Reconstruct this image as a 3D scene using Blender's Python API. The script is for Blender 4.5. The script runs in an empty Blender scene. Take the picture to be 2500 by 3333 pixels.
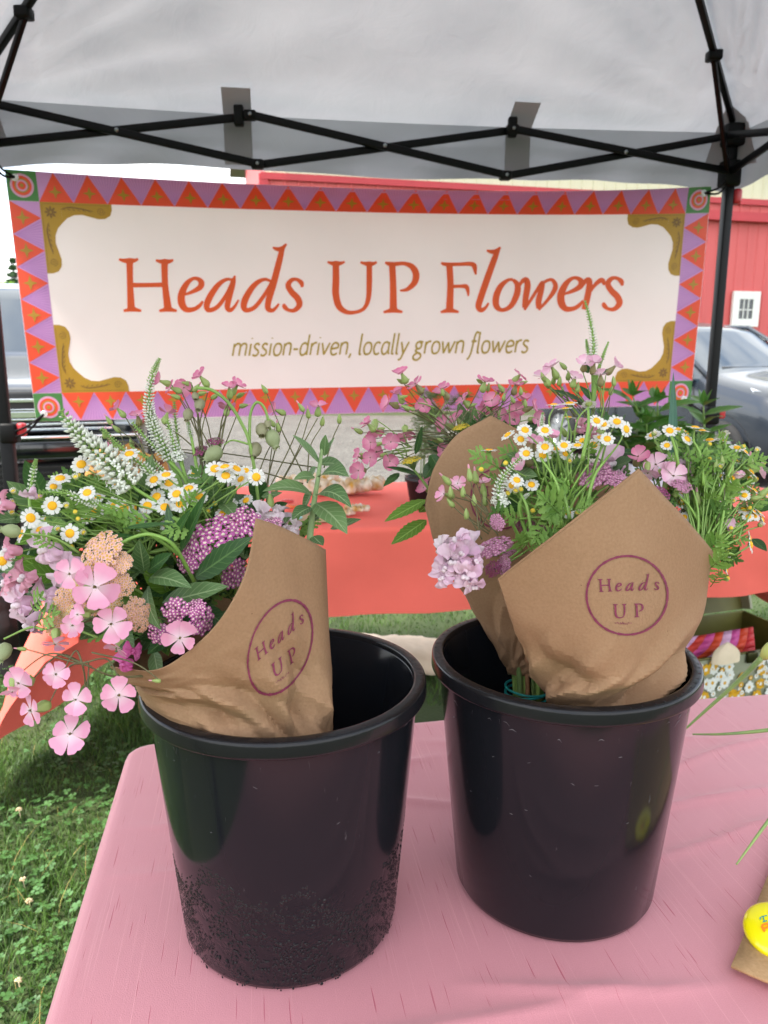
import bpy, bmesh, math, random
import numpy as np
from mathutils import Vector, Matrix, noise
from mathutils.bvhtree import BVHTree

random.seed(7)
np.random.seed(7)
R = math.radians
scene = bpy.context.scene
COL = scene.collection

# ------------------------------------------------------------------ camera
PITCH, FPX = R(11.5), 2500.0
CAM = Vector((0, 0, 1.26))
cd = bpy.data.cameras.new('camera')
cam = bpy.data.objects.new('camera', cd)
COL.objects.link(cam)
cam.location = CAM
cam.rotation_euler = (R(90) - PITCH, 0, 0)
cd.sensor_fit = 'HORIZONTAL'
cd.sensor_width = 36
cd.lens = 36.0
cd.clip_start = 0.02
cd.clip_end = 2000
cd.dof.use_dof = True
cd.dof.focus_distance = 0.70
cd.dof.aperture_fstop = 17
scene.camera = cam

# ------------------------------------------------------------------ sky, sun, exposure
SUN_EL, SUN_AZ = R(60), R(248)          # azimuth clockwise from +Y
w = bpy.data.worlds.new('World')
scene.world = w
w.use_nodes = True
wn, wl = w.node_tree.nodes, w.node_tree.links
wn.clear()
sky = wn.new('ShaderNodeTexSky')
sky.sky_type = 'NISHITA'
sky.sun_disc = False
sky.sun_elevation = SUN_EL
sky.sun_rotation = SUN_AZ
sky.air_density = 1.0
sky.dust_density = 1.5
tc = wn.new('ShaderNodeTexCoord')
mp = wn.new('ShaderNodeMapping')
mp.inputs['Scale'].default_value = (1.6, 1.6, 3.4)
ns = wn.new('ShaderNodeTexNoise')
ns.inputs['Scale'].default_value = 1.7
ns.inputs['Detail'].default_value = 6
ns.inputs['Roughness'].default_value = 0.55
rp = wn.new('ShaderNodeValToRGB')
rp.color_ramp.elements[0].position = 0.34
rp.color_ramp.elements[1].position = 0.56
mx = wn.new('ShaderNodeMix')
mx.data_type = 'RGBA'
mx.inputs[7].default_value = (6.9, 7.0, 7.0, 1)
bg = wn.new('ShaderNodeBackground')
bg.inputs['Strength'].default_value = 0.115
wo = wn.new('ShaderNodeOutputWorld')
wl.new(tc.outputs['Generated'], mp.inputs['Vector'])
wl.new(mp.outputs['Vector'], ns.inputs['Vector'])
wl.new(ns.outputs['Fac'], rp.inputs['Fac'])
wl.new(rp.outputs['Color'], mx.inputs[0])
wl.new(sky.outputs['Color'], mx.inputs[6])
wl.new(mx.outputs[2], bg.inputs['Color'])
wl.new(bg.outputs['Background'], wo.inputs['Surface'])

sl = bpy.data.lights.new('sun', 'SUN')
sl.energy = 2.2
sl.angle = R(7)
sl.color = (1.0, 0.94, 0.85)
sun = bpy.data.objects.new('sun', sl)
COL.objects.link(sun)
sd = Vector((math.sin(SUN_AZ) * math.cos(SUN_EL), math.cos(SUN_AZ) * math.cos(SUN_EL), math.sin(SUN_EL)))
sun.rotation_euler = sd.to_track_quat('Z', 'Y').to_euler()
sun.location = (0, 0, 30)

vs = scene.view_settings
vs.view_transform = 'Standard'
vs.look = 'None'
vs.exposure = 1.95
vs.gamma = 1.0
vs.use_curve_mapping = False
scene.render.engine = 'CYCLES'
scene.cycles.adaptive_threshold = 0.02
scene.cycles.max_bounces = 6
scene.cycles.diffuse_bounces = 4
scene.cycles.glossy_bounces = 3
scene.cycles.transmission_bounces = 3
scene.cycles.transparent_max_bounces = 4
scene.cycles.caustics_reflective = False
scene.cycles.caustics_refractive = False

# ------------------------------------------------------------------ helpers
FWD = Vector((0, math.cos(PITCH), -math.sin(PITCH)))
UPV = Vector((0, math.sin(PITCH), math.cos(PITCH)))
RGT = Vector((1, 0, 0))
DK = 2500.0 / 1659.0

def ray(x, y):
    return FWD + RGT * ((x - 1250) / FPX) - UPV * ((y - 1666.5) / FPX)
def at(x, y, Y):                      # the point seen at picture position x, y that lies at distance Y
    d = ray(x, y)
    return CAM + d * (Y / d.y)
def atd(x, y, Y):                     # same for positions read from the whole-picture view
    return at(x * DK, y * DK, Y)
def onz(x, y, z):
    d = ray(x, y)
    return CAM + d * ((z - CAM.z) / d.z)
def onplane(x, y, p0, n):
    d = ray(x, y)
    return CAM + d * ((p0 - CAM).dot(n) / d.dot(n))
def msize(px, p):                     # size in metres of px picture pixels at point p
    return px * (p - CAM).dot(FWD) / FPX

def lin(c):
    return c / 12.92 if c <= 0.04045 else ((c + 0.055) / 1.055) ** 2.4
def hexc(h):
    h = h.lstrip('#')
    return tuple(lin(int(h[i:i + 2], 16) / 255) for i in (0, 2, 4)) + (1,)

def crom(pts, n):
    """Catmull-Rom through a list of tuples, n samples per span."""
    P = [np.array(p, float) for p in pts]
    P = [2 * P[0] - P[1]] + P + [2 * P[-1] - P[-2]]
    out = []
    for i in range(1, len(P) - 2):
        a, b, c, d = P[i - 1], P[i], P[i + 1], P[i + 2]
        for k in range(n):
            t = k / n
            out.append(0.5 * (2 * b + (c - a) * t + (2 * a - 5 * b + 4 * c - d) * t * t + (3 * b - a - 3 * c + d) * t ** 3))
    out.append(P[-2])
    return out

class MB:
    def __init__(self):
        self.v, self.f, self.m, self.uv = [], [], [], None
    def add(self, vs, fs, mi=0):
        o = len(self.v)
        self.v += [tuple(p) for p in vs]
        self.f += [tuple(i + o for i in f) for f in fs]
        self.m += [mi] * len(fs)
        return o
    def box(self, c, s, M=None, mi=0):
        hx, hy, hz = s[0] / 2, s[1] / 2, s[2] / 2
        vs = [Vector((x * hx, y * hy, z * hz)) for z in (-1, 1) for y in (-1, 1) for x in (-1, 1)]
        if M is not None:
            vs = [M @ p for p in vs]
        vs = [p + Vector(c) for p in vs]
        self.add(vs, [(0, 2, 3, 1), (4, 5, 7, 6), (0, 1, 5, 4), (2, 6, 7, 3), (0, 4, 6, 2), (1, 3, 7, 5)], mi)
    def bar(self, a, b, wx, wz, mi=0, up=Vector((0, 0, 1))):
        a, b = Vector(a), Vector(b)
        d = (b - a)
        L = d.length
        d.normalize()
        s = d.cross(up)
        if s.length < 1e-4:
            s = d.cross(Vector((0, 1, 0)))
        s.normalize()
        u = s.cross(d)
        M = Matrix((s, d, u)).transposed()
        self.box((a + b) / 2, (wx, L, wz), M, mi)
    def tube(self, pts, rad, n=6, mi=0, cap=True):
        pts = [Vector(p) for p in pts]
        if not isinstance(rad, (list, tuple)):
            rad = [rad] * len(pts)
        vs, fs = [], []
        prev = None
        for i, p in enumerate(pts):
            t = (pts[min(i + 1, len(pts) - 1)] - pts[max(i - 1, 0)])
            if t.length < 1e-9:
                t = Vector((0, 0, 1))
            t.normalize()
            if prev is None:
                a = t.orthogonal().normalized()
            else:
                a = (prev - t * prev.dot(t))
                a = a.normalized() if a.length > 1e-6 else t.orthogonal().normalized()
            prev = a
            b = t.cross(a)
            for k in range(n):
                an = 2 * math.pi * k / n
                vs.append(p + (a * math.cos(an) + b * math.sin(an)) * rad[i])
        for i in range(len(pts) - 1):
            for k in range(n):
                k2 = (k + 1) % n
                fs.append((i * n + k, i * n + k2, (i + 1) * n + k2, (i + 1) * n + k))
        if cap:
            fs.append(tuple(range(n))[::-1])
            fs.append(tuple((len(pts) - 1) * n + k for k in range(n)))
        self.add(vs, fs, mi)
    def lathe(self, prof, n=24, M=None, mi=0, close=False):
        vs, fs = [], []
        for r, z in prof:
            for k in range(n):
                an = 2 * math.pi * k / n
                p = Vector((r * math.cos(an), r * math.sin(an), z))
                vs.append(M @ p if M is not None else p)
        m = len(prof)
        for i in range(m - 1 + (1 if close else 0)):
            i2 = (i + 1) % m
            for k in range(n):
                k2 = (k + 1) % n
                fs.append((i * n + k, i * n + k2, i2 * n + k2, i2 * n + k))
        self.add(vs, fs, mi)
    def grid(self, P, mi=0, closeu=False):
        """P[i][j] points."""
        n, m = len(P), len(P[0])
        vs = [q for row in P for q in row]
        fs = []
        for i in range(n - (0 if closeu else 1)):
            i2 = (i + 1) % n
            for j in range(m - 1):
                fs.append((i * m + j, i2 * m + j, i2 * m + j + 1, i * m + j + 1))
        return self.add(vs, fs, mi)
    def fan(self, pts, mi=0):
        self.add(pts, [tuple(range(len(pts)))], mi)
    def stroke(self, pts, fmap, mi=0, n=5):
        """pts: (x, y, width) in flat units; fmap puts a flat point on the surface."""
        S = crom(pts, n) if len(pts) > 2 else [np.array(p, float) for p in pts]
        if len(S) == 2:
            S = [S[0] + (S[1] - S[0]) * t / 4 for t in range(5)]
        vs, fs = [], []
        for i, p in enumerate(S):
            t = S[min(i + 1, len(S) - 1)][:2] - S[max(i - 1, 0)][:2]
            t = t / (np.hypot(*t) + 1e-9)
            nn = np.array([-t[1], t[0]]) * max(p[2], 0.5e-9) / 2
            vs.append(fmap(*(p[:2] + nn)))
            vs.append(fmap(*(p[:2] - nn)))
        for i in range(len(S) - 1):
            fs.append((2 * i, 2 * i + 1, 2 * i + 3, 2 * i + 2))
        self.add(vs, fs, mi)
    def mesh(self, name, mats, smooth=True):
        me = bpy.data.meshes.new(name)
        me.from_pydata(self.v, [], self.f)
        for m in (mats if isinstance(mats, (list, tuple)) else [mats]):
            me.materials.append(m)
        if any(self.m):
            me.polygons.foreach_set('material_index', self.m)
        if smooth:
            me.polygons.foreach_set('use_smooth', [True] * len(me.polygons))
        me.update()
        return me
    def obj(self, name, mats, parent=None, smooth=True, bevel=0, **kw):
        return link(name, self.mesh(name, mats, smooth), parent, bevel=bevel, **kw)

def tag(o, label=None, cat=None, group=None, kind=None):
    if label: o['label'] = label
    if cat: o['category'] = cat
    if group: o['group'] = group
    if kind: o['kind'] = kind
    return o

def link(name, me, parent=None, M=None, local=None, bevel=0, **kw):
    o = bpy.data.objects.new(name, me)
    COL.objects.link(o)
    if parent is not None:
        o.parent = parent
        if local is not None:
            o.matrix_basis = local
        else:
            pm = parent.get('_loc')
            if pm is not None:
                o.matrix_parent_inverse = Matrix.Translation(-Vector(pm))
            if M is not None:
                o.matrix_basis = M
    elif M is not None:
        o.matrix_basis = M
    if bevel:
        b = o.modifiers.new('bevel', 'BEVEL')
        b.width = bevel
        b.segments = 2
        b.limit_method = 'ANGLE'
    tag(o, **kw)
    return o

ROOTS = []
def thing(name, label, cat, loc=(0, 0, 0), group=None):
    o = bpy.data.objects.new(name, None)
    COL.objects.link(o)
    o.empty_display_size = 0.05
    o.location = loc
    o['_loc'] = tuple(loc)
    ROOTS.append(o)
    return tag(o, label, cat, group)

# ------------------------------------------------------------------ materials
def new_mat(name):
    m = bpy.data.materials.new(name)
    m.use_nodes = True
    return m, m.node_tree.nodes, m.node_tree.links, m.node_tree.nodes['Principled BSDF']

def mat(name, c, rough=0.6, var=0.0, scale=20, bump=0.0, bscale=200, metal=0.0, coat=0.0, sheen=0.0, trans=0.0, spec=0.5, c2=None, stretch=None, coord='Object', detail=4):
    m, n, l, b = new_mat(name)
    c = hexc(c) if isinstance(c, str) else tuple(c) + (1,) * (4 - len(c))
    b.inputs['Base Color'].default_value = c
    b.inputs['Roughness'].default_value = rough
    b.inputs['Metallic'].default_value = metal
    b.inputs['Coat Weight'].default_value = coat
    b.inputs['Specular IOR Level'].default_value = spec
    b.inputs['Sheen Weight'].default_value = sheen
    b.inputs['Subsurface Weight'].default_value = 0
    tcn = n.new('ShaderNodeTexCoord')
    src = tcn.outputs[coord]
    if stretch:
        mpn = n.new('ShaderNodeMapping')
        mpn.inputs['Scale'].default_value = stretch
        l.new(src, mpn.inputs['Vector'])
        src = mpn.outputs['Vector']
    if var or c2:
        nz = n.new('ShaderNodeTexNoise')
        nz.inputs['Scale'].default_value = scale
        nz.inputs['Detail'].default_value = detail
        l.new(src, nz.inputs['Vector'])
        cr = n.new('ShaderNodeValToRGB')
        cr.color_ramp.elements[0].position = 0.3
        cr.color_ramp.elements[1].position = 0.7
        if c2:
            k2 = hexc(c2) if isinstance(c2, str) else tuple(c2) + (1,)
            cr.color_ramp.elements[0].color = c
            cr.color_ramp.elements[1].color = k2
        else:
            cr.color_ramp.elements[0].color = tuple(x * (1 - var) for x in c[:3]) + (1,)
            cr.color_ramp.elements[1].color = tuple(min(1, x * (1 + var)) for x in c[:3]) + (1,)
        l.new(nz.outputs['Fac'], cr.inputs['Fac'])
        l.new(cr.outputs['Color'], b.inputs['Base Color'])
    if bump:
        nb = n.new('ShaderNodeTexNoise')
        nb.inputs['Scale'].default_value = bscale
        nb.inputs['Detail'].default_value = 5
        l.new(src, nb.inputs['Vector'])
        bp = n.new('ShaderNodeBump')
        bp.inputs['Strength'].default_value = bump
        bp.inputs['Distance'].default_value = 0.01
        l.new(nb.outputs['Fac'], bp.inputs['Height'])
        l.new(bp.outputs['Normal'], b.inputs['Normal'])
    if trans:
        tr = n.new('ShaderNodeBsdfTranslucent')
        ms = n.new('ShaderNodeMixShader')
        ms.inputs[0].default_value = trans
        out = n['Material Output']
        if b.inputs['Base Color'].is_linked:
            l.new(b.inputs['Base Color'].links[0].from_socket, tr.inputs['Color'])
        else:
            tr.inputs['Color'].default_value = c
        l.new(b.outputs[0], ms.inputs[1])
        l.new(tr.outputs[0], ms.inputs[2])
        l.new(ms.outputs[0], out.inputs['Surface'])
    return m
# ------------------------------------------------------------------ ground
M_lawn = mat('lawn_soil', '#2c3a1c', 0.95, c2='#3f4e26', scale=3.0, bump=0.4, bscale=60)
b = MB()
b.add([(-400, -400, 0), (400, -400, 0), (400, 400, 0), (-400, 400, 0)], [(0, 1, 2, 3)])
b.obj('lawn', M_lawn, kind='structure', smooth=False)

def gravel_mat():
    m, n, l, bs = new_mat('gravel')
    t = n.new('ShaderNodeTexCoord')
    v = n.new('ShaderNodeTexVoronoi'); v.inputs['Scale'].default_value = 22
    v2 = n.new('ShaderNodeTexNoise'); v2.inputs['Scale'].default_value = 1.3; v2.inputs['Detail'].default_value = 6
    cr = n.new('ShaderNodeValToRGB')
    cr.color_ramp.elements[0].color = hexc('#403e3b'); cr.color_ramp.elements[1].color = hexc('#6d6b65')
    mxn = n.new('ShaderNodeMix'); mxn.data_type = 'RGBA'; mxn.inputs[0].default_value = 0.4
    cr2 = n.new('ShaderNodeValToRGB')
    cr2.color_ramp.elements[0].position = 0.3; cr2.color_ramp.elements[1].position = 0.7
    cr2.color_ramp.elements[0].color = hexc('#4b4944'); cr2.color_ramp.elements[1].color = hexc('#6a6862')
    bp = n.new('ShaderNodeBump'); bp.inputs['Strength'].default_value = 0.8; bp.inputs['Distance'].default_value = 0.03
    l.new(t.outputs['Object'], v.inputs['Vector']); l.new(t.outputs['Object'], v2.inputs['Vector'])
    l.new(v.outputs['Color'], cr.inputs['Fac']); l.new(v2.outputs['Fac'], cr2.inputs['Fac'])
    l.new(cr.outputs['Color'], mxn.inputs[6]); l.new(cr2.outputs['Color'], mxn.inputs[7])
    l.new(mxn.outputs[2], bs.inputs['Base Color'])
    l.new(v.outputs['Distance'], bp.inputs['Height']); l.new(bp.outputs['Normal'], bs.inputs['Normal'])
    bs.inputs['Roughness'].default_value = 0.9
    return m
M_gravel = gravel_mat()
b = MB()
b.add([(-60, 4.45, .004), (60, 4.9, .004), (60, 17.6, .004), (-60, 15.5, .004)], [(0, 1, 2, 3)])
b.obj('gravel_lot', M_gravel, kind='structure', smooth=False)
# loose stones lying on the lot, uncountable
b = MB()
rs = np.random.RandomState(3)
M_stone = mat('loose_stone', '#5a5854', 0.9, c2='#7d7a75', scale=9)
for i in range(5200):
    Y = 4.7 + (rs.rand() ** 0.8) * 9
    X = (rs.rand() - 0.5) * 1.25 * Y
    s = rs.uniform(.008, .026)
    vs = [(X + s * rs.uniform(-1, 1) * .2 + s * dx, Y + s * dy, .004 + s * .55 * (dz + .6)) for dx, dy, dz in
          ((1, .1, 0), (.2, 1, .1), (-1, -.1, 0), (-.1, -1, 0), (.1, 0, .9), (0, .1, -.6))]
    b.add(vs, [(0, 1, 4), (1, 2, 4), (2, 3, 4), (3, 0, 4)])
b.obj('gravel_stones', M_stone, kind='stuff', label='loose grey gravel stones lying on the parking lot', smooth=False)

# ------------------------------------------------------------------ barn
M_red = mat('barn_red', '#c85a58', 0.6, var=0.08, scale=1.2, stretch=(1, 1, .15))
M_redt = mat('barn_red_trim', '#b7333a', 0.5, var=0.06, scale=3)
M_cream = mat('barn_cream', '#d9d3b4', 0.6, var=0.05, scale=1.5, stretch=(1, 1, .2))
M_white = mat('white_paint', '#dcdcd6', 0.5, var=0.04, scale=8)
M_glass = mat('dark_window_glass', '#2a3138', 0.06, spec=0.8)
M_roof = mat('barn_roof_metal', '#8d8f90', 0.4, metal=0.6, var=0.1, scale=1)
P0 = at(862, 567, 18.0); zc = P0.z
a_b = R(13.8)
eb = Vector((math.cos(a_b), math.sin(a_b), 0)); nb_ = Vector((math.sin(a_b), -math.cos(a_b), 0))
base = Vector((P0.x, P0.y, 0))
barn = thing('barn', 'long red metal barn with a cream band under the eave behind the banner', 'barn', base)
def panel_mesh(h, m, name):
    q = MB(); P = []
    prof = []
    for r_ in range(3):
        x = r_ * .3
        prof += [(x, 0), (x + .10, 0), (x + .12, .022), (x + .16, .022), (x + .18, 0)]
    prof.append((.9, 0))
    for x, y in prof:
        P.append([Vector((x, -y, 0)), Vector((x, -y, h))])
    q.grid(P)
    return q.mesh(name, m, smooth=False)
BM = Matrix.Translation(base) @ Matrix.Rotation(a_b, 4, 'Z')
pm_red = panel_mesh(zc, M_red, 'wall_panel')
pm_cr = panel_mesh(1.5, M_cream, 'upper_panel')
for i in range(24):
    link('wall_panel', pm_red, barn, BM @ Matrix.Translation((i * .9, 0, 0)))
    link('upper_panel', pm_cr, barn, BM @ Matrix.Translation((i * .9, -.03, zc)))
Lb = 24 * .9
def barn_box(name, c, s, m, parent=barn, bevel=0.0):
    q = MB(); q.box(c, s)
    me = q.mesh(name, m, smooth=False)
    if parent is barn:
        return link(name, me, parent, BM)
    return link(name, me, parent, local=Matrix.Identity(4))
barn_box('back_wall', (Lb / 2, 6, (zc + 1.5) / 2), (Lb - .1, .1, zc + 1.48), M_red)
barn_box('end_wall', (.06, 3, (zc + 1.5) / 2), (.1, 5.9, zc + 1.48), M_red)
barn_box('end_wall', (Lb - .06, 3, (zc + 1.5) / 2), (.1, 5.9, zc + 1.48), M_red)
barn_box('corner_trim', (-.04, -.035, zc / 2), (.2, .07, zc), M_redt)
barn_box('wall_trim', (Lb / 2, -.06, zc - .04), (Lb + .2, .05, .14), M_redt)
barn_box('door_rail', (3.0 + 8, -.14, zc - .42), (16, .14, .22), M_redt)
q = MB()
q.add([(-.4, -.7, zc + 1.35), (Lb + .4, -.7, zc + 1.35), (Lb + .4, 3, zc + 2.9), (-.4, 3, zc + 2.9), (Lb + .4, 6.6, zc + 1.35), (-.4, 6.6, zc + 1.35)], [(0, 1, 2, 3), (3, 2, 4, 5)])
ro = link('roof', q.mesh('roof', M_roof, smooth=False), barn, BM)
md = ro.modifiers.new('solid', 'SOLIDIFY'); md.thickness = .08
# window: wide white surround, six panes
pw = onplane(2424, 1006, base + nb_ * .05, nb_)
lw = BM.inverted() @ pw
wx, wz = lw.x, lw.z
win = barn_box('window', (wx, -.06, wz), (.42, .03, .5), M_glass)
fr = .205
for cx, cz, sx, sz in ((wx - .31, wz, .2, .9), (wx + .31, wz, .2, .9), (wx, wz + .35, .42, .2), (wx, wz - .35, .42, .2)):
    barn_box('frame', (cx, -.075, cz), (sx, .07, sz), M_white, win)
for k in (-1, 1):
    barn_box('muntin', (wx + k * .07, -.085, wz), (.025, .03, .5), M_white, win)
barn_box('muntin', (wx, -.088, wz - .02), (.42, .024, .025), M_white, win)

# ------------------------------------------------------------------ trees far left
M_bark = mat('bark', '#4a3d30', 0.9, var=0.3, scale=8)
M_conif = mat('conifer_needles', '#2f4a2c', 0.8, c2='#46663a', scale=2, trans=.2)
M_decid = mat('tree_leaves', '#5f8a32', 0.7, c2='#86ab4a', scale=1.5, trans=.35)
def leafy_tree(name, label, base, h, rx, mleaf, seed, conifer=False, n=4200, leaf=.16):
    rr = np.random.RandomState(seed)
    t = thing(name, label, 'tree', base, 'trees beyond the parking lot')
    q = MB()
    q.tube([base, base + Vector((.05, 0, h * .5)), base + Vector((0, .05, h * .95))], [h * .025, h * .016, h * .004], 7)
    if not conifer:
        for k in range(7):
            a = k * 2.4
            p = base + Vector((0, 0, h * (.3 + .06 * k)))
            q.tube([p, p + Vector((math.cos(a), math.sin(a), .5)) * rx * .35, p + Vector((math.cos(a), math.sin(a), .9)) * rx * .7], [h * .012, h * .008, h * .003], 5)
    else:
        for k in range(40):
            a = k * 2.4; f = .12 + .85 * k / 40
            p = base + Vector((0, 0, h * f)); r_ = rx * (1.02 - f)
            q.tube([p, p + Vector((math.cos(a) * r_, math.sin(a) * r_, -.12 * r_))], [.03, .008], 4)
    q.obj('trunk', M_bark, t)
    q = MB()
    cl = [(rr.randn(3) * .36, rr.uniform(.25, .5)) for _ in range(16)]
    for i in range(n):
        if conifer:
            f = rr.rand() ** .75
            lay = math.floor(f * 16) / 16 + .03 * rr.rand()
            a = rr.rand() * 6.28
            r_ = rx * (1.03 - lay) * math.sqrt(rr.rand()) * (.75 + .25 * math.sin(a * 5 + lay * 40))
            p = base + Vector((r_ * math.cos(a), r_ * math.sin(a), h * (.1 + .9 * lay) - .25 * r_))
        else:
            c, s = cl[rr.randint(len(cl))]
            d = rr.randn(3); d /= np.linalg.norm(d)
            d *= s * rr.rand() ** .35
            p = base + Vector(((c[0] * .9 + d[0]) * rx, (c[1] * .9 + d[1]) * rx, h * .62 + (c[2] * .75 + d[2]) * h * .36))
        u = Vector(rr.randn(3)).normalized() * leaf
        v = u.cross(Vector(rr.randn(3))).normalized() * leaf * .6
        q.add([p - u, p + v, p + u, p - v], [(0, 1, 2, 3)])
    q.obj('crown', mleaf, t)
    return t
def far(x, y, Y):
    p = at(x, y, Y); return Vector((p.x, p.y, 0)), p.z
bs_, ht = far(40, 830, 62)
leafy_tree('conifer_tree', 'dark pointed conifer standing behind the pickup beyond the lot', bs_, ht, 2.6, M_conif, 1, True)
bs_, ht = far(80, 868, 52)
leafy_tree('leafy_tree', 'bright green round tree beside the pointed conifer', bs_, ht, 3.0, M_decid, 2)
bs_, ht = far(-90, 850, 58)
leafy_tree('leafy_tree', 'darker green broad tree left of the pointed conifer', bs_, ht, 3.4, mat('tree_leaves_dark', '#4c6f30', .7, c2='#6b8d44', scale=1.5, trans=.3), 3)

# ------------------------------------------------------------------ cars
M_carglass = mat('car_glass', '#26323c', 0.03, spec=1.0)
M_tyre = mat('tyre_rubber', '#1a1a1b', 0.8, var=.2, scale=30)
M_rim = mat('alloy_rim', '#b9bcc0', 0.3, metal=0.9)
M_blackpl = mat('black_plastic_trim', '#101113', 0.4)
M_chrome = mat('chrome', '#e2e4e6', 0.12, metal=1.0)
M_lamp = mat('headlight_lens', '#c9d0d6', 0.08, metal=0.3, coat=1.0)
M_redlens = mat('amber_lens', '#b04028', 0.1, coat=1.0)

def car(name, label, origin, heading, L, W, top, belt, paint, roofpaint, sw, ws, rw, wheels, zb=.22, group=None):
    """top / belt: lists (x from nose back, z). sw side window range, ws windshield range, rw rear window range."""
    t = thing(name, label, 'car', origin, group)
    M = Matrix.Translation(origin) @ Matrix.Rotation(heading, 4, 'Z')
    xs = np.concatenate([np.linspace(0, .35, 6), np.linspace(.45, L - .4, 46), np.linspace(L - .3, L, 5)])
    tx, tz = zip(*top); bx, bz = zip(*belt)
    rows = []
    for x in xs:
        zt = float(np.interp(x, tx, tz)); zbelt = min(float(np.interp(x, bx, bz)), zt - .035)
        nose = min(1, .80 + .2 * min(1, x / .45) ** .5) * min(1, .86 + .14 * min(1, (L - x) / .4) ** .5)
        w_ = W / 2 * nose
        green = max(0.0, min(1.0, (zt - zbelt - .06) / .35))
        we = w_ * (.93 - .17 * green)
        zbb = zb + (.10 if x < .25 or x > L - .25 else 0)
        sec = [(.86 * w_, zbb), (.97 * w_, zbb + .1), (1.0 * w_, zbb + .28), (1.0 * w_, (zbb + .28 + zbelt) / 2), (.985 * w_, zbelt - .07), (.95 * w_, zbelt),
               (we, zt - .045 * (1 if green else .5)), (we * .8, zt - .008), (we * .4, zt + .012), (0, zt + .016)]
        rows.append([(x, y, z) for y, z in sec])
    nrow = len(rows[0])
    objs = {k: MB() for k in ('body', 'roof_panel', 'windshield', 'side_window', 'rear_window')}
    for s in (1, -1):
        for i in range(len(xs) - 1):
            xm = (xs[i] + xs[i + 1]) / 2
            for j in range(nrow - 1):
                key = 'body'
                if ws[0] < xm < ws[1] and j >= 6: key = 'windshield'
                elif rw[0] < xm < rw[1] and j >= 6: key = 'rear_window'
                elif sw[0] < xm < sw[1] and j == 5 and not any(abs(xm - q_) < .06 for q_ in sw[2:]): key = 'side_window'
                elif ws[1] <= xm <= rw[0] and j >= 6: key = 'roof_panel'
                quad = [rows[i][j], rows[i + 1][j], rows[i + 1][j + 1], rows[i][j + 1]]
                vs_ = [M @ Vector((-x, y * s, z)) for x, y, z in quad]
                if s < 0: vs_ = vs_[::-1]
                objs[key].add(vs_, [(0, 1, 2, 3)])
        for i_, rev in ((0, False), (len(xs) - 1, True)):
            r_ = rows[i_]
            poly = [M @ Vector((-x, y * s, z)) for x, y, z in r_] + [M @ Vector((-r_[0][0], 0, r_[0][2]))]
            objs['body'].add(poly, [tuple(range(len(poly)))])
    mats = {'body': paint, 'roof_panel': roofpaint, 'windshield': M_carglass, 'side_window': M_carglass, 'rear_window': M_carglass}
    parts = {}
    for k, q_ in objs.items():
        if not q_.f: continue
        o = q_.obj(k, mats[k], t)
        bm_ = bmesh.new(); bm_.from_mesh(o.data)
        bmesh.ops.remove_doubles(bm_, verts=bm_.verts, dist=.0005)
        bmesh.ops.recalc_face_normals(bm_, faces=bm_.faces)
        bm_.to_mesh(o.data); bm_.free()
        parts[k] = o
    for wxp, rad in wheels:
        for s in (1, -1):
            c = M @ Vector((-wxp, s * (W / 2 - .095), rad))
            ax = (M.to_3x3() @ Vector((0, s, 0)))
            Q = Matrix.Translation(c) @ ax.to_track_quat('Z', 'Y').to_matrix().to_4x4()
            q_ = MB(); q_.lathe([(.0, .088), (rad * 1.17, .088), (rad * 1.2, .1), (rad * 1.22, .088)], 36, Q)
            q_.obj('wheel_arch', M_blackpl, t)
            q_ = MB(); q_.lathe([(rad * .66, .135), (rad * .8, .15), (rad * .94, .14), (rad, .10), (rad, -.08), (rad * .8, -.1)], 40, Q)
            wh = q_.obj('wheel', M_tyre, t)
            q_ = MB(); q_.lathe([(rad * .68, .135), (rad * .64, .12), (rad * .6, .1), (0, .092)], 36, Q, 0)
            for k in range(10):
                a = k * math.pi / 5
                d = Vector((math.cos(a), math.sin(a), 0)); e = Vector((-d.y, d.x, 0))
                pts = [d * .03 + e * .018, d * .03 - e * .018, d * rad * .66 - e * .03, d * rad * .66 + e * .03]
                q_.add([Q @ (p + Vector((0, 0, .125))) for p in pts] + [Q @ (p + Vector((0, 0, .10))) for p in pts],
                       [(0, 1, 2, 3), (0, 4, 5, 1), (2, 6, 7, 3), (1, 5, 6, 2), (0, 3, 7, 4)])
            q_.obj('rim', [M_rim], wh, smooth=False)
    return t, M, parts

# silver-grey hatchback on the right, nose turned to the camera
M_grey = mat('grey_car_paint', '#2a3038', 0.25, metal=0.1, coat=.5, var=.04, scale=2)
ph = R(-68)
wheel_p = onz(2335, 1572, 0)
dfw = Vector((math.cos(ph), math.sin(ph), 0)); lft = Vector((-math.sin(ph), math.cos(ph), 0))
nose = wheel_p + dfw * .92 + lft * (.88 - .0)
nose.z = 0
gc, gM, gp = car('parked_car', 'dark grey hatchback parked behind the right tent leg', nose, ph, 4.45, 1.78,
    [(0, .72), (.2, .86), (.6, .97), (1.15, 1.06), (1.3, 1.10), (2.05, 1.56), (2.5, 1.645), (3.2, 1.62), (3.9, 1.45), (4.25, 1.12), (4.45, .95)],
    [(0, .66), (.5, .84), (1.2, .98), (2.5, 1.03), (3.8, 1.10), (4.45, 1.0)], M_grey, M_grey,
    (1.35, 3.9, 2.62, 3.4), (1.28, 2.14), (3.75, 4.2), [(.92, .315), (3.62, .315)])
def car_local(M, name, q, m, parent, smooth=True, bevel=0):
    q.v = [tuple(M @ Vector(p)) for p in q.v]
    return q.obj(name, m, parent, smooth=smooth, bevel=bevel)
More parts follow.
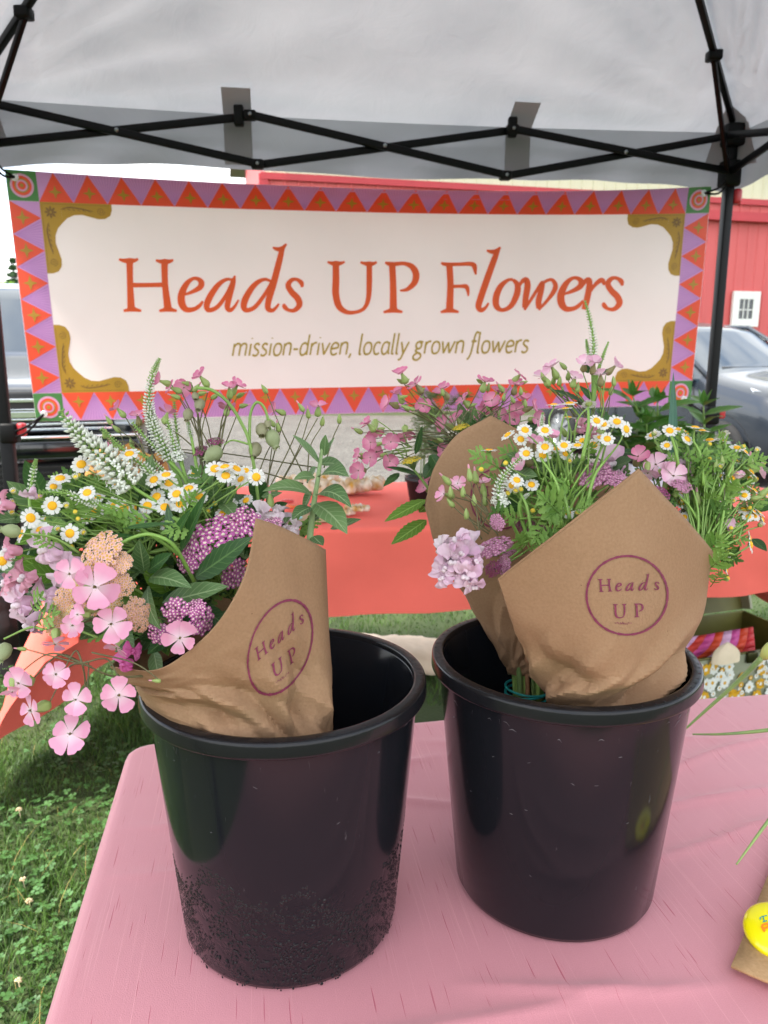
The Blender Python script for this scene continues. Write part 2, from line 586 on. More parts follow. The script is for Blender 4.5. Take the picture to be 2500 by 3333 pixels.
for s in (-1, 1):
    q = MB()
    P = []
    for i in range(7):
        u = i / 6
        P.append([Vector((-.10 - .5 * u, s * (.58 + .23 * u ** .6), .70 + .16 * u + .0)), Vector((-.16 - .55 * u, s * (.55 + .235 * u ** .6), .79 + .155 * u))])
    P2 = [[p + Vector((.02, s * .02, .012)) for p in row] for row in P]
    q.grid(P2)
    car_local(gM, 'headlight', q, M_lamp, gc)
    q = MB(); q.box((-1.42, s * .97, 1.04), (.14, .2, .13))
    mo = car_local(gM, 'mirror', q, M_blackpl, gc, bevel=.03)
    q = MB(); q.tube([(-1.22, s * .81, 1.04), (-1.7, s * .74, 1.33), (-2.15, s * .66, 1.585), (-2.9, s * .63, 1.62), (-3.7, s * .66, 1.47)], .028, 6)
    car_local(gM, 'pillar_trim', q, M_grey, gc)
    q = MB(); q.tube([(-1.30, s * .885, .30), (-1.30, s * .905, .55), (-1.35, s * .885, .95)], .006, 5)
    q.tube([(-2.55, s * .89, .30), (-2.55, s * .905, .6), (-2.58, s * .88, .98)], .006, 5)
    car_local(gM, 'door_seam', q, M_blackpl, gc)
    q = MB(); q.box((-2.4, s * .905, .86), (.2, .03, .03))
    car_local(gM, 'door_handle', q, M_grey, gc, bevel=.008)
q = MB(); q.box((-.02, 0, .52), (.06, 1.2, .16)); car_local(gM, 'grille', q, M_blackpl, gc, bevel=.02)
q = MB(); q.tube([(-1.36, -.5, 1.13), (-1.36, .5, 1.14)], .018, 5); car_local(gM, 'wiper', q, M_blackpl, gc)

# tall dark pickup on the left, grille to the camera
M_navy = mat('dark_truck_paint', '#0b0e13', 0.15, metal=0.1, coat=.6)
M_silver = mat('silver_roof_paint', '#7f878e', 0.25, metal=0.3, coat=.6)
nose = Vector((at(480, 1400, 4.95).x, 4.95, 0)) - Vector((.954, .3, 0)) * .99
tc_, tM, tp = car('parked_car', 'tall black pickup with chrome grille bars parked behind the left tent leg', nose, R(-72.5), 5.3, 1.98,
    [(0, 1.02), (.12, 1.07), (.6, 1.15), (1.25, 1.24), (1.32, 1.26), (2.05, 1.78), (2.4, 1.86), (3.4, 1.86), (3.7, 1.80), (3.8, 1.30), (5.2, 1.28), (5.3, 1.2)],
    [(0, .95), (.6, 1.07), (1.3, 1.17), (3.8, 1.2), (5.3, 1.15)], M_navy, M_silver,
    (1.45, 3.6, 2.6), (1.30, 2.12), (3.68, 3.82), [(.95, .40), (4.2, .40)], zb=.32)
zg = [1.010, .955, .925, .895, .865, .835]
hg = [.022, .010, .040, .012, .014, .014]
q = MB(); q.box((.02, 0, .92), (.05, 1.60, .26)); car_local(tM, 'grille', q, M_blackpl, tc_, bevel=.02)
gr = [o for o in tc_.children if o.name.startswith('grille')][0]
for z_, h_ in zip(zg, hg):
    q = MB(); q.box((.06, 0, z_ - .015), (.035, 1.56, h_))
    q.v = [tuple(tM @ Vector(p)) for p in q.v]
    q.obj('chrome_bar', M_chrome, gr, smooth=False, bevel=.004)
q = MB(); q.box((.05, 0, .70), (.16, 1.9, .13)); car_local(tM, 'bumper', q, M_navy, tc_, bevel=.03)
q = MB(); q.box((.055, 0, .775), (.17, 1.86, .018)); car_local(tM, 'bumper_strip', q, M_chrome, tc_, bevel=.004)
for k in range(5):
    q = MB(); q.box((.045, 0, .585 - k * .036), (.06, 1.5, .012)); car_local(tM, 'intake_slat', q, M_blackpl, tc_, smooth=False)
q = MB(); q.box((.04, 0, .50), (.05, 1.55, .22)); car_local(tM, 'air_intake', q, mat('black_mesh', '#08090a', .7), tc_, bevel=.02)
q = MB(); q.box((.06, 0, .385), (.16, 1.84, .03)); car_local(tM, 'skid_strip', q, M_chrome, tc_, bevel=.008)
for s in (-1, 1):
    q = MB(); q.box((-.01, s * .86, .925), (.10, .20, .20)); car_local(tM, 'headlight', q, M_lamp, tc_, bevel=.03)
    q = MB(); q.box((-1.5, s * 1.12, 1.24), (.12, .2, .22)); car_local(tM, 'mirror', q, M_blackpl, tc_, bevel=.04)
    for k in range(3):
        q = MB(); q.box((-.25, s * .62, 1.135 + .0 + k * .012), (.12, .16, .004)); car_local(tM, 'hood_vent', q, M_chrome, tc_, smooth=False)
# ------------------------------------------------------------------ canopy tent
def fabric_mat():
    m, n, l, bs = new_mat('tent_fabric')
    bs.inputs['Base Color'].default_value = hexc('#a9adb6'); bs.inputs['Roughness'].default_value = .75
    t = n.new('ShaderNodeTexCoord')
    nz = n.new('ShaderNodeTexNoise'); nz.inputs['Scale'].default_value = 2.2; nz.inputs['Detail'].default_value = 5
    nz2 = n.new('ShaderNodeTexNoise'); nz2.inputs['Scale'].default_value = 6; nz2.inputs['Detail'].default_value = 4; nz2.inputs['Distortion'].default_value = 2.0
    mth = n.new('ShaderNodeMath'); mth.operation = 'MULTIPLY_ADD'; mth.inputs[1].default_value = .35
    cr = n.new('ShaderNodeValToRGB')
    cr.color_ramp.elements[0].position = .3; cr.color_ramp.elements[1].position = .7
    cr.color_ramp.elements[0].color = hexc('#9a9da3'); cr.color_ramp.elements[1].color = hexc('#abadb2')
    bp = n.new('ShaderNodeBump'); bp.inputs['Strength'].default_value = .22; bp.inputs['Distance'].default_value = .05
    tr = n.new('ShaderNodeBsdfTranslucent'); ms = n.new('ShaderNodeMixShader'); ms.inputs[0].default_value = .31
    l.new(t.outputs['Object'], nz.inputs['Vector']); l.new(t.outputs['Object'], nz2.inputs['Vector'])
    l.new(nz2.outputs['Fac'], mth.inputs[0]); l.new(nz.outputs['Fac'], mth.inputs[2])
    l.new(mth.outputs[0], bp.inputs['Height']); l.new(nz.outputs['Fac'], cr.inputs['Fac'])
    l.new(cr.outputs['Color'], bs.inputs['Base Color']); l.new(cr.outputs['Color'], tr.inputs['Color'])
    l.new(bp.outputs['Normal'], bs.inputs['Normal']); l.new(bp.outputs['Normal'], tr.inputs['Normal'])
    l.new(bs.outputs[0], ms.inputs[1]); l.new(tr.outputs[0], ms.inputs[2]); l.new(ms.outputs[0], n['Material Output'].inputs['Surface'])
    return m
M_fab = fabric_mat()
M_patch = mat('grey_reinforcing_fabric', '#a09d9e', .8, trans=.4)
M_frame = mat('black_powder_coated_steel', '#07080a', 0.4, spec=.18)
M_joint = mat('black_nylon_joint', '#060708', 0.5, spec=.2)
M_latch = mat('red_plastic', '#b3262f', 0.4)
M_screw = mat('steel_screw', '#9aa0a4', .3, metal=1)

pL = at(20, 1400, 2.85); pR = at(2340, 980, 3.27)
pL.z = pR.z = 0
e_t = (pR - pL).normalized(); n_t = Vector((e_t.y, -e_t.x, 0))     # n_t points to the camera side
Ls = (pR - pL).length
def ontent(x, y, off=0.0):            # whole-picture position on the plane of the rear tent side
    return onplane(x * DK, y * DK, pL + n_t * off, n_t)
z_up = ontent(1560, 292).z; z_lo = ontent(1552, 375).z
z_eave = (ontent(300, 226).z + ontent(1300, 268).z) / 2 + .01
z_val = (ontent(300, 352).z + ontent(1300, 384).z) / 2
tent = thing('canopy_tent', 'black framed pop-up canopy with grey fabric roof over the flower stand', 'canopy tent', (pL + pR) / 2 + n_t * Ls / 2)
corners = [pL, pR, pR + n_t * Ls, pL + n_t * Ls]
cen = sum(corners, Vector()) / 4
peak = Vector((cen.x, cen.y, z_eave + .98))
out = .055
oc = [c + (c - cen).normalized() * out * 1.4 for c in corners]
# roof: four sloping panels, slightly slack, creases running into the corners
for k in range(4):
    a, c = oc[k], oc[(k + 1) % 4]
    P = []
    N, Mv = 60, 40
    for i in range(N + 1):
        u = i / N
        row = []
        for j in range(Mv + 1):
            v = j / Mv
            p = Vector((a.x, a.y, z_eave)).lerp(Vector((c.x, c.y, z_eave)), u).lerp(peak, v)
            sagv = -.055 * math.sin(math.pi * min(1, v * 1.0)) * math.sin(math.pi * u) - .02 * math.sin(math.pi * u) * (1 - v)
            for cu in (0, 1):            # fan of tension creases at each corner
                du = abs(u - cu) * Ls * (1 - v); dv = v * Ls * .6
                rr_ = math.hypot(du, dv) + 1e-4
                an = math.atan2(dv, du)
                sagv += .028 * math.sin(an * 19 + cu * 2 + k + 1.5 * math.sin(an * 5)) * math.exp(-rr_ / .65) * min(1, rr_ / .12) * min(1, v / .07)
            p.z += sagv + .006 * noise.noise(p * 3.1) * min(1, v / .05)
            row.append(p)
        P.append(row)
    q = MB(); q.grid(P)
    q.obj('roof_panel', M_fab, tent)
    P = []
    nrm = (c - a).normalized().cross(Vector((0, 0, 1)))
    for i in range(81):
        u = i / 80
        row = []
        for j in range(13):
            v = j / 12
            p = Vector((a.x, a.y, 0)).lerp(Vector((c.x, c.y, 0)), u)
            arch = .03 * (abs(2 * u - 1) ** 3)
            p.z = z_eave - .02 * math.sin(math.pi * u) * (1 - v) + (z_val - arch - z_eave + .012 * math.sin(u * 9 + k)) * v
            fold = .010 * noise.noise(Vector((u * 9, v * 4, k * 3.7))) + .012 * v * math.sin(u * 40 + 3 * v + 2 * math.sin(u * 7))
            row.append(p + nrm * fold * min(1, v * 3))
        P.append(row)
    q = MB(); q.grid(P)
    q.obj('valance', M_fab, tent)
# grey straps and velcro tabs on the rear side
for (x0, x1, y0, y1, sl, tx, ty) in ((483, 545, 197, 357, 12, 516, 250), (1097, 1152, 228, 380, -26, 1107, 275)):
    p_e = ontent((x0 + x1) / 2, 235 if x0 < 900 else 262, -out + .012)
    q = MB()
    wv = (ontent(x1, 300).x - ontent(x0, 300).x)
    ctr = ontent((x0 + x1) / 2, 300, 0)
    lo = Vector((ctr.x, ctr.y, z_val + .01)) - n_t * (out - .022)
    hi = Vector((ctr.x, ctr.y, z_eave - .03)) - n_t * (out - .022)
    slope = (peak - (Vector((cen.x, cen.y, z_eave)) - n_t * (Ls / 2 + out))).normalized()
    top = hi + Vector((0, 0, .0)) + slope * .13 - Vector((0, 0, .008))
    q.grid([[lo - e_t * wv / 2, hi - e_t * wv / 2, top - e_t * wv / 2], [lo + e_t * wv / 2, hi + e_t * wv / 2, top + e_t * wv / 2]])
    q.obj('strap', M_patch, tent, smooth=False)
    q = MB(); tp_ = ontent(tx, ty, .02)
    q.box(tp_, (.034, .03, .07)); q.obj('velcro_tab', M_joint, tent, bevel=.006)
# posts
for c in corners:
    q = MB(); s2 = .036
    ry = Matrix.Rotation(math.atan2(e_t.y, e_t.x), 3, 'Z')
    q.box((c.x, c.y, z_up / 2 - .0), (s2, s2, z_up), ry)
    po = q.obj('post', M_frame, tent, bevel=.005)
    q = MB(); q.box((c.x, c.y, .5), (s2 * 1.25, s2 * 1.25, 1.0), ry); q.obj('lower_post', M_frame, po, bevel=.005)
    q = MB(); q.box((c.x, c.y, z_up), (.075, .075, .085), ry); q.obj('top_bracket', M_joint, tent, bevel=.012)
    q = MB(); q.box((c.x, c.y, z_lo), (.07, .07, .10), ry); sb_ = q.obj('slider_bracket', M_joint, tent, bevel=.012)
    q = MB(); q.box(c + n_t * .0 + e_t * .035 + Vector((0, 0, z_lo - .085)), (.035, .05, .06), ry); q.obj('latch_button', M_latch, sb_, bevel=.012)
    q = MB(); q.box(c + Vector((0, 0, .02)), (.1, .1, .012), ry); q.obj('foot_plate', M_frame, tent)
    # dark corner pocket of the roof
    q = MB()
    d = (c - cen).normalized(); d.z = 0
    s = Vector((-d.y, d.x, 0))
    o0 = Vector((c.x, c.y, 0)) - d * .015
    q.add([o0 - s * .10 + Vector((0, 0, z_val + .06)), o0 - s * .055 + Vector((0, 0, z_eave + .02)), o0 - d * .08 + Vector((0, 0, z_eave + .07)), o0 + s * .055 + Vector((0, 0, z_eave + .02)), o0 + s * .10 + Vector((0, 0, z_val + .06)), o0 + d * .035 + Vector((0, 0, z_eave)), o0 + d * .02 + Vector((0, 0, z_val + .06))],
          [(0, 1, 5, 6), (6, 5, 3, 4), (1, 2, 5), (2, 3, 5)])
    q.obj('corner_pocket', M_patch, tent)
# leg lock on the lower post of the two rear posts
for (x, y) in ((22, 935), (1533, 897)):
    p = ontent(x, y)
    q = MB(); q.box(p, (.062, .062, .075), Matrix.Rotation(math.atan2(e_t.y, e_t.x), 3, 'Z')); lk = q.obj('leg_lock', M_joint, tent, bevel=.01)
    q = MB(); q.box(p + e_t * .045 + n_t * .01 + Vector((0, 0, .012)), (.03, .03, .05)); q.obj('latch_button', M_latch, lk, bevel=.008)
# scissor truss: three crossings per side
def truss(A, Bp, nn, pts):
    U, Lw = pts
    o1, o2 = nn * .010, nn * .030
    segs = []
    for i in range(3):
        segs.append((U[i] + o2, Lw[i + 1] + o2)); segs.append((Lw[i] + o1, U[i + 1] + o1))
    for a, c in segs:
        q = MB(); q.bar(a, c, .014, .027); q.obj('truss_bar', M_frame, tent, bevel=.003)
    for a in U[1:3] + Lw[1:3]:
        q = MB(); q.box(a + nn * .02, (.046, .040, .033), Matrix.Rotation(math.atan2(nn.x, -nn.y), 3, 'Z')); j = q.obj('truss_joint', M_joint, tent, bevel=.008)
        q = MB(); Q = Matrix.Translation(a + nn * .043) @ nn.to_track_quat('Z', 'Y').to_matrix().to_4x4(); q.lathe([(0, .003), (.006, .002), (.006, -.002)], 10, Q); q.obj('screw', M_screw, j)
    for i in range(3):
        x_ = ((U[i] + Lw[i + 1]) / 2 + (Lw[i] + U[i + 1]) / 2) / 2
        q = MB(); Q = Matrix.Translation(x_ + nn * .04) @ nn.to_track_quat('Z', 'Y').to_matrix().to_4x4(); q.lathe([(0, .003), (.007, .002), (.007, -.01)], 10, Q); q.obj('screw', M_screw, tent)
Us = [Vector((pL.x, pL.y, z_up)), ontent(540, 253), ontent(1103, 283), Vector((pR.x, pR.y, z_up))]
Lo = [Vector((pL.x, pL.y, z_lo)), ontent(556, 358), ontent(1088, 382), Vector((pR.x, pR.y, z_lo))]
truss(pL, pR, n_t, (Us, Lo))
fr_u = [(Us[i] - pL).dot(e_t) / Ls for i in range(4)]
for a, c in ((pR, corners[2]), (corners[3], pL)):
    d = (c - a); nn = d.normalized().cross(Vector((0, 0, 1))) * -1
    if nn.dot(cen - a) < 0: nn = -nn
    U = [Vector(((a + d * i / 3).x, (a + d * i / 3).y, z_up + (.0 if i in (0, 3) else .02))) for i in range(4)]
    Lw = [Vector(((a + d * i / 3).x, (a + d * i / 3).y, z_lo + (.0 if i in (0, 3) else -.06))) for i in range(4)]
    truss(a, c, nn, (U, Lw))
# hip bars to the peak with their struts
for c in corners:
    a = Vector((c.x, c.y, z_up + .05)) + (cen - c).normalized() * .02
    pk = peak - Vector((0, 0, .10))
    q = MB(); q.bar(a, pk, .022, .022); q.obj('hip_bar', M_frame, tent, bevel=.003)
    m_ = a.lerp(pk, .17)
    q = MB(); q.bar(Vector((c.x, c.y, z_lo)) + (cen - c).normalized() * .035, m_ - Vector((0, 0, .02)), .016, .018); q.obj('hip_strut', M_frame, tent, bevel=.002)
    q = MB(); q.box(m_ - Vector((0, 0, .008)), (.05, .05, .035)); q.obj('strut_clamp', M_joint, tent, bevel=.008)
q = MB(); q.tube([peak - Vector((0, 0, .25)), peak - Vector((0, 0, .01))], [.03, .03], 12); q.obj('peak_hub', M_joint, tent)

# ------------------------------------------------------------------ banner
def solve_h(src, dst):
    A, Bv = [], []
    for (x, y), (u, v) in zip(src, dst):
        A.append([x, y, 1, 0, 0, 0, -u * x, -u * y]); Bv.append(u)
        A.append([0, 0, 0, x, y, 1, -v * x, -v * y]); Bv.append(v)
    h = np.linalg.solve(np.array(A, float), np.array(Bv, float))
    return np.append(h, 1).reshape(3, 3)
BCS = [(15, 550), (2315, 606), (2245, 1318), (118, 1372)]
HB = solve_h(BCS, [(0, 0), (1, 0), (1, 1), (0, 1)])
BC = [onplane(x, y, pL + n_t * .03, n_t) for x, y in BCS]
Wb = (BC[1] - BC[0]).length; Hb = (BC[3] - BC[0]).length
def px2uv(x, y):
    q = HB @ np.array([x, y, 1.0]); return q[0] / q[2], q[1] / q[2]
def bsurf(u, v, off=0.0):
    p = (BC[0] * (1 - u) + BC[1] * u) * (1 - v) + (BC[3] * (1 - u) + BC[2] * u) * v
    uc = max(0.0, min(1.0, u))
    s = 4 * uc * (1 - uc) * (.82 + .36 * uc)
    g = math.exp(-max(v, 0) / .135) * (1 - max(0, v) ** 2 * .0)
    p = p - Vector((0, 0, .053 * s * g)) + n_t * (.075 * s * math.exp(-max(v, 0) / .09))
    p += n_t * (.007 * math.sin(u * 7 + v * 2.5) * math.sin(math.pi * max(0, min(1, v))) + .004 * noise.noise(Vector((u * 9, v * 4, 1))))
    return p + n_t * off
banner = thing('vinyl_banner', 'wide cream banner with patterned border and orange shop name tied to tent', 'banner', (BC[2] + BC[3]) / 2)
def pmat(name, c, tr=.22):
    return mat(name, c, .45, var=.03, scale=3, trans=tr)
MBc = {k: pmat('banner_' + k, c) for k, c in dict(cream='#f3e8e4', lilac='#cf9bd6', ray='#bd86ca', orange='#f75a36', gold='#bb962c', green='#4a8a46', pink='#e7b0d6', brown='#8a6a30', text='#ea6226', olive='#b39c3a').items()}
q = MB()
q.grid([[bsurf(i / 90, j / 40) for j in range(41)] for i in range(91)])
q.obj('vinyl_sheet', MBc['cream'], banner)
bv = .118; bu = bv * Hb / Wb
def brect(q, u0, u1, v0, v1, off, nu, nv, mi=0):
    q.grid([[bsurf(u0 + (u1 - u0) * i / nu, v0 + (v1 - v0) * j / nv, off) for j in range(nv + 1)] for i in range(nu + 1)], mi)
q = MB()
brect(q, bu, 1 - bu, .001, bv, .0008, 84, 4); brect(q, bu, 1 - bu, 1 - bv, .999, .0008, 84, 2)
brect(q, .0005, bu, bv, 1 - bv, .0008, 2, 24); brect(q, 1 - bu, .9995, bv, 1 - bv, .0008, 2, 24)
q.obj('border_band', MBc['lilac'], banner)
NT, NS = 21, 6
def tri_patch(q, A, B, C, off, n=6, mi=0):
    """filled triangle A B C given in banner u, v; C is the apex."""
    P = []
    for j in range(n + 1):
        t = j / n
        P.append([bsurf(*(np.array(A) * (1 - t) + np.array(C) * t), off), bsurf(*(np.array(B) * (1 - t) + np.array(C) * t), off)])
    q.grid(P, mi)
def star(q, u, v, r, off):
    pts = []
    for k in range(8):
        a = k * math.pi / 4; rr_ = r if k % 2 == 0 else r * .34
        pts.append(bsurf(u + math.cos(a) * rr_ / Wb * .95, v + math.sin(a) * rr_ / Hb, off))
    c = bsurf(u, v, off)
    q.add([c] + pts, [(0, 1 + k, 1 + (k + 1) % 8) for k in range(8)])
qr = MB()
class Each:                              # every printed piece becomes a part of its own
    def __init__(s, name, m): s.n, s.m = name, m
    def add(s, vs, fs, mi=0): q_ = MB(); q_.add(vs, fs); q_.obj(s.n, s.m, banner)
    def grid(s, P, mi=0): q_ = MB(); q_.grid(P); q_.obj(s.n, s.m, banner)
qt, qs = Each('border_triangle', MBc['orange']), Each('border_star', MBc['gold'])
tw = (1 - 2 * bu) / NT
for k in range(NT):
    u0, u1 = bu + k * tw, bu + (k + 1) * tw; um = (u0 + u1) / 2
    tri_patch(qt, (u0, bv), (u1, bv), (um, .002), .0016, 8)
    star(qs, um, bv * .66, .024, .0026)
    tri_patch(qt, (u0, 1 - bv), (u1, 1 - bv), (um, .998), .0016, 4)
    star(qs, um, 1 - bv * .68, .024, .0026)
    for s in range(-4, 5):
        for (va, vb) in ((bv * .96, .004), (1 - bv * .04, .996)):
            pass
    for s in range(-4, 5):
        ue = u1 + s * tw * .10
        if bu < ue < 1 - bu:
            qr.stroke([(u1 + s * .0003, bv * .9, .0004), (ue, .004, .0011)], lambda a_, b_: bsurf(a_, b_, .0012))
            qr.stroke([(u1 + s * .0003, 1 - bv * .9, .0004), (ue, .996, .0011)], lambda a_, b_: bsurf(a_, b_, .0012))
th = (1 - 2 * bv) / NS
for k in range(NS):
    v0, v1 = bv + k * th, bv + (k + 1) * th; vm = (v0 + v1) / 2
    tri_patch(qt, (.0008, v0), (.0008, v1), (bu, vm), .0016, 4); star(qs, bu * .40, vm, .026, .0026)
    tri_patch(qt, (.9992, v0), (.9992, v1), (1 - bu, vm), .0016, 4); star(qs, 1 - bu * .40, vm, .026, .0026)
    for s in range(-4, 5):
        ve = v1 + s * th * .10
        if bv < ve < 1 - bv:
            qr.stroke([(bu * .12, v1, .0004), (bu * .98, ve, .003)], lambda a_, b_: bsurf(a_, b_, .0012))
            qr.stroke([(1 - bu * .12, v1, .0004), (1 - bu * .98, ve, .003)], lambda a_, b_: bsurf(a_, b_, .0012))
qr.obj('border_rays', MBc['ray'], banner, kind='stuff')
for (uc, vc) in ((bu / 2, bv / 2), (1 - bu / 2, bv / 2), (1 - bu / 2, 1 - bv / 2), (bu / 2, 1 - bv / 2)):
    q = MB(); brect(q, uc - bu / 2 + .0004, uc + bu / 2, vc - bv / 2 + .001, vc + bv / 2 - .0008, .0011, 3, 3)
    sq = q.obj('corner_square', MBc['green'], banner)
    for i, (r_, m) in enumerate(((.040, 'pink'), (.0325, 'orange'), (.024, 'gold'), (.0195, 'pink'), (.0135, 'orange'), (.006, 'gold'))):
        q = MB()
        pts = [bsurf(uc + r_ * math.cos(a * math.pi / 14) / Wb, vc + r_ * math.sin(a * math.pi / 14) / Hb, .0018 + i * .0006) for a in range(28)]
        q.fan(pts); q.obj('ring', MBc[m], sq)
# gold scroll corners: half outline mirrored on the diagonal
half = [(.0, .0), (.242, .0), (.243, .020), (.236, .040), (.218, .052), (.195, .054), (.170, .048), (.140, .040), (.112, .042), (.088, .053), (.070, .070)]
outline = half + [(y, x) for x, y in half[::-1][1:-1]]
for (fu, fv) in ((0, 0), (1, 0), (1, 1), (0, 1)):
    def cm(x, y, off=.0012):
        u = bu + x / Wb; v = bv + y / Hb
        return bsurf(1 - u if fu else u, 1 - v if fv else v, off)
    q = MB()
    ring_ = [cm(x, y) for x, y in outline]
    inner = [cm(.03 + (x - .03) * .0, .03 + (y - .03) * .0) for x, y in ((.03, .03),)]
    # strips from the outer sides to the curved side keep the sheet on the cloth
    top_ = half[1:]; n_ = len(top_)
    P1 = [[cm(x, 0), cm(x, y * .5), cm(x, y)] for x, y in top_[::-1]]
    q.grid(P1)
    P2 = [[cm(0, x), cm(y * .5, x), cm(y, x)] for x, y in top_[::-1]]
    q.grid(P2)
    q.add([cm(0, 0), cm(.07, 0), cm(.07, .07), cm(0, .07)], [(0, 1, 2, 3)])
    sc = q.obj('scroll_corner', MBc['gold'], banner, smooth=False)
    q = MB()
    f2 = lambda x, y: cm(x, y, .0022)
    for k in range(8):
        a = k * math.pi / 4
        q.stroke([(.034 + .004 * math.cos(a), .034 + .004 * math.sin(a), .004), (.034 + .014 * math.cos(a), .034 + .014 * math.sin(a), .008), (.034 + .021 * math.cos(a), .034 + .021 * math.sin(a), .002)], f2, 0, 2)
    for mir in (0, 1):
        mm = (lambda x, y: cm(y, x, .0022)) if mir else f2
        q.stroke([(.070, .024, .002), (.095, .016, .005), (.125, .018, .005), (.150, .022, .005), (.178, .028, .002)], mm)
        for k in range(6):
            x0 = .075 + k * .017
            q.stroke([(x0, .020 + .001 * k, .004), (x0 + .010, .026 + .001 * k, .001)], mm)
        q.stroke([(.205 + .014 * math.cos(a_ * .6) * (1 - a_ / 22), .026 + .014 * math.sin(a_ * .6) * (1 - a_ / 22), .0018) for a_ in range(20)], mm, 0, 2)
        q.stroke([(.008, .006, .0012), (.12, .006, .0012), (.232, .006, .0012)], mm)
    q.obj('scroll_print', MBc['brown'], sc)

# lettering: strokes (x, y, width) read off the sign at two offsets
Z6 = lambda x, y: (300 + x * .6028, 700 + y * .6031)
Z7 = lambda x, y: (1200 + x * .6028, 700 + y * .6031)
GL = {
 'H': [[(213, 248, 30), (215, 380, 27), (220, 515, 34)], [(155, 243, 8), (180, 250, 16), (213, 252, 26), (240, 249, 16), (260, 241, 8)], [(178, 523, 9), (200, 518, 15), (226, 512, 24), (252, 518, 15), (275, 522, 9)],
       [(402, 252, 30), (405, 380, 27), (420, 515, 34)], [(355, 247, 8), (378, 254, 16), (402, 256, 26), (430, 253, 16), (450, 245, 8)], [(372, 523, 9), (395, 518, 15), (420, 512, 24), (446, 518, 15), (468, 522, 9)], [(222, 384, 20), (310, 383, 18), (405, 381, 20)]],
 'e': [[(502, 437, 8), (550, 420, 15), (592, 396, 24), (602, 370, 26), (585, 350, 18), (555, 348, 14), (520, 378, 24), (494, 435, 32), (496, 485, 32), (520, 515, 24), (560, 513, 18), (590, 495, 16), (610, 470, 8)]],
 'a': [[(768, 352, 10), (735, 352, 14), (692, 382, 22), (648, 445, 28), (630, 495, 26), (643, 518, 20), (688, 500, 18), (735, 438, 16), (770, 365, 14)], [(783, 330, 6), (772, 372, 24), (752, 450, 25), (742, 500, 24), (757, 518, 18), (780, 500, 12), (803, 462, 7)]],
 'd': [[(985, 362, 10), (942, 350, 14), (892, 378, 22), (848, 440, 28), (831, 492, 28), (846, 518, 20), (892, 500, 18), (945, 432, 16), (982, 368, 14)], [(1042, 168, 20), (1022, 255, 27), (992, 375, 28), (966, 465, 27), (963, 508, 24), (985, 519, 17), (1005, 505, 12), (1022, 482, 8)], [(988, 172, 7), (1015, 182, 18), (1040, 176, 18), (1062, 152, 8)]],
 's': [[(1148, 392, 10), (1143, 368, 20), (1118, 350, 14), (1090, 354, 18), (1072, 382, 24), (1090, 418, 26), (1122, 452, 28), (1133, 488, 26), (1106, 518, 18), (1072, 516, 14), (1052, 498, 20), (1050, 482, 8)]],
 'U': [[(1330, 258, 28), (1331, 350, 30), (1330, 430, 30), (1347, 495, 28), (1385, 526, 20), (1430, 529, 15), (1480, 510, 15), (1505, 460, 20), (1511, 380, 24), (1511, 258, 24)], [(1285, 252, 8), (1306, 259, 15), (1330, 262, 26), (1356, 259, 15), (1378, 251, 8)], [(1463, 253, 8), (1486, 260, 15), (1511, 263, 24), (1534, 260, 15), (1552, 252, 8)]],
 'P': [[(141, 260, 28), (147, 380, 28), (148, 515, 32)], [(95, 528, 8), (120, 522, 15), (148, 516, 24), (174, 522, 15), (198, 527, 8)], [(103, 254, 8), (125, 262, 18), (160, 263, 18), (205, 260, 16), (248, 278, 25), (270, 318, 29), (262, 366, 26), (228, 400, 18), (205, 408, 12), (184, 410, 6)]],
 'F': [[(450, 262, 28), (456, 380, 28), (451, 515, 32)], [(403, 528, 8), (426, 522, 15), (451, 516, 24), (478, 522, 15), (500, 527, 8)], [(405, 256, 8), (430, 264, 16), (500, 264, 15), (560, 262, 18), (583, 272, 22), (589, 300, 14), (592, 322, 6)], [(455, 388, 14), (510, 386, 14), (540, 388, 20), (550, 412, 14), (552, 440, 6)]],
 'l': [[(712, 178, 18), (690, 240, 26), (655, 340, 28), (618, 450, 28), (606, 497, 26), (620, 517, 20), (642, 505, 13), (660, 478, 7)], [(650, 186, 7), (676, 194, 18), (700, 190, 18), (724, 168, 8)]],
 'o': [[(790, 350, 12), (762, 354, 14), (724, 388, 24), (700, 445, 28), (702, 495, 26), (732, 517, 16), (778, 495, 22), (810, 432, 27), (814, 380, 24), (790, 350, 12)]],
 'w': [[(822, 392, 7), (838, 362, 16), (860, 352, 24), (868, 385, 27), (858, 445, 26), (852, 505, 22)], [(850, 516, 10), (895, 445, 13), (938, 375, 13), (948, 372, 18), (940, 410, 24), (926, 470, 25), (928, 508, 22)], [(926, 516, 10), (970, 468, 13), (1008, 415, 20), (1016, 380, 20), (996, 352, 14), (962, 362, 12), (930, 395, 10)]],
 'r': [[(1158, 392, 7), (1176, 360, 18), (1195, 356, 24), (1194, 400, 26), (1180, 470, 26), (1168, 515, 24)], [(1188, 440, 8), (1220, 388, 14), (1252, 358, 20), (1268, 360, 20), (1274, 382, 8)]],
}
def glyph(q, key, fmap, dx=0, dy=0, n=5):
    for st in GL[key]:
        q.stroke([(x + dx, y + dy, w_) for x, y, w_ in st], fmap, 0, n)
class Lay:                               # lifts successive strokes by a hair so that no two lie in one plane
    def __init__(self, f, base, step): self.f, self.o, self.s = f, base, step
    def __call__(self, x, y): return self.f(x, y, self.o)
q = MB()
loff = [.0016]
def z6m(x, y):
    return bsurf(*px2uv(*Z6(x, y)), loff[0])
def z7m(x, y):
    return bsurf(*px2uv(*Z7(x, y)), loff[0])
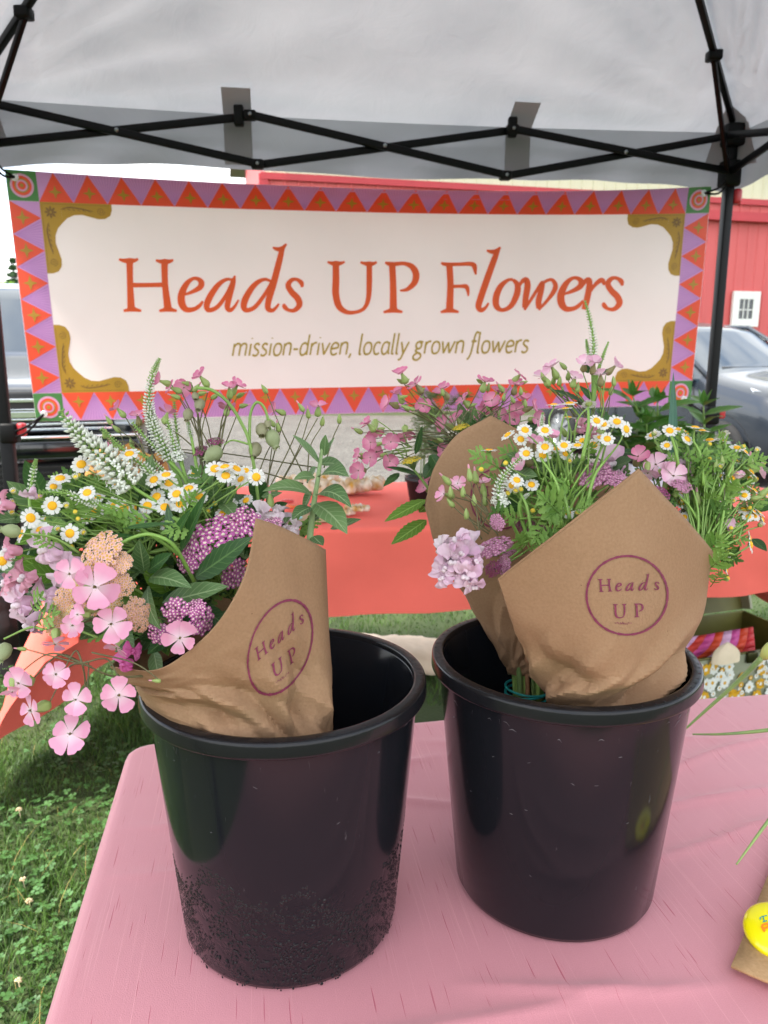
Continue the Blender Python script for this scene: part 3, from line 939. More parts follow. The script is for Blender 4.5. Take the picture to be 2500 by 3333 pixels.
def put(key, fm, dx=0, dy=0):
    q = MB()
    for st in GL[key]:
        q.stroke([(x + dx, y + dy, w_ * 1.16 + 2.5) for x, y, w_ in st], fm, 0, 6)
        loff[0] = .0016 + (loff[0] - .0016 + .00007) % .0008
    q.obj('letter', MBc['text'], banner)
for k in 'Heads': put(k, z6m)
put('U', z6m)
put('P', z7m); put('F', z7m); put('l', z7m); put('o', z7m); put('w', z7m)
put('e', z7m, 552, -4); put('r', z7m); put('s', z7m, 222, -6)
# tagline, x-height 1, baseline 0, y up; slanted when mapped
TG = {
 'm': (1.62, [[(.1, 1), (.1, 0)], [(.1, .72), (.32, .98), (.55, 1.0), (.72, .82), (.72, .0)], [(.72, .72), (.94, .98), (1.18, 1.0), (1.34, .82), (1.34, 0)]]),
 'i': (.42, [[(.14, 1), (.14, 0)], [(.17, 1.40), (.17, 1.48)]]),
 's': (.80, [[(.60, .88), (.42, 1.0), (.2, .95), (.12, .74), (.3, .56), (.52, .42), (.58, .2), (.42, .02), (.2, 0), (.04, .1)]]),
 'o': (1.0, [[(.45, 1.0), (.2, .88), (.08, .5), (.2, .1), (.45, 0), (.72, .12), (.83, .5), (.72, .88), (.45, 1.0)]]),
 'n': (1.0, [[(.1, 1), (.1, 0)], [(.1, .72), (.32, .98), (.58, 1.0), (.74, .82), (.74, .0)]]),
 '-': (.66, [[(.04, .5), (.5, .5)]]),
 'd': (1.05, [[(.78, 1.72), (.78, .0)], [(.78, .82), (.5, 1.0), (.2, .88), (.08, .46), (.18, .08), (.42, 0), (.64, .14), (.78, .36)]]),
 'r': (.68, [[(.1, 1), (.1, 0)], [(.1, .68), (.28, .94), (.48, 1.02), (.6, .98)]]),
 'v': (.92, [[(.04, 1), (.36, .02)], [(.36, .02), (.80, 1)]]),
 'e': (.94, [[(.10, .5), (.5, .54), (.76, .62), (.72, .88), (.45, 1.0), (.2, .86), (.08, .46), (.2, .08), (.45, 0), (.74, .12)]]),
 ',': (.42, [[(.16, .1), (.16, -.05), (.04, -.28)]]),
 'l': (.44, [[(.12, 1.74), (.12, .2), (.2, .02), (.3, .02)]]),
 'c': (.80, [[(.66, .90), (.42, 1.0), (.18, .86), (.08, .46), (.2, .08), (.44, 0), (.66, .1)]]),
 'a': (1.0, [[(.76, 1), (.74, .3), (.84, 0)], [(.76, .86), (.48, 1.0), (.2, .88), (.08, .44), (.18, .08), (.4, 0), (.62, .16), (.76, .42)]]),
 'y': (.92, [[(.06, 1), (.38, .04)], [(.80, 1), (.38, .04), (.2, -.38), (-.05, -.5)]]),
 'g': (.98, [[(.80, .96), (.48, 1.0), (.2, .9), (.14, .62), (.34, .42), (.6, .5), (.66, .8), (.48, 1.0)], [(.34, .42), (.16, .26), (.34, .1), (.66, -.02), (.72, -.3), (.4, -.52), (.06, -.42), (.02, -.18), (.3, .06)]]),
 'w': (1.4, [[(.05, 1), (.3, .02)], [(.3, .02), (.64, .92)], [(.64, .92), (.86, .02)], [(.86, .02), (1.28, 1)]]),
 'f': (.62, [[(.64, 1.66), (.44, 1.74), (.3, 1.5), (.22, .9), (.12, .0), (-.05, -.42), (-.2, -.5)], [(.02, .98), (.52, .98)]]),
 ' ': (.5, []),
}
txt = 'mission-driven, locally grown flowers'
tot = sum(TG[c][0] for c in txt)
q = MB()
cx = 0.0
for c in txt:
    adv, sts = TG[c]
    q = MB()
    for st in sts:
        def tm(x, y):
            xs_ = (cx + x) / tot
            bx_, by_ = 761 + 966 * xs_, 1161 - 12 * xs_
            s_ = 966 / tot
            return bsurf(*px2uv(bx_ + y * s_ * .20, by_ - y * 39), loff[0])
        wd = .17
        # width is in x-height units; y is stretched to the sign's own x-height
        q.stroke([(x, y, wd) for x, y in st], tm, 0, 5)
        loff[0] = .0016 + (loff[0] - .0016 + .00009) % .0008
    cx += adv
    if q.f: q.obj('tagline_letter', MBc['olive'], banner)
# eyelets and cords
for (u, v) in ((.012, .030), (.988, .030), (.988, .970), (.012, .970)):
    q = MB(); Q = Matrix.Translation(bsurf(u, v, .002)) @ n_t.to_track_quat('Z', 'Y').to_matrix().to_4x4()
    q.lathe([(.007, .001), (.010, .003), (.013, .001), (.013, -.001)], 18, Q); q.lathe([(0, .0032), (.0068, .003)], 14, Q)
    q.obj('eyelet', mat('eyelet_metal', '#e8ecee', .25, metal=.4), banner)
for uv_, (x, y) in (((.012, .97), (28, 945)), ((.988, .97), (1530, 905)), ((.988, .03), (1570, 400)), ((.012, .03), (-15, 352))):
    a = bsurf(*uv_, .004); c = ontent(x, y, .02)
    mid = (a + c) / 2 - Vector((0, 0, .02)) + n_t * .02
    q = MB(); q.tube(crom([a, mid, c], 6), .004, 6); q.tube(crom([a, mid + Vector((0, 0, .02)), c + Vector((0, 0, .02))], 6), .004, 6)
    q.obj('cord', M_joint, banner)
# ------------------------------------------------------------------ tables and cloths
def slub_mat():
    m, n, l, bs = new_mat('pink_slub_cloth')
    t = n.new('ShaderNodeTexCoord')
    def nz(scale, stretch, detail=2, dist=0):
        mp_ = n.new('ShaderNodeMapping'); mp_.inputs['Scale'].default_value = stretch
        k = n.new('ShaderNodeTexNoise'); k.inputs['Scale'].default_value = scale; k.inputs['Detail'].default_value = detail; k.inputs['Distortion'].default_value = dist
        l.new(t.outputs['UV'], mp_.inputs['Vector']); l.new(mp_.outputs['Vector'], k.inputs['Vector'])
        return k
    slub = nz(1.0, (520, 13, 1), 1)
    r1 = n.new('ShaderNodeValToRGB'); r1.color_ramp.elements[0].position = .69; r1.color_ramp.elements[1].position = .73
    l.new(slub.outputs['Fac'], r1.inputs['Fac'])
    thr = nz(1.0, (560, 4, 1), 2)
    r2 = n.new('ShaderNodeValToRGB'); r2.color_ramp.elements[0].position = .60; r2.color_ramp.elements[1].position = .72
    l.new(thr.outputs['Fac'], r2.inputs['Fac'])
    weave = nz(1.0, (900, 900, 1), 2)
    big = nz(1.0, (4, 4, 1), 3)
    c1 = n.new('ShaderNodeMix'); c1.data_type = 'RGBA'; c1.inputs[6].default_value = hexc('#c27b84'); c1.inputs[7].default_value = hexc('#d28e96')
    l.new(weave.outputs['Fac'], c1.inputs[0])
    c2 = n.new('ShaderNodeMix'); c2.data_type = 'RGBA'; c2.inputs[7].default_value = hexc('#e8aaac')
    mu = n.new('ShaderNodeMath'); mu.operation = 'MULTIPLY'; mu.inputs[1].default_value = .35
    l.new(r2.outputs['Color'], mu.inputs[0]); l.new(mu.outputs[0], c2.inputs[0]); l.new(c1.outputs[2], c2.inputs[6])
    c3 = n.new('ShaderNodeMix'); c3.data_type = 'RGBA'; c3.inputs[7].default_value = hexc('#ae4058')
    mu2 = n.new('ShaderNodeMath'); mu2.operation = 'MULTIPLY'; mu2.inputs[1].default_value = .8
    l.new(r1.outputs['Color'], mu2.inputs[0]); l.new(mu2.outputs[0], c3.inputs[0]); l.new(c2.outputs[2], c3.inputs[6])
    l.new(c3.outputs[2], bs.inputs['Base Color'])
    ad = n.new('ShaderNodeMath'); ad.operation = 'ADD'
    l.new(r1.outputs['Color'], ad.inputs[0]); l.new(weave.outputs['Fac'], ad.inputs[1])
    bp = n.new('ShaderNodeBump'); bp.inputs['Strength'].default_value = .35; bp.inputs['Distance'].default_value = .0008
    l.new(ad.outputs[0], bp.inputs['Height']); l.new(bp.outputs['Normal'], bs.inputs['Normal'])
    bs.inputs['Roughness'].default_value = .62; bs.inputs['Sheen Weight'].default_value = .25
    return m
M_pink = slub_mat()
M_coral = mat('coral_cotton', '#ee6b5d', .85, var=.05, scale=5, bump=.25, bscale=500, trans=.03)

def cloth(name, org, yaw, Lx, Ly, z, drops, m, rc=.05, fil=.012, res=.02, wr=None, fold=.02, label='', cat='tablecloth', seed=0, flare=.06, flare_l=.03):
    """org: far left corner of the table top; x runs along the far edge, t runs to the camera."""
    ex = Vector((math.cos(yaw), math.sin(yaw), 0)); ey = Vector((math.sin(yaw), -math.cos(yaw), 0))
    dl, dr, df, dn = drops
    def axis(lo, a, bq, hi):
        A = list(np.linspace(lo, a - .03, max(2, int((a - lo) / .03)))) if a - lo > .05 else [lo]
        return np.array(sorted(set(np.round(np.concatenate([A, np.linspace(a - .02, a + .06, 12), np.arange(a + .06, bq - .06, res), np.linspace(bq - .06, bq + .02, 12), np.linspace(bq + .03, hi, max(2, int((hi - bq) / .03)))]), 5))))
    ss, ts = axis(-dl, 0, Lx, Lx + dr), axis(-df, 0, Ly, Ly + dn)
    P, UV = [], []
    for s in ss:
        row = []
        for t in ts:
            qs_, qt_ = min(max(s, rc), Lx - rc), min(max(t, rc), Ly - rc)
            d = math.hypot(s - qs_, t - qt_)
            if d > rc:
                ux, uy = (s - qs_) / d, (t - qt_) / d
                k = d - rc
                if k < fil * math.pi / 2:
                    h, dz = fil * math.sin(k / fil), -fil * (1 - math.cos(k / fil))
                else:
                    kk = k - fil * math.pi / 2
                    ang = (s * abs(uy) + t * abs(ux)) * 14 + seed
                    h = fil + kk * (flare if ux > -.5 else flare_l * (.1 + 1.4 * min(1, max(0, t / Ly)))) + fold * min(1, kk / .2) * (noise.noise(Vector((s * 5, t * 5, seed))) + .5 * math.sin(ang))
                    dz = -(fil + kk)
                x, y = qs_ + ux * (rc + h), qt_ + uy * (rc + h)
                p = org + ex * x + ey * y + Vector((0, 0, dz))
            else:
                p = org + ex * s + ey * t
                if wr: p = p + Vector((0, 0, wr(s, t)))
            p.z += z - org.z
            p.z = max(p.z, .012 + .01 * (noise.noise(p * 9) + 1))
            row.append(p)
        P.append(row)
    q = MB(); q.grid(P)
    me = q.mesh(name, m)
    uv = me.uv_layers.new(name='UVMap')
    co = [(s, t) for s in ss for t in ts]
    data = np.empty(len(me.loops) * 2, 'f')
    vi = np.empty(len(me.loops), 'i'); me.loops.foreach_get('vertex_index', vi)
    data[:] = np.array(co, 'f')[vi].ravel()
    uv.data.foreach_set('uv', data)
    o = link(name, me, None, label=label, cat=cat)
    return o, ex, ey

def ftable(label, org, yaw, Lx, Ly, z):
    ex = Vector((math.cos(yaw), math.sin(yaw), 0)); ey = Vector((math.sin(yaw), -math.cos(yaw), 0))
    c = org + ex * Lx / 2 + ey * Ly / 2
    t = thing('folding_table', label, 'table', (c.x, c.y, 0), 'folding tables under cloths')
    Rz = Matrix.Rotation(yaw, 3, 'Z')
    q = MB(); q.box((c.x, c.y, z - .028), (Lx - .03, Ly - .03, .04), Rz); q.obj('table_top', mat('moulded_plastic', '#c9c8c2', .6), t, bevel=.01)
    for sx in (.27, .70):
        for sy in (.14, .86):
            p = org + ex * Lx * sx + ey * Ly * sy
            q = MB(); q.tube([(p.x, p.y, 0), (p.x, p.y, z - .05)], .014, 10); q.obj('leg', mat('grey_leg_steel', '#77797c', .4, metal=.7), t)
    return t

ZP, ZR = .72, .76
pA = onz(437, 2430, ZP); pC = onz(2500, 2262, ZP)
yp = math.atan2(pC.y - pA.y, pC.x - pA.x)
def pink_wr(s, t):
    v = Vector((s * 2.6, t * 3.2, 3.1))
    r_ = .0016 * noise.noise(v * 2)
    # long soft press folds, stronger to the right of the buckets and at the near edge
    for (x0, y0, an, ln, am, wd) in ((.62, .10, .15, .5, .0028, .007), (.78, .17, -.25, .45, .003, .007), (.70, .26, .05, .5, .0028, .006), (.52, .12, .5, .2, .0025, .007), (.55, .20, .25, .25, .0025, .006), (.30, .53, -.16, .42, .003, .008), (.9, .36, .3, .4, .0025, .008), (.42, .58, -.1, .3, .003, .009), (.70, .33, -.12, .3, .0025, .007), (.12, .22, .25, .22, .0016, .007), (.10, .30, .2, .2, .0014, .006), (.33, .12, -.3, .2, .0025, .006), (.36, .20, .2, .16, .0022, .006), (.46, .505, .12, .26, .0026, .007)):
        dx, dy = s - x0, t - y0
        a_ = dx * math.cos(an) + dy * math.sin(an); c_ = -dx * math.sin(an) + dy * math.cos(an) + .01 * math.sin(a_ * 14 + x0 * 9)
        r_ += am * math.exp(-abs(c_) / wd) * max(0, 1 - (a_ / ln * 2) ** 2)
    return max(0.0, r_ * 2.2 + .0012)
LPX, LPY = 1.45, .78
ftable('white plastic folding table hidden under the pink cloth', pA, yp, LPX, LPY, ZP - .004)
pinkc, pex, pey = cloth('tablecloth', pA, yp, LPX, LPY, ZP, (.34, .3, .30, .2), M_pink, rc=.024, fil=.009, res=.0055, wr=pink_wr, fold=.012, label='dusty pink slubbed cloth on the near table under the black buckets', seed=1, flare=.02)

rA = onz(1131, 1719, ZR); yr = R(9.0)
rex = Vector((math.cos(yr), math.sin(yr), 0)); rey = Vector((math.sin(yr), -math.cos(yr), 0))
LRX, LRY = 2.44, .80
# far left corner: run from the measured front edge point to the left end, then back
rO = rA - rex * (rA.x + .88) / rex.x - rey * LRY
rO.z = ZR
ftable('folding table hidden under the coral cloth below the banner', rO, yr, LRX, LRY, ZR - .004)
def coral_wr(s, t):
    return max(0.0, .001 + .001 * noise.noise(Vector((s * 3, t * 4, 0))) + .0025 * math.exp(-((t - .42) / .006) ** 2))
coralc, _, _ = cloth('tablecloth', rO, yr, LRX, LRY, ZR, (.66, .45, .27, .27), M_coral, rc=.04, fil=.014, res=.04, wr=coral_wr, fold=.03, label='coral red cloth on the far table below the banner', seed=5, flare=.04, flare_l=.30)

# ------------------------------------------------------------------ things on the coral table
M_kraft2 = mat('kraft_card', '#b09472', .85, var=.08, scale=60)
M_soil = mat('potting_soil', '#221913', .95, var=.4, scale=80, bump=.6, bscale=120)
M_blackpot = mat('black_nursery_pot', '#15161a', .5)
def leafmesh(mb, base, tip, w, nrm, fold=.25, droop=0.0, serr=0.0, n=8, twist=0.0, uvs=None, prof=.42):
    """leaf blade from base to tip with a raised fold along the midrib."""
    base, tip = Vector(base), Vector(tip)
    ax = tip - base; L = ax.length; ax.normalize()
    nrm = Vector(nrm); side = ax.cross(nrm)
    if side.length < 1e-4: side = ax.orthogonal()
    side.normalize(); up = side.cross(ax).normalized()
    P = []
    for i in range(n + 1):
        u = i / n
        wd = w / 2 * (math.sin(math.pi * u ** (math.log(.5) / math.log(prof))) ** .85 if 0 < u < 1 else 0)
        if serr and 0 < i < n and i % 2: wd *= 1 - serr
        wd = max(wd, w * .012)
        dz = droop * L * (4 * u * (1 - u))
        c = base + ax * L * u + up * dz
        a_ = twist * u
        sd_ = side * math.cos(a_) + up * math.sin(a_)
        P.append([c + sd_ * wd + up * wd * fold, c + sd_ * wd * .5 + up * wd * fold * .55, c, c - sd_ * wd * .5 + up * wd * fold * .55, c - sd_ * wd + up * wd * fold])
    o = mb.grid(P)
    if uvs is not None:
        uvs.append((n + 1, 5))
def leaf_mat(name, c1, c2, vein, rough=.45, trans=.25, spec=.4):
    m, n, l, bs = new_mat(name)
    t = n.new('ShaderNodeTexCoord'); sp = n.new('ShaderNodeSeparateXYZ')
    l.new(t.outputs['UV'], sp.inputs[0])
    d = n.new('ShaderNodeMath'); d.operation = 'SUBTRACT'; d.inputs[1].default_value = .5; l.new(sp.outputs['Y'], d.inputs[0])
    ab = n.new('ShaderNodeMath'); ab.operation = 'ABSOLUTE'; l.new(d.outputs[0], ab.inputs[0])
    mid = n.new('ShaderNodeMath'); mid.operation = 'LESS_THAN'; mid.inputs[1].default_value = .035; l.new(ab.outputs[0], mid.inputs[0])
    k = n.new('ShaderNodeMath'); k.operation = 'MULTIPLY_ADD'; k.inputs[1].default_value = -.45; l.new(ab.outputs[0], k.inputs[0]); l.new(sp.outputs['X'], k.inputs[2])
    fr_ = n.new('ShaderNodeMath'); fr_.operation = 'MULTIPLY'; fr_.inputs[1].default_value = 50; l.new(k.outputs[0], fr_.inputs[0])
    sn = n.new('ShaderNodeMath'); sn.operation = 'SINE'; l.new(fr_.outputs[0], sn.inputs[0])
    gt = n.new('ShaderNodeMath'); gt.operation = 'GREATER_THAN'; gt.inputs[1].default_value = .88; l.new(sn.outputs[0], gt.inputs[0])
    g2 = n.new('ShaderNodeMath'); g2.operation = 'MULTIPLY'; g2.inputs[1].default_value = .45; l.new(gt.outputs[0], g2.inputs[0])
    mxm = n.new('ShaderNodeMath'); mxm.operation = 'MAXIMUM'; l.new(mid.outputs[0], mxm.inputs[0]); l.new(g2.outputs[0], mxm.inputs[1])
    oi = n.new('ShaderNodeObjectInfo')
    nzz = n.new('ShaderNodeTexNoise'); nzz.inputs['Scale'].default_value = 40; l.new(t.outputs['Object'], nzz.inputs['Vector'])
    av = n.new('ShaderNodeMath'); av.operation = 'MULTIPLY_ADD'; av.inputs[1].default_value = .5; l.new(nzz.outputs['Fac'], av.inputs[0])
    hv = n.new('ShaderNodeMath'); hv.operation = 'MULTIPLY'; hv.inputs[1].default_value = .5; l.new(oi.outputs['Random'], hv.inputs[0]); l.new(hv.outputs[0], av.inputs[2])
    m1 = n.new('ShaderNodeMix'); m1.data_type = 'RGBA'; m1.inputs[6].default_value = hexc(c1); m1.inputs[7].default_value = hexc(c2); l.new(av.outputs[0], m1.inputs[0])
    m2 = n.new('ShaderNodeMix'); m2.data_type = 'RGBA'; m2.inputs[7].default_value = hexc(vein); l.new(mxm.outputs[0], m2.inputs[0]); l.new(m1.outputs[2], m2.inputs[6])
    l.new(m2.outputs[2], bs.inputs['Base Color']); bs.inputs['Roughness'].default_value = rough; bs.inputs['Specular IOR Level'].default_value = spec
    bp = n.new('ShaderNodeBump'); bp.inputs['Strength'].default_value = .35; bp.inputs['Distance'].default_value = .001; bp.invert = True
    l.new(mxm.outputs[0], bp.inputs['Height']); l.new(bp.outputs['Normal'], bs.inputs['Normal'])
    tr = n.new('ShaderNodeBsdfTranslucent'); ms = n.new('ShaderNodeMixShader'); ms.inputs[0].default_value = trans
    l.new(m2.outputs[2], tr.inputs['Color']); l.new(bs.outputs[0], ms.inputs[1]); l.new(tr.outputs[0], ms.inputs[2]); l.new(ms.outputs[0], n['Material Output'].inputs['Surface'])
    return m
M_leaf = leaf_mat('sage_green_leaf', '#4a6a40', '#728f58', '#95ab7c')
M_leafd = leaf_mat('deep_green_leaf', '#2a4a28', '#426a36', '#5d8046', rough=.35, spec=.45)
M_leafb = leaf_mat('bright_green_leaf', '#577f2c', '#7ba53c', '#98bd60')
M_leafp = leaf_mat('potted_plant_leaf', '#3c6a28', '#5b8e3a', '#6f9f4c')
def leaf_obj(parent, base, tip, w, nrm, m, name='leaf', **kw):
    q = MB(); uvs = []
    leafmesh(q, base, tip, w, nrm, uvs=uvs, **kw)
    me = q.mesh(name, m)
    n_, m_ = uvs[0]
    co = np.array([(i / (n_ - 1), j / (m_ - 1)) for i in range(n_) for j in range(m_)], 'f')
    uv = me.uv_layers.new(name='UVMap')
    vi = np.empty(len(me.loops), 'i'); me.loops.foreach_get('vertex_index', vi)
    uv.data.foreach_set('uv', co[vi].ravel())
    return link(name, me, parent)
def pot(root, c, r, h, m, z0):
    q = MB(); q.lathe([(0, z0 + .001), (r * .78, z0 + .001), (r * .97, z0 + h * .86), (r * 1.04, z0 + h * .87), (r * 1.04, z0 + h), (r * .96, z0 + h), (r * .94, z0 + h * .9)], 28, Matrix.Translation((c.x, c.y, 0)))
    q.obj('pot', m, root)
    q = MB(); q.lathe([(r * .95, z0 + h * .9), (r * .5, z0 + h * .93), (0, z0 + h * .92)], 20, Matrix.Translation((c.x, c.y, 0)))
    q.obj('soil', M_soil, root)
M_stem = mat('green_stem', '#86a655', .5, var=.15, scale=30, trans=.1)
M_stemd = mat('dark_wiry_stem', '#63603f', .6, var=.2, scale=40)
# feathery asparagus-like plant in a black pot
c = onz(1392, 1640, ZR + .01)
pf = thing('potted_plant', 'feathery fern-like plant in a black pot left of the kraft cone on the coral table', 'plant', (c.x, c.y, ZR + .004), 'potted plants on the coral table')
pot(pf, c, .075, .10, M_blackpot, ZR + .004)
M_fern = mat('fern_green', '#6d8a4c', .7, c2='#90a870', scale=20, trans=.3)
rr = random.Random(5)
for k in range(6):
    a0 = Vector((c.x + rr.uniform(-.03, .03), c.y + rr.uniform(-.03, .03), ZR + .09))
    d = Vector((rr.uniform(-.14, .16), rr.uniform(-.08, .08), 0)); h = rr.uniform(.20, .30)
    pts = [a0, a0 + d * .25 + Vector((0, 0, h * .5)), a0 + d * .7 + Vector((0, 0, h * .9)), a0 + d * 1.4 + Vector((0, 0, h))]
    S = [Vector(p) for p in crom(pts, 6)]
    q = MB(); q.tube(S, [.0022 * (1 - .8 * i / len(S)) for i in range(len(S))], 5)
    for i in range(4, len(S)):
        for kk in range(7):
            an = rr.uniform(0, 6.28); v = Vector((math.cos(an), math.sin(an), rr.uniform(-.1, .5))).normalized()
            L = rr.uniform(.02, .05)
            q.tube([S[i], S[i] + v * L], [.0012, .0005], 3, cap=False)
            for s in range(5):
                b0 = S[i] + v * L * (.3 + .15 * s); u_ = Vector((rr.uniform(-1, 1), rr.uniform(-1, 1), rr.uniform(-.4, .8))).normalized() * .012
                q.tube([b0, b0 + u_], [.0009, .0004], 3, cap=False)
    q.obj('frond', M_fern, pf)
# broad leaved plants in pale square pots on the right
def leafy_plant(x, y, label, tops, potm, seed):
    c = onz(x, y, ZR)
    t = thing('potted_plant', label, 'plant', (c.x, c.y, ZR + .004), 'potted plants on the coral table')
    q = MB(); q.box((c.x, c.y, ZR + .075), (.13, .13, .14)); q.obj('pot', potm, t, bevel=.01)
    q = MB(); q.box((c.x, c.y, ZR + .147), (.112, .112, .006)); q.obj('soil', M_soil, t)
    rr = random.Random(seed)
    for (tx, ty, Y) in tops:
        top = at(tx, ty, Y)
        a0 = Vector((c.x + rr.uniform(-.03, .03), c.y + rr.uniform(-.03, .03), ZR + .145))
        mid = (a0 + top) / 2 + Vector((rr.uniform(-.02, .02), rr.uniform(-.02, .02), 0))
        S = [Vector(p) for p in crom([a0, mid, top], 6)]
        q = MB(); q.tube(S, [.005 - .003 * i / len(S) for i in range(len(S))], 6); q.obj('stem', M_stem, t)
        nl = 6
        for k in range(nl):
            p = S[3 + int((len(S) - 4) * k / (nl - 1))]
            a = k * 1.57 + rr.uniform(-.3, .3)
            for s in (0, math.pi):
                d = Vector((math.cos(a + s), math.sin(a + s) * .8, rr.uniform(.15, .45)))
                L = rr.uniform(.09, .15) * (1 if k < nl - 1 else .8)
                leaf_obj(t, p, p + d.normalized() * L, L * .42, Vector((0, -.3, 1)), M_leafp, droop=rr.uniform(.0, .1), serr=.12, n=9)
        for k in range(3):
            a = k * 2.1
            leaf_obj(t, S[-1], S[-1] + Vector((math.cos(a) * .4, math.sin(a) * .4, .9)).normalized() * .06, .022, Vector((math.cos(a), math.sin(a), -.3)), M_leafp, droop=-.05)
M_palepot = mat('white_square_pot', '#c6c9d6', .5)
leafy_plant(2085, 1640, 'broad leaved green plant in a white square pot under the banner corner', [(2060, 1290, 2.55), (2140, 1310, 2.6), (2105, 1380, 2.5), (2010, 1400, 2.55), (2200, 1420, 2.6)], M_palepot, 11)
leafy_plant(2262, 1640, 'single stemmed leafy plant in a white square pot beside the right tent leg', [(2290, 1320, 2.62), (2250, 1440, 2.6)], M_palepot, 12)
# wicker basket lined with tan cloth
M_wick = mat('wicker', '#7b5138', .8, c2='#54331f', scale=60, stretch=(1, 1, .3), bump=.5, bscale=90)
M_tan = mat('tan_lining_cloth', '#b78f4e', .8, var=.15, scale=12, trans=.15)
c = onz(420, 1640, ZR); c = c + Vector((-.02, .06, 0))
bk = thing('wicker_basket', 'brown wicker basket lined with tan cloth at the left end of the coral table', 'basket', (c.x, c.y, ZR + .004))
q = MB()
for i in range(9):
    z_ = ZR + .008 + i * .016; r_ = .095 + .03 * (i / 9)
    q.tube([(c.x + (r_ + .004 * ((k + i) % 2)) * math.cos(k * math.pi / 20), c.y + .8 * (r_ + .004 * ((k + i) % 2)) * math.sin(k * math.pi / 20), z_) for k in range(41)], .0085, 5)
q.obj('weave', M_wick, bk)
q = MB(); P = []
for k in range(49):
    a = k * 2 * math.pi / 48; row = []
    for j in range(6):
        v = j / 5
        r_ = .112 + .022 * math.sin(v * math.pi * .5) + .018 * v * (math.sin(a * 9) * .6 + noise.noise(Vector((math.cos(a) * 2, math.sin(a) * 2, v))))
        row.append(Vector((c.x + r_ * math.cos(a), c.y + .8 * r_ * math.sin(a), ZR + .165 - .085 * v + .012 * math.sin(a * 5) + (.02 if math.cos(a) < 0 else 0))))
    P.append(row)
q.grid(P); q.obj('cloth_lining', M_tan, bk)
q = MB(); P = [[Vector((c.x + .105 * s * math.cos(k * math.pi / 16), c.y + .8 * .105 * s * math.sin(k * math.pi / 16), ZR + .15 - .03 * (1 - s) + .008 * math.sin(k * 2 + s * 5))) for s in (.0, .5, 1)] for k in range(33)]
q.grid(P); q.obj('cloth_fill', M_tan, bk)
# blue and white mug
c = onz(355, 1690, ZR)
mg = thing('mug', 'white mug with blue pattern beside the wicker basket', 'mug', (c.x, c.y, ZR + .004))
M_mug = mat('blue_white_glaze', '#dfe6ea', .2, c2='#3f7fb5', scale=28)
M_mug.node_tree.nodes['Color Ramp'].color_ramp.interpolation = 'CONSTANT' if 'Color Ramp' in M_mug.node_tree.nodes else 'LINEAR'
q = MB(); q.lathe([(0, 0), (.036, 0), (.041, .01), (.041, .095), (.037, .095), (.036, .02), (0, .015)], 28, Matrix.Translation((c.x, c.y, ZR + .004))); q.obj('cup', M_mug, mg)
q = MB(); q.tube(crom([(c.x + .04, c.y, ZR + .08), (c.x + .065, c.y, ZR + .07), (c.x + .065, c.y, ZR + .04), (c.x + .04, c.y, ZR + .03)], 5), .005, 6); q.obj('handle', M_mug, mg)
# gathered printed fabric pieces
M_print = mat('floral_printed_cotton', '#e3ddd0', .8, c2='#b98a35', scale=30, detail=1)
def bundle(pts, label, seed, s=1.0):
    c = onz(*pts, ZR)
    rr = random.Random(seed)
    t = thing('fabric_bundle', label, 'fabric', (c.x, c.y, ZR + .004), 'printed fabric pieces on the coral table')
    q = MB()
    for k in range(3):
        a = rr.uniform(-.4, .4)
        N = 40; P = []
        ctr = c + Vector(((k - 1) * .055 * s, rr.uniform(-.03, .03), 0))
        for i in range(N + 1):
            an = i * 2 * math.pi / N; row = []
            for j in range(9):
                v = j / 8 * math.pi
                r_ = (.05 + .016 * math.sin(an * 7 + seed + k)) * s
                tr_ = (.017 + .006 * math.sin(an * 11 + k)) * s
                row.append(Vector((ctr.x + (r_ - tr_ * math.cos(v * 2)) * math.cos(an), ctr.y + (r_ - tr_ * math.cos(v * 2)) * .7 * math.sin(an), ZR + .006 + tr_ * 1.0 + tr_ * math.sin(v * 2) + .006 * k)))
            P.append(row)
        q.grid(P)
    q.obj('gathered_cloth', M_print, t)
bundle((1120, 1612), 'larger heap of tan and white printed fabric on the coral table', 21, 1.15)
bundle((1000, 1590), 'heap of printed fabric farther left behind the mint leaves', 24, .9)
bundle((1150, 1676), 'small roll of tan printed fabric near the coral table edge', 22, .42)
# kraft card with painted pebbles
c = onz(985, 1690, ZR)
q = MB(); q.box((c.x, c.y, ZR + .006), (.26, .17, .003), Matrix.Rotation(.3, 3, 'Z'))
q.obj('kraft_card', M_kraft2, None, label='flat kraft card carrying painted pebbles on the coral table', cat='card')
for k, (x, y, colr, nm) in enumerate(((790, 1628, '#2aa6bd', 'teal'), (935, 1637, '#c23a3a', 'red'), (945, 1655, '#d9683a', 'orange'), (1030, 1648, '#4a5560', 'slate grey'), (960, 1690, '#8fc3c4', 'pale aqua'), (700, 1655, '#37a3bb', 'small turquoise'))):
    p = onz(x, y, ZR + .01)
    q = MB(); q.lathe([(0, -.006), (.016, -.004), (.021, .001), (.015, .006), (0, .0075)], 14, Matrix.Translation((p.x, p.y, ZR + .015)) @ Matrix.Diagonal((1.2, .8, 1, 1)))
    q.obj('painted_pebble', mat('pebble_' + nm.replace(' ', '_'), colr, .3, var=.2, scale=70), None, label='%s painted pebble on the coral table' % nm, cat='pebble', group='painted pebbles')

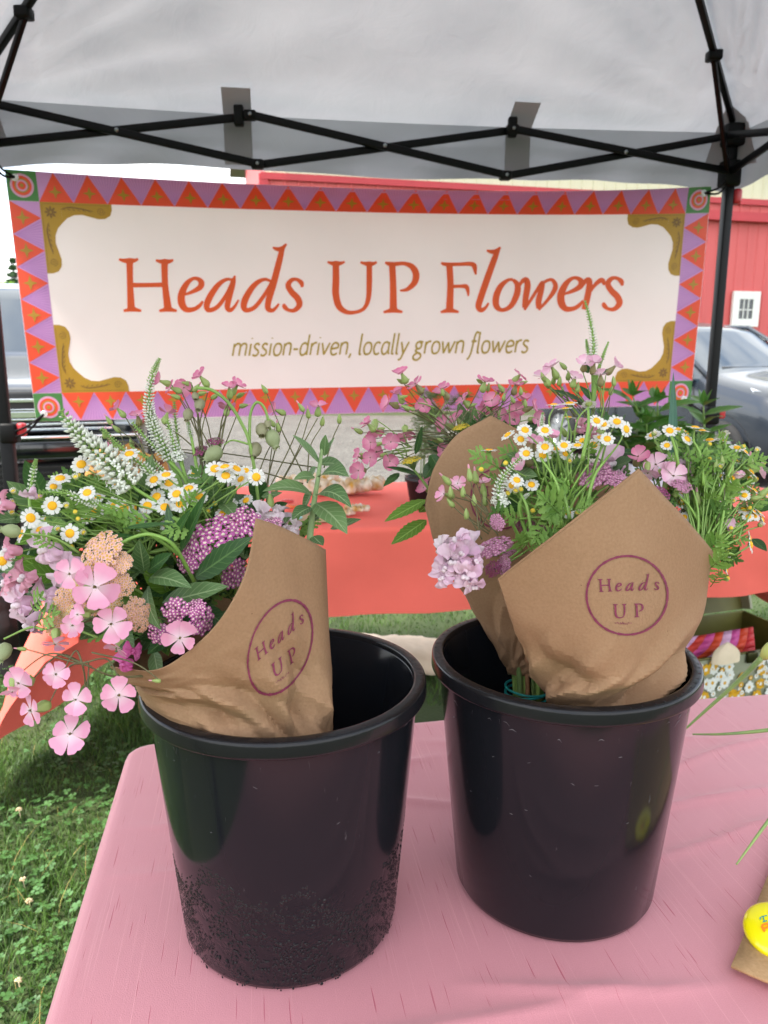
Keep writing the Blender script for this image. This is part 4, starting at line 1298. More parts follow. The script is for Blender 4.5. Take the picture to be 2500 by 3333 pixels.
# ------------------------------------------------------------------ under and beside the tables
M_bag = mat('pale_kraft_bag', '#e0cbb4', .85, var=.08, scale=14, bump=.5, bscale=18)
c = onz(1265, 2110, 0)
pb = thing('paper_bag', 'crumpled pale kraft paper bag lying on the grass under the coral table', 'paper bag', (c.x, c.y, 0))
q = MB(); P = []
pa, pb2 = onz(1090, 2120, .07), onz(1440, 2150, .05)
dv = (pb2 - pa); 
for i in range(25):
    u = i / 24; row = []
    sz = 1 if 0 < i < 24 else .9
    for k in range(21):
        a = k * 2 * math.pi / 20
        ca, sa = math.cos(a), math.sin(a)
        sq = 1 / max(abs(ca), abs(sa)) ** .65
        cr_ = .012 * noise.noise(Vector((u * 6, ca * 1.6, sa * 1.6))) + .008 * noise.noise(Vector((u * 15, ca * 4, sa * 4)))
        p = pa + dv * u
        p = Vector((p.x, p.y, 0)) + Vector((.12, .9, 0)).normalized() * (ca * (.115 * sq + cr_)) + Vector((0, 0, .068 + sa * (.058 * sq * (1 - .15 * u) + cr_)))
        p.z = max(p.z, .004)
        row.append(p)
    P.append(row)
q.grid(P)
for i in (0, 24):
    q.fan(P[i][:-1])
q.obj('bag_body', M_bag, pb)
# flat folded kraft sheet fold line
# black bag left of the coral table
M_blk = mat('black_nylon', '#0d0e10', .45, bump=.6, bscale=14)
c = onz(10, 2180, 0)
bb = thing('black_bag', 'slack black nylon bag on the grass at the left end of the coral table', 'bag', (c.x, c.y, 0))
q = MB(); P = []
for i in range(29):
    a = i * 2 * math.pi / 28; row = []
    for j in range(11):
        v = j / 10
        r_ = (.20 * (1 - .25 * v) if v < .85 else .16 * (1 - v) / .15 + .01) + .025 * noise.noise(Vector((math.cos(a) * 1.5, math.sin(a) * 1.5, v * 3)))
        row.append(Vector((c.x - .08 + r_ * 1.2 * math.cos(a), c.y + .1 + r_ * math.sin(a), max(.004, .36 * min(1, v * 1.12) + .01 * noise.noise(Vector((math.cos(a) * 2, math.sin(a) * 2, 7)))))))
    P.append(row)
q.grid(P); q.obj('bag_body', M_blk, bb)
q = MB(); q.tube(crom([(c.x - .2, c.y + .1, .35), (c.x - .14, c.y + .1, .46), (c.x - .02, c.y + .1, .46), (c.x + .04, c.y + .1, .35)], 6), .01, 6); q.obj('handle', M_blk, bb)
# olive suitcase with daisy print
def daisy_mat():
    m, n, l, bs = new_mat('daisy_print_vinyl')
    t = n.new('ShaderNodeTexCoord')
    bs.inputs['Base Color'].default_value = hexc('#8c8f72'); bs.inputs['Roughness'].default_value = .5
    return m
M_olive = mat('olive_vinyl', '#5d5a26', .55, var=.1, scale=12)
M_sage = mat('sage_print_ground', '#8b9078', .6, var=.05, scale=10)
M_dw = mat('printed_white', '#dfe2da', .6); M_dy = mat('printed_yellow', '#cf9e16', .6)
sF = onz(2500, 2112, .20)         # top edge of the front panel at the right
sL = onz(2240, 2152, .20)
ys = math.atan2(sF.y - sL.y, sF.x - sL.x)
sx = Vector((math.cos(ys), math.sin(ys), 0)); sy = Vector((-math.sin(ys), math.cos(ys), 0))
sLen = .74
s0 = sL - sx * .12; s0.z = 0
sc_ = thing('suitcase', 'open olive suitcase with daisy printed front standing on the grass', 'suitcase', s0 + sx * sLen / 2 + sy * .19)
Rz = Matrix.Rotation(ys, 3, 'Z')
def sbox(name, x, y, z, dx, dy, dz, m, parent, bevel=.004):
    q = MB(); q.box(s0 + sx * x + sy * y + Vector((0, 0, z)), (dx, dy, dz), Rz); return q.obj(name, m, parent, bevel=bevel)
fp = sbox('front_panel', sLen / 2, .004, .10, sLen, .008, .19, M_sage, sc_)
sbox('side_panel', .004, .20, .10, .008, .38, .19, M_olive, sc_); sbox('side_panel', sLen - .004, .20, .10, .008, .38, .19, M_olive, sc_)
sbox('back_panel', sLen / 2, .39, .10, sLen, .008, .19, M_olive, sc_); sbox('bottom_panel', sLen / 2, .20, .012, sLen - .02, .37, .01, M_olive, sc_)
q = MB(); q.tube([s0 + sx * 0 + Vector((0, 0, .198)), s0 + sx * sLen + Vector((0, 0, .198))], .005, 6); q.obj('piping', M_olive, sc_)
# lid leaning open
lidz = Vector((0, 0, .2)); ldir = (sy * .30 + Vector((0, 0, .95))).normalized()
q = MB(); a0 = s0 + sy * .395 + lidz
lidw = [a0, a0 + sx * sLen, a0 + sx * sLen + ldir * .20, a0 + ldir * .20]
q.add(lidw, [(0, 1, 2, 3)])
lid = q.obj('lid', M_olive, sc_, smooth=False); md = lid.modifiers.new('solid', 'SOLIDIFY'); md.thickness = .01
ln = ldir.cross(sx).normalized()
if ln.y > 0: ln = -ln
q = MB()
q.bar(a0 + ldir * .20 + ln * .02, a0 + sx * sLen + ldir * .20 + ln * .02, .012, .055, 0, ln); q.obj('lid_rim', M_dw, lid, smooth=False)
q = MB(); q.bar(a0 + sx * sLen + ln * .02, a0 + sx * sLen + ldir * .20 + ln * .02, .012, .055, 0, ln); q.obj('lid_rim', M_sage, lid, smooth=False)
q = MB(); q.box(s0 + sx * .40 + Vector((0, 0, .182)) - sy * .008, (.05, .014, .045), Rz); q.obj('latch', mat('bronze_latch', '#3b3a1e', .35, metal=.7), sc_, bevel=.008)
rr = random.Random(4)
for k in range(150):
    x = rr.uniform(.03, sLen - .03); z_ = rr.uniform(.02, .185); big = rr.random() < .45
    r_ = .023 if big else rr.uniform(.009, .012)
    wy = rr.random() < .65
    o_ = -.0006 - .00006 * k
    ct = s0 + sx * x + Vector((0, 0, z_)) + sy * o_
    pts = []
    for i in range(40):
        a = i * 2 * math.pi / 40
        rad = r_ * (.72 + .28 * abs(math.cos(a * 4)))
        pts.append(ct + sx * rad * math.cos(a) + Vector((0, 0, 1)) * rad * math.sin(a))
    pts = [p for p in pts if .008 < p.z < .193]
    if len(pts) > 20:
        q = MB(); q.fan(pts); dz_ = q.obj('printed_daisy', M_dw if wy else M_dy, fp, smooth=False)
        q = MB(); q.fan([ct - sy * .00003 + sx * r_ * .3 * math.cos(a * math.pi / 5) + Vector((0, 0, r_ * .3 * math.sin(a * math.pi / 5))) for a in range(10)])

        q.obj('printed_daisy', M_dy if wy else M_dw, fp, smooth=False)
# striped pouch and cream pouch inside the suitcase
t = thing('striped_pouch', 'pink and red striped pouch inside the open suitcase', 'pouch', s0 + sx * .28 + sy * .2 + Vector((0, 0, .02)))
pl0 = at(2150, 2160, s0.y + .10); pr0 = at(2460, 2128, s0.y + .22); pr1 = at(2452, 2040, s0.y + .26); pl1 = at(2235, 2075, s0.y + .16)
cols = ['#d9a9d0', '#cf3a2c', '#d8509a', '#d94a22', '#dfb3d6', '#d0519e', '#d8441f', '#c8262c']
q = MB(); mats_ = [mat('stripe_' + c_.strip('#'), c_, .6) for c_ in cols]
for k in range(8):
    u0, u1 = k / 8, (k + 1) / 8
    for j in range(4):
        v0, v1 = j / 4, (j + 1) / 4
        def sp(u, v):
            uu = min(1.0, max(0.0, u + (v - .5) * .10 * (1 if 0 < u < 1 else 0)))
            p = pl0.lerp(pr0, uu).lerp(pl1.lerp(pr1, uu), v)
            return p - sy * .02 * math.sin(math.pi * v) * math.sin(math.pi * min(1, max(0, uu)))
        q.add([sp(u0, v0), sp(u1, v0), sp(u1, v1), sp(u0, v1)], [(0, 1, 2, 3)], k)
o = q.obj('pouch_body', mats_, t); md = o.modifiers.new('solid', 'SOLIDIFY'); md.thickness = .02; md.offset = -1
t = thing('cream_pouch', 'cream cotton pouch lying in front of the striped pouch in suitcase', 'pouch', s0 + sx * .36 + sy * .08 + Vector((0, 0, .1)))
q = MB(); P = []
cc_ = at(2365, 2120, s0.y + .075)
for i in range(25):
    a = i * 2 * math.pi / 24; row = []
    for j in range(9):
        v = j / 8
        r_ = .062 * (1 - v ** 3.2) + .006 * noise.noise(Vector((math.cos(a) * 2, math.sin(a) * 2, v * 2)))
        row.append(cc_ + sx * r_ * math.cos(a) + sy * r_ * .35 * math.sin(a) + Vector((0, 0, -.04 + .075 * v)))
    P.append(row)
q.grid(P); q.obj('pouch_body', mat('cream_cotton', '#e3d3b6', .85, var=.06, scale=20, bump=.4, bscale=30), t)

# ------------------------------------------------------------------ right edge of the pink table
M_kraft = mat('kraft_paper', '#a9855c', .8, c2='#b8946a', scale=260, bump=.12, bscale=300, detail=3)
ea, eb2 = onz(2378, 3163, ZP + .006), onz(2510, 2830, ZP + .006)
dd = (eb2 - ea); dd.z = 0; dd.normalize(); dn_ = Vector((dd.y, -dd.x, 0))
env = thing('kraft_envelope', 'kraft paper envelope lying at the right edge of the pink table', 'envelope', (ea.x, ea.y, ZP))
q = MB(); P = []
for i in range(13):
    row = []
    for j in range(13):
        p = ea + dd * (.26 * i / 12) + dn_ * (.22 * j / 12)
        p.z = ZP + .007 + .004 * math.exp(-i / 2.0) * (1 if j < 3 else .4) + .002 * noise.noise(p * 14)
        row.append(p)
    P.append(row)
q.grid(P); o = q.obj('envelope_body', M_kraft, env); md = o.modifiers.new('solid', 'SOLIDIFY'); md.thickness = .003; md.offset = -1
q = MB(); P = [[p + Vector((0, 0, .0012)) for p in (ea + dd * (.02 + .24 * i / 8) + dn_ * .014 + Vector((0, 0, ZP + .0085 - ea.z)), ea + dd * (.02 + .24 * i / 8) + dn_ * .024 + Vector((0, 0, ZP + .0085 - ea.z)))] for i in range(9)]
q.grid(P); q.obj('fold', mat('kraft_fold', '#a07c54', .8, var=.05, scale=200), env)
# yellow pin badge with hand lettering
pc = onz(2534, 3028, ZP + .02); 
pin = thing('pin_badge', 'round yellow hand lettered pin badge on the kraft envelope', 'badge', (pc.x, pc.y, ZP + .012))
tl = Vector((-.10, -.25, 1)).normalized()
Q = Matrix.Translation((pc.x, pc.y, ZP + .020)) @ tl.to_track_quat('Z', 'Y').to_matrix().to_4x4()
rad = msize(106, pc)
q = MB(); q.lathe([(0, .006), (rad * .5, .0052), (rad * .85, .0035), (rad * .97, .0005), (rad, -.003), (rad * .93, -.0055), (0, -.0055)], 40, Q); q.obj('badge_face', mat('yellow_print', '#f3e60a', .25, coat=.6), pin)
def onpin(x, y):
    d = ray(x, y); n_ = tl; p0 = Vector((pc.x, pc.y, ZP + .0275))
    p = CAM + d * ((p0 - CAM).dot(n_) / d.dot(n_))
    rr_ = (p - p0).length
    return p - tl * (.0055 * (rr_ / rad) ** 2.4) + tl * .0004
zz = lambda x, y: onpin(2300 + x * .2861, 2700 + y * .2862)
q = MB()
for st in ([(690, 975, 12), (640, 985, 12), (606, 998, 12)], [(645, 985, 12), (652, 1020, 13), (660, 1045, 12)], [(640, 1047, 12), (690, 1035, 12)], [(606, 998, 12), (618, 1020, 12)], [(740, 965, 12), (750, 1030, 12)], [(790, 955, 12), (800, 1020, 12)], [(790, 955, 12), (840, 950, 12)]):
    q.stroke(st, zz, 0, 4)
q.obj('badge_lettering', mat('teal_ink', '#23908a', .4), pin)
q = MB()
for st in ([(628, 1085, 28), (650, 1130, 28), (668, 1150, 26)], [(625, 1085, 24), (680, 1070, 26), (705, 1080, 28), (700, 1105, 26), (655, 1118, 22)], [(760, 1060, 26), (780, 1130, 26)], [(760, 1060, 24), (830, 1050, 24)]):
    q.stroke(st, zz, 0, 4)
q.obj('badge_lettering', mat('orange_ink', '#f08a18', .4), pin)
# garlic scape stems reaching in from the right
M_scape = mat('scape_green', '#6f8c55', .45, c2='#93a860', scale=25)
def scape(label, pts, r0, r1, head=None):
    W = [at(x, y, Y) for x, y, Y in pts]
    t = thing('garlic_scape', label, 'flower stem', W[0], 'loose green stems at the right of the pink table')
    S = crom(W, 8)
    q = MB(); q.tube(S, [r0 + (r1 - r0) * i / (len(S) - 1) for i in range(len(S))], 8); q.obj('stem', M_scape, t)
    if head:
        h = at(*head[0]); g = at(*head[1])
        q = MB(); q.tube([h, h.lerp(g, .3), h.lerp(g, .6), g], [r1, r1 * 2.3, r1 * 2.6, r1 * 1.2], 10); q.obj('bud_sheath', mat('pale_green_bud', '#c3cc74', .5), t)
scape('long green stem with pale bud rising at the right of the buckets', [(2214, 2388, .88), (2300, 2310, .87), (2400, 2220, .86), (2480, 2140, .85)], .0011, .0035, ((2480, 2142, .85), (2540, 2090, .845)))
scape('thin green stem lying level above the pink cloth at right', [(2255, 2390, .86), (2340, 2390, .84), (2430, 2384, .83), (2540, 2372, .82)], .0010, .0026)
scape('short green stem tip pointing down near the kraft envelope', [(2397, 2814, .64), (2440, 2755, .65), (2480, 2700, .66), (2540, 2620, .67)], .0008, .0019)
# ------------------------------------------------------------------ buckets
def bucket_mat(name, wet):
    m, n, l, bs = new_mat(name)
    t = n.new('ShaderNodeTexCoord'); sp = n.new('ShaderNodeSeparateXYZ'); l.new(t.outputs['Object'], sp.inputs[0])
    bs.inputs['Base Color'].default_value = (.010, .011, .014, 1)
    bs.inputs['Specular IOR Level'].default_value = .24
    # fine scuffs: thin bright scratches on the plastic
    mp_ = n.new('ShaderNodeMapping'); mp_.inputs['Scale'].default_value = (30, 30, 7); mp_.inputs['Rotation'].default_value = (.3, .5, .2)
    v = n.new('ShaderNodeTexNoise'); v.inputs['Scale'].default_value = 3.2; v.inputs['Detail'].default_value = 8; v.inputs['Roughness'].default_value = .7
    l.new(t.outputs['Object'], mp_.inputs['Vector']); l.new(mp_.outputs['Vector'], v.inputs['Vector'])
    r1 = n.new('ShaderNodeValToRGB'); r1.color_ramp.elements[0].position = .67; r1.color_ramp.elements[1].position = .72
    l.new(v.outputs['Fac'], r1.inputs['Fac'])
    mxc = n.new('ShaderNodeMix'); mxc.data_type = 'RGBA'; mxc.inputs[6].default_value = (.010, .011, .014, 1); mxc.inputs[7].default_value = (.10, .10, .105, 1)
    l.new(r1.outputs['Color'], mxc.inputs[0]); l.new(mxc.outputs[2], bs.inputs['Base Color'])
    sm = n.new('ShaderNodeTexNoise'); sm.inputs['Scale'].default_value = 7; sm.inputs['Detail'].default_value = 4; l.new(t.outputs['Object'], sm.inputs['Vector'])
    rr_ = n.new('ShaderNodeMapRange'); rr_.inputs[1].default_value = .3; rr_.inputs[2].default_value = .7; rr_.inputs[3].default_value = .10; rr_.inputs[4].default_value = .17
    l.new(sm.outputs['Fac'], rr_.inputs[0]); l.new(rr_.outputs[0], bs.inputs['Roughness'])
    bp = n.new('ShaderNodeBump'); bp.inputs['Strength'].default_value = .05; bp.inputs['Distance'].default_value = .004
    l.new(sm.outputs['Fac'], bp.inputs['Height'])
    last = bp.outputs['Normal']
    if wet:
        # water beads below an uneven tide line
        nz = n.new('ShaderNodeTexNoise'); nz.inputs['Scale'].default_value = 26; nz.inputs['Detail'].default_value = 6
        l.new(t.outputs['Object'], nz.inputs['Vector'])
        edge = n.new('ShaderNodeMath'); edge.operation = 'MULTIPLY_ADD'; edge.inputs[1].default_value = .12; edge.inputs[2].default_value = .030
        l.new(nz.outputs['Fac'], edge.inputs[0])
        mr = n.new('ShaderNodeMath'); mr.operation = 'LESS_THAN'; l.new(sp.outputs['Z'], mr.inputs[0]); l.new(edge.outputs[0], mr.inputs[1])
        vo = n.new('ShaderNodeTexVoronoi'); vo.inputs['Scale'].default_value = 520; vo.feature = 'SMOOTH_F1'
        dn = n.new('ShaderNodeTexNoise'); dn.inputs['Scale'].default_value = 90; dn.inputs['Detail'].default_value = 2
        l.new(t.outputs['Object'], dn.inputs['Vector']); l.new(t.outputs['Object'], vo.inputs['Vector'])
        dr = n.new('ShaderNodeMapRange'); dr.inputs[1].default_value = .45; dr.inputs[2].default_value = .62; l.new(dn.outputs['Fac'], dr.inputs[0])
        ml = n.new('ShaderNodeMath'); ml.operation = 'MULTIPLY'; l.new(vo.outputs['Distance'], ml.inputs[0]); l.new(mr.outputs[0], ml.inputs[1])
        ml2 = n.new('ShaderNodeMath'); ml2.operation = 'MULTIPLY'; l.new(ml.outputs[0], ml2.inputs[0]); l.new(dr.outputs[0], ml2.inputs[1])
        b2 = n.new('ShaderNodeBump'); b2.inputs['Strength'].default_value = .5; b2.inputs['Distance'].default_value = .001; b2.invert = True
        l.new(ml2.outputs[0], b2.inputs['Height']); l.new(last, b2.inputs['Normal'])
        last = b2.outputs['Normal']
        rm = n.new('ShaderNodeMix'); l.new(mr.outputs[0], rm.inputs[0]); l.new(rr_.outputs[0], rm.inputs[2]); rm.inputs[3].default_value = .12
        l.new(rm.outputs[0], bs.inputs['Roughness'])
    l.new(last, bs.inputs['Normal'])
    return m
BR, BB, BH = .124, .1015, .246
BKT = [Vector((-.0915, .668, ZP + .002)), Vector((.1785, .722, ZP + .002))]
M_rimp = mat('black_rim_plastic', (.010, .010, .012), .22, bump=.05, bscale=60, spec=.3)
for c, wet, lab in ((BKT[0], True, 'black plastic flower bucket with water beads, left of the pair'), (BKT[1], False, 'dry scuffed black plastic flower bucket holding two bouquets')):
    t = thing('flower_bucket', lab, 'bucket', c, 'black buckets on the pink table')
    q = MB()
    q.lathe([(0, .002), (BB * .9, .002), (BB * .975, .001), (BB, .006), (BB + (BR - BB) * .55, BH * .55), (BR - .001, BH - .010)], 96)
    q.lathe([(BR - .0015, BH - .010), (BR - .004, BH - .002), (BR - .0055, BH - .004), (BB + (BR - BB) * .5 - .003, BH * .5), (BB - .004, .008), (0, .007)], 96)
    link('body', q.mesh('body', bucket_mat('bucket_plastic_wet' if wet else 'bucket_plastic_dry', wet)), t, Matrix.Translation(c))
    q = MB()
    q.lathe([(BR - .005, BH - .003), (BR - .0046, BH + .001), (BR - .004, BH + .0022), (BR - .0025, BH + .0025), (BR + .0038, BH + .0022), (BR + .0052, BH + .0018), (BR + .0062, BH + .0004), (BR + .0066, BH - .0014), (BR + .0070, BH - .0090), (BR + .0070, BH - .0105), (BR + .0064, BH - .0118), (BR + .0052, BH - .0124), (BR - .001, BH - .0124)], 96)
    link('rim', q.mesh('rim', M_rimp), t, Matrix.Translation(c))
    ro_ = [o for o in t.children if o.name.startswith('rim')][0]
    q = MB()
    for k in range(60):
        if wet and k % 3: continue
        a = k * math.pi / 30 + random.uniform(-.02, .02)
        d = Vector((math.cos(a), math.sin(a), 0))
        q.tube([d * (BR - .002) + Vector((0, 0, BH + .0018)), d * (BR + .003) + Vector((0, 0, BH + .0022)), d * (BR + .0058) + Vector((0, 0, BH - .001))], .0006, 4)
    link('rim_ribs', q.mesh('rim_ribs', M_rimp), ro_, local=Matrix.Identity(4))

# ------------------------------------------------------------------ kraft paper cones
def kraft():
    m, n, l, bs = new_mat('kraft_wrap')
    t = n.new('ShaderNodeTexCoord')
    f1 = n.new('ShaderNodeTexNoise'); f1.inputs['Scale'].default_value = 420; f1.inputs['Detail'].default_value = 4
    f2 = n.new('ShaderNodeTexNoise'); f2.inputs['Scale'].default_value = 9; f2.inputs['Detail'].default_value = 4
    sp = n.new('ShaderNodeTexVoronoi'); sp.inputs['Scale'].default_value = 130
    for k in (f1, f2, sp): l.new(t.outputs['Object'], k.inputs['Vector'])
    m1 = n.new('ShaderNodeMix'); m1.data_type = 'RGBA'; m1.inputs[6].default_value = hexc('#927154'); m1.inputs[7].default_value = hexc('#a98768')
    l.new(f1.outputs['Fac'], m1.inputs[0])
    m2 = n.new('ShaderNodeMix'); m2.data_type = 'RGBA'; m2.blend_type = 'MULTIPLY'; m2.inputs[0].default_value = .35
    l.new(m1.outputs[2], m2.inputs[6])
    cr = n.new('ShaderNodeValToRGB'); cr.color_ramp.elements[0].position = .3; cr.color_ramp.elements[1].position = .7
    cr.color_ramp.elements[0].color = hexc('#c8bba8'); cr.color_ramp.elements[1].color = (1, 1, 1, 1)
    l.new(f2.outputs['Fac'], cr.inputs['Fac']); l.new(cr.outputs['Color'], m2.inputs[7])
    lt = n.new('ShaderNodeMath'); lt.operation = 'LESS_THAN'; lt.inputs[1].default_value = .055; l.new(sp.outputs['Distance'], lt.inputs[0])
    rn = n.new('ShaderNodeSeparateColor'); l.new(sp.outputs['Color'], rn.inputs[0])
    g = n.new('ShaderNodeMath'); g.operation = 'GREATER_THAN'; g.inputs[1].default_value = .9; l.new(rn.outputs[0], g.inputs[0])
    ml = n.new('ShaderNodeMath'); ml.operation = 'MULTIPLY'; l.new(lt.outputs[0], ml.inputs[0]); l.new(g.outputs[0], ml.inputs[1])
    m3 = n.new('ShaderNodeMix'); m3.data_type = 'RGBA'; m3.inputs[7].default_value = hexc('#5a3a20'); l.new(ml.outputs[0], m3.inputs[0]); l.new(m2.outputs[2], m3.inputs[6])
    l.new(m3.outputs[2], bs.inputs['Base Color']); bs.inputs['Roughness'].default_value = .78; bs.inputs['Specular IOR Level'].default_value = .3
    bp = n.new('ShaderNodeBump'); bp.inputs['Strength'].default_value = .18; bp.inputs['Distance'].default_value = .002; l.new(f1.outputs['Fac'], bp.inputs['Height'])
    l.new(bp.outputs['Normal'], bs.inputs['Normal'])
    return m
M_wrap = kraft()
M_stamp = mat('maroon_ink', '#6e2040', .7, c2='#82304c', scale=300)

def facet(x, y, period, seed):
    """piecewise flat relief: random node heights joined by triangles, as creased paper."""
    y = y + .5 * x; x = x + .25 * math.sin(y * 1.7 + seed)
    i, j = math.floor(x), math.floor(y); fx, fy = x - i, y - j
    def h(i_, j_):
        return random.Random((i_ % period) * 7919 + (j_ + (0 if 0 <= i_ < period else 0)) * 104729 + int(seed * 1000)).uniform(-1, 1)
    if fx + fy < 1:
        return h(i, j) * (1 - fx - fy) + h(i + 1, j) * fx + h(i, j + 1) * fy
    return h(i + 1, j + 1) * (fx + fy - 1) + h(i, j + 1) * (1 - fx) + h(i + 1, j) * (1 - fy)

def wrap(root, loops, seed, crumple, corners=(), calm=False, folds=()):
    """loops: list of rings (mouth first) with matching (x, y, Y) control points in whole-picture positions, or world points."""
    n = len(loops[0])
    rings = [[(p if isinstance(p, Vector) else atd(*p)) for p in lp] for lp in loops]
    # around: smooth except at the sheet corners
    def around(ring, k=14):
        outp = []
        for i in range(n):
            a, b_, c_, d = ring[(i - 1) % n], ring[i], ring[(i + 1) % n], ring[(i + 2) % n]
            if i in corners: a = b_ * 2 - c_
            if (i + 1) % n in corners: d = c_ * 2 - b_
            for s in range(k):
                t = s / k
                outp.append(.5 * (2 * b_ + (c_ - a) * t + (2 * a - 5 * b_ + 4 * c_ - d) * t * t + (3 * b_ - a - 3 * c_ + d) * t ** 3))
        return outp
    soft = corners; 
    Rg = [around(rings[0])]
    cs = corners; corners = ()
    for r_ in rings[1:]: Rg.append(around(r_))
    corners = cs
    P = []
    NV = 20
    for i in range(len(Rg[0])):
        col = crom([tuple(r_[i]) for r_ in Rg], NV)
        P.append([Vector(c) for c in col])
    m = len(P[0])
    # crumples: creases that gather towards the neck
    ctr = [sum((P[i][j] for i in range(len(P))), Vector()) / len(P) for j in range(m)]
    for i in range(len(P)):
        for j in range(m):
            t = j / (m - 1)
            d = (P[i][j] - ctr[j]); L = d.length + 1e-6; d /= L
            a = i / len(P) * 2 * math.pi
            am = crumple * min(1, max(0, t - .10) / .30) ** 1.3
            if calm: am *= min(1, (min(a, 2 * math.pi - a) / .55) ** 2 + .05)
            fa = facet(a * 10 / (2 * math.pi), t * 11 + .6 * math.sin(a), 10, seed) + .45 * facet(a * 19 / (2 * math.pi) + .5, t * 20, 19, seed + 3)
            ii = i / len(P) * n; fo = 0.0
            for (i0, t0, i1, t1, dp, wd) in folds:      # explicit creases: sharp crest, straight sides
                ax_, ay_, bx_, by_ = i0, t0 * 12, i1, t1 * 12
                L2 = (bx_ - ax_) ** 2 + (by_ - ay_) ** 2
                k_ = max(0, min(1, ((ii - ax_) * (bx_ - ax_) + (t * 12 - ay_) * (by_ - ay_)) / L2))
                ds = math.hypot(ii - ax_ - k_ * (bx_ - ax_), t * 12 - ay_ - k_ * (by_ - ay_))
                fo += dp * max(0, 1 - ds / wd) * math.sin(math.pi * (.15 + .7 * k_))
            P[i][j] = P[i][j] + d * fo + d * (am * fa + .0016 * noise.noise(Vector((math.cos(a) * 2, math.sin(a) * 2, t * 3 + seed))))
    q = MB(); q.grid(P, closeu=True)
    me = q.mesh('paper_wrap', M_wrap)
    bm_ = bmesh.new(); bm_.from_mesh(me); bmesh.ops.recalc_face_normals(bm_, faces=bm_.faces)
    fz = bm_.faces
    bm_.faces.ensure_lookup_table()
    # normals must look away from the axis
    f0 = bm_.faces[len(bm_.faces) // 2]
    if f0.normal.dot(f0.calc_center_median() - ctr[m // 2]) < 0:
        bmesh.ops.reverse_faces(bm_, faces=bm_.faces)
    bvh = BVHTree.FromBMesh(bm_)
    bm_.to_mesh(me); bm_.free()
    me.set_sharp_from_angle(angle=R(9))
    o = link('paper_wrap', me, root)
    md = o.modifiers.new('solid', 'SOLIDIFY'); md.thickness = .0007; md.offset = -1
    return o, bvh, P

def stamp(wrapo, bvh, c, ax, ay, wear=None):
    q = MB()
    off = [.0006]
    def onw(x, y):
        sx_, sy_ = c[0] + ax[0] * x + ay[0] * y, c[1] + ax[1] * x + ay[1] * y
        d = ray(sx_, sy_).normalized()
        h = bvh.ray_cast(CAM, d)
        if h[0] is None:
            return None
        nn = h[1] if h[1].dot(d) < 0 else -h[1]
        return h[0] + nn * off[0]
    class Miss(Exception): pass
    def fm(x, y):
        p = onw(x, y)
        if p is None: raise Miss()
        return p
    def S(st, n=4):
        try:
            q.stroke(st, fm, 0, n)
        except Miss:
            pass
        off[0] = .0006 + (off[0] - .0006 + .00002) % .0003
    N = 72
    for k in range(N):
        a0, a1 = k * 2 * math.pi / N, (k + 1.02) * 2 * math.pi / N
        wd = .055 + .012 * math.sin(k * 2.3) * math.sin(k * .7)
        S([(math.cos(a0), math.sin(a0), wd), (math.cos(a1), math.sin(a1), wd)])
    sc = .2 / 182
    def word(keys, y0, s):
        for key, x0, gx in keys:
            for st in GL[key]:
                S([((x0 + (x - gx) * s - 1023) / 182, (y0 + (y - 527) * s - 190) / 182, w_ * s / 182 * 1.4) for x, y, w_ in st], 3)
    word((('H', 893, 155), ('e', 972, 478), ('a', 1018, 620), ('d', 1076, 823), ('s', 1146, 1045)), 170, .205)
    word((('U', 958, 1285), ('P', 1052, 95)), 292, .225)
    # faint worn line of small type under the words
    rr = random.Random(3)
    for k in range(16):
        x = -.32 + k * .026
        S([(x, .70 + rr.uniform(-.03, .03), .014), (x + rr.uniform(.006, .018), .72 + rr.uniform(-.03, .03), .012)], 2)
    return q.obj('stamp', M_stamp, wrapo)

bqL = thing('flower_bouquet', 'bouquet in kraft paper spilling left out of the wet bucket', 'bouquet', BKT[0] + Vector((.02, -.02, .01)), 'kraft wrapped bouquets')
bqF = thing('flower_bouquet', 'front bouquet of feverfew in kraft paper in the dry bucket', 'bouquet', BKT[1] + Vector((.01, -.02, .01)), 'kraft wrapped bouquets')
bqB = thing('flower_bouquet', 'rear kraft wrapped bouquet with teal band leaning left in the dry bucket', 'bouquet', BKT[1] + Vector((-.02, .06, .01)), 'kraft wrapped bouquets')

mouthL = [(697, 1182, .635), (628, 1146, .60), (553, 1120, .575), (531, 1235, .558), (478, 1335, .55), (402, 1410, .55), (325, 1450, .56), (238, 1440, .60), (290, 1385, .69), (430, 1275, .76), (580, 1205, .77), (690, 1188, .70)]
midL = [(712, 1440, .625), (672, 1420, .592), (615, 1400, .572), (562, 1420, .562), (500, 1440, .556), (425, 1462, .556), (350, 1478, .565), (272, 1472, .605), (320, 1440, .68), (450, 1390, .74), (600, 1370, .745), (700, 1400, .69)]
lowL = [(717, 1570, .612), (690, 1590, .590), (645, 1600, .578), (585, 1600, .570), (520, 1588, .567), (450, 1572, .568), (385, 1550, .575), (325, 1520, .612), (360, 1490, .68), (460, 1470, .73), (600, 1480, .735), (700, 1520, .68)]
def shrink(ring, c, z, s):
    return [Vector((c.x + (atd(*p).x - c.x) * s, c.y + (atd(*p).y - c.y) * s, z)) for p in ring]
cL = BKT[0] + Vector((.015, -.01, 0))
wL, bvL, PL = wrap(bqL, [mouthL, midL, lowL, shrink(lowL, cL, ZP + .13, .72), shrink(lowL, cL, ZP + .05, .5)], 1.3, .010, corners=(2, 7), calm=True, folds=((.5, .30, 1.3, .56, .008, .55), (1.25, .26, 2.1, .52, -.010, .6), (3.0, .42, 4.7, .385, .011, .6), (4.1, .47, 5.7, .42, -.010, .55), (2.3, .50, 3.5, .36, -.009, .55), (5.2, .38, 6.7, .43, .008, .5), (3.6, .36, 5.2, .30, -.004, .5)))
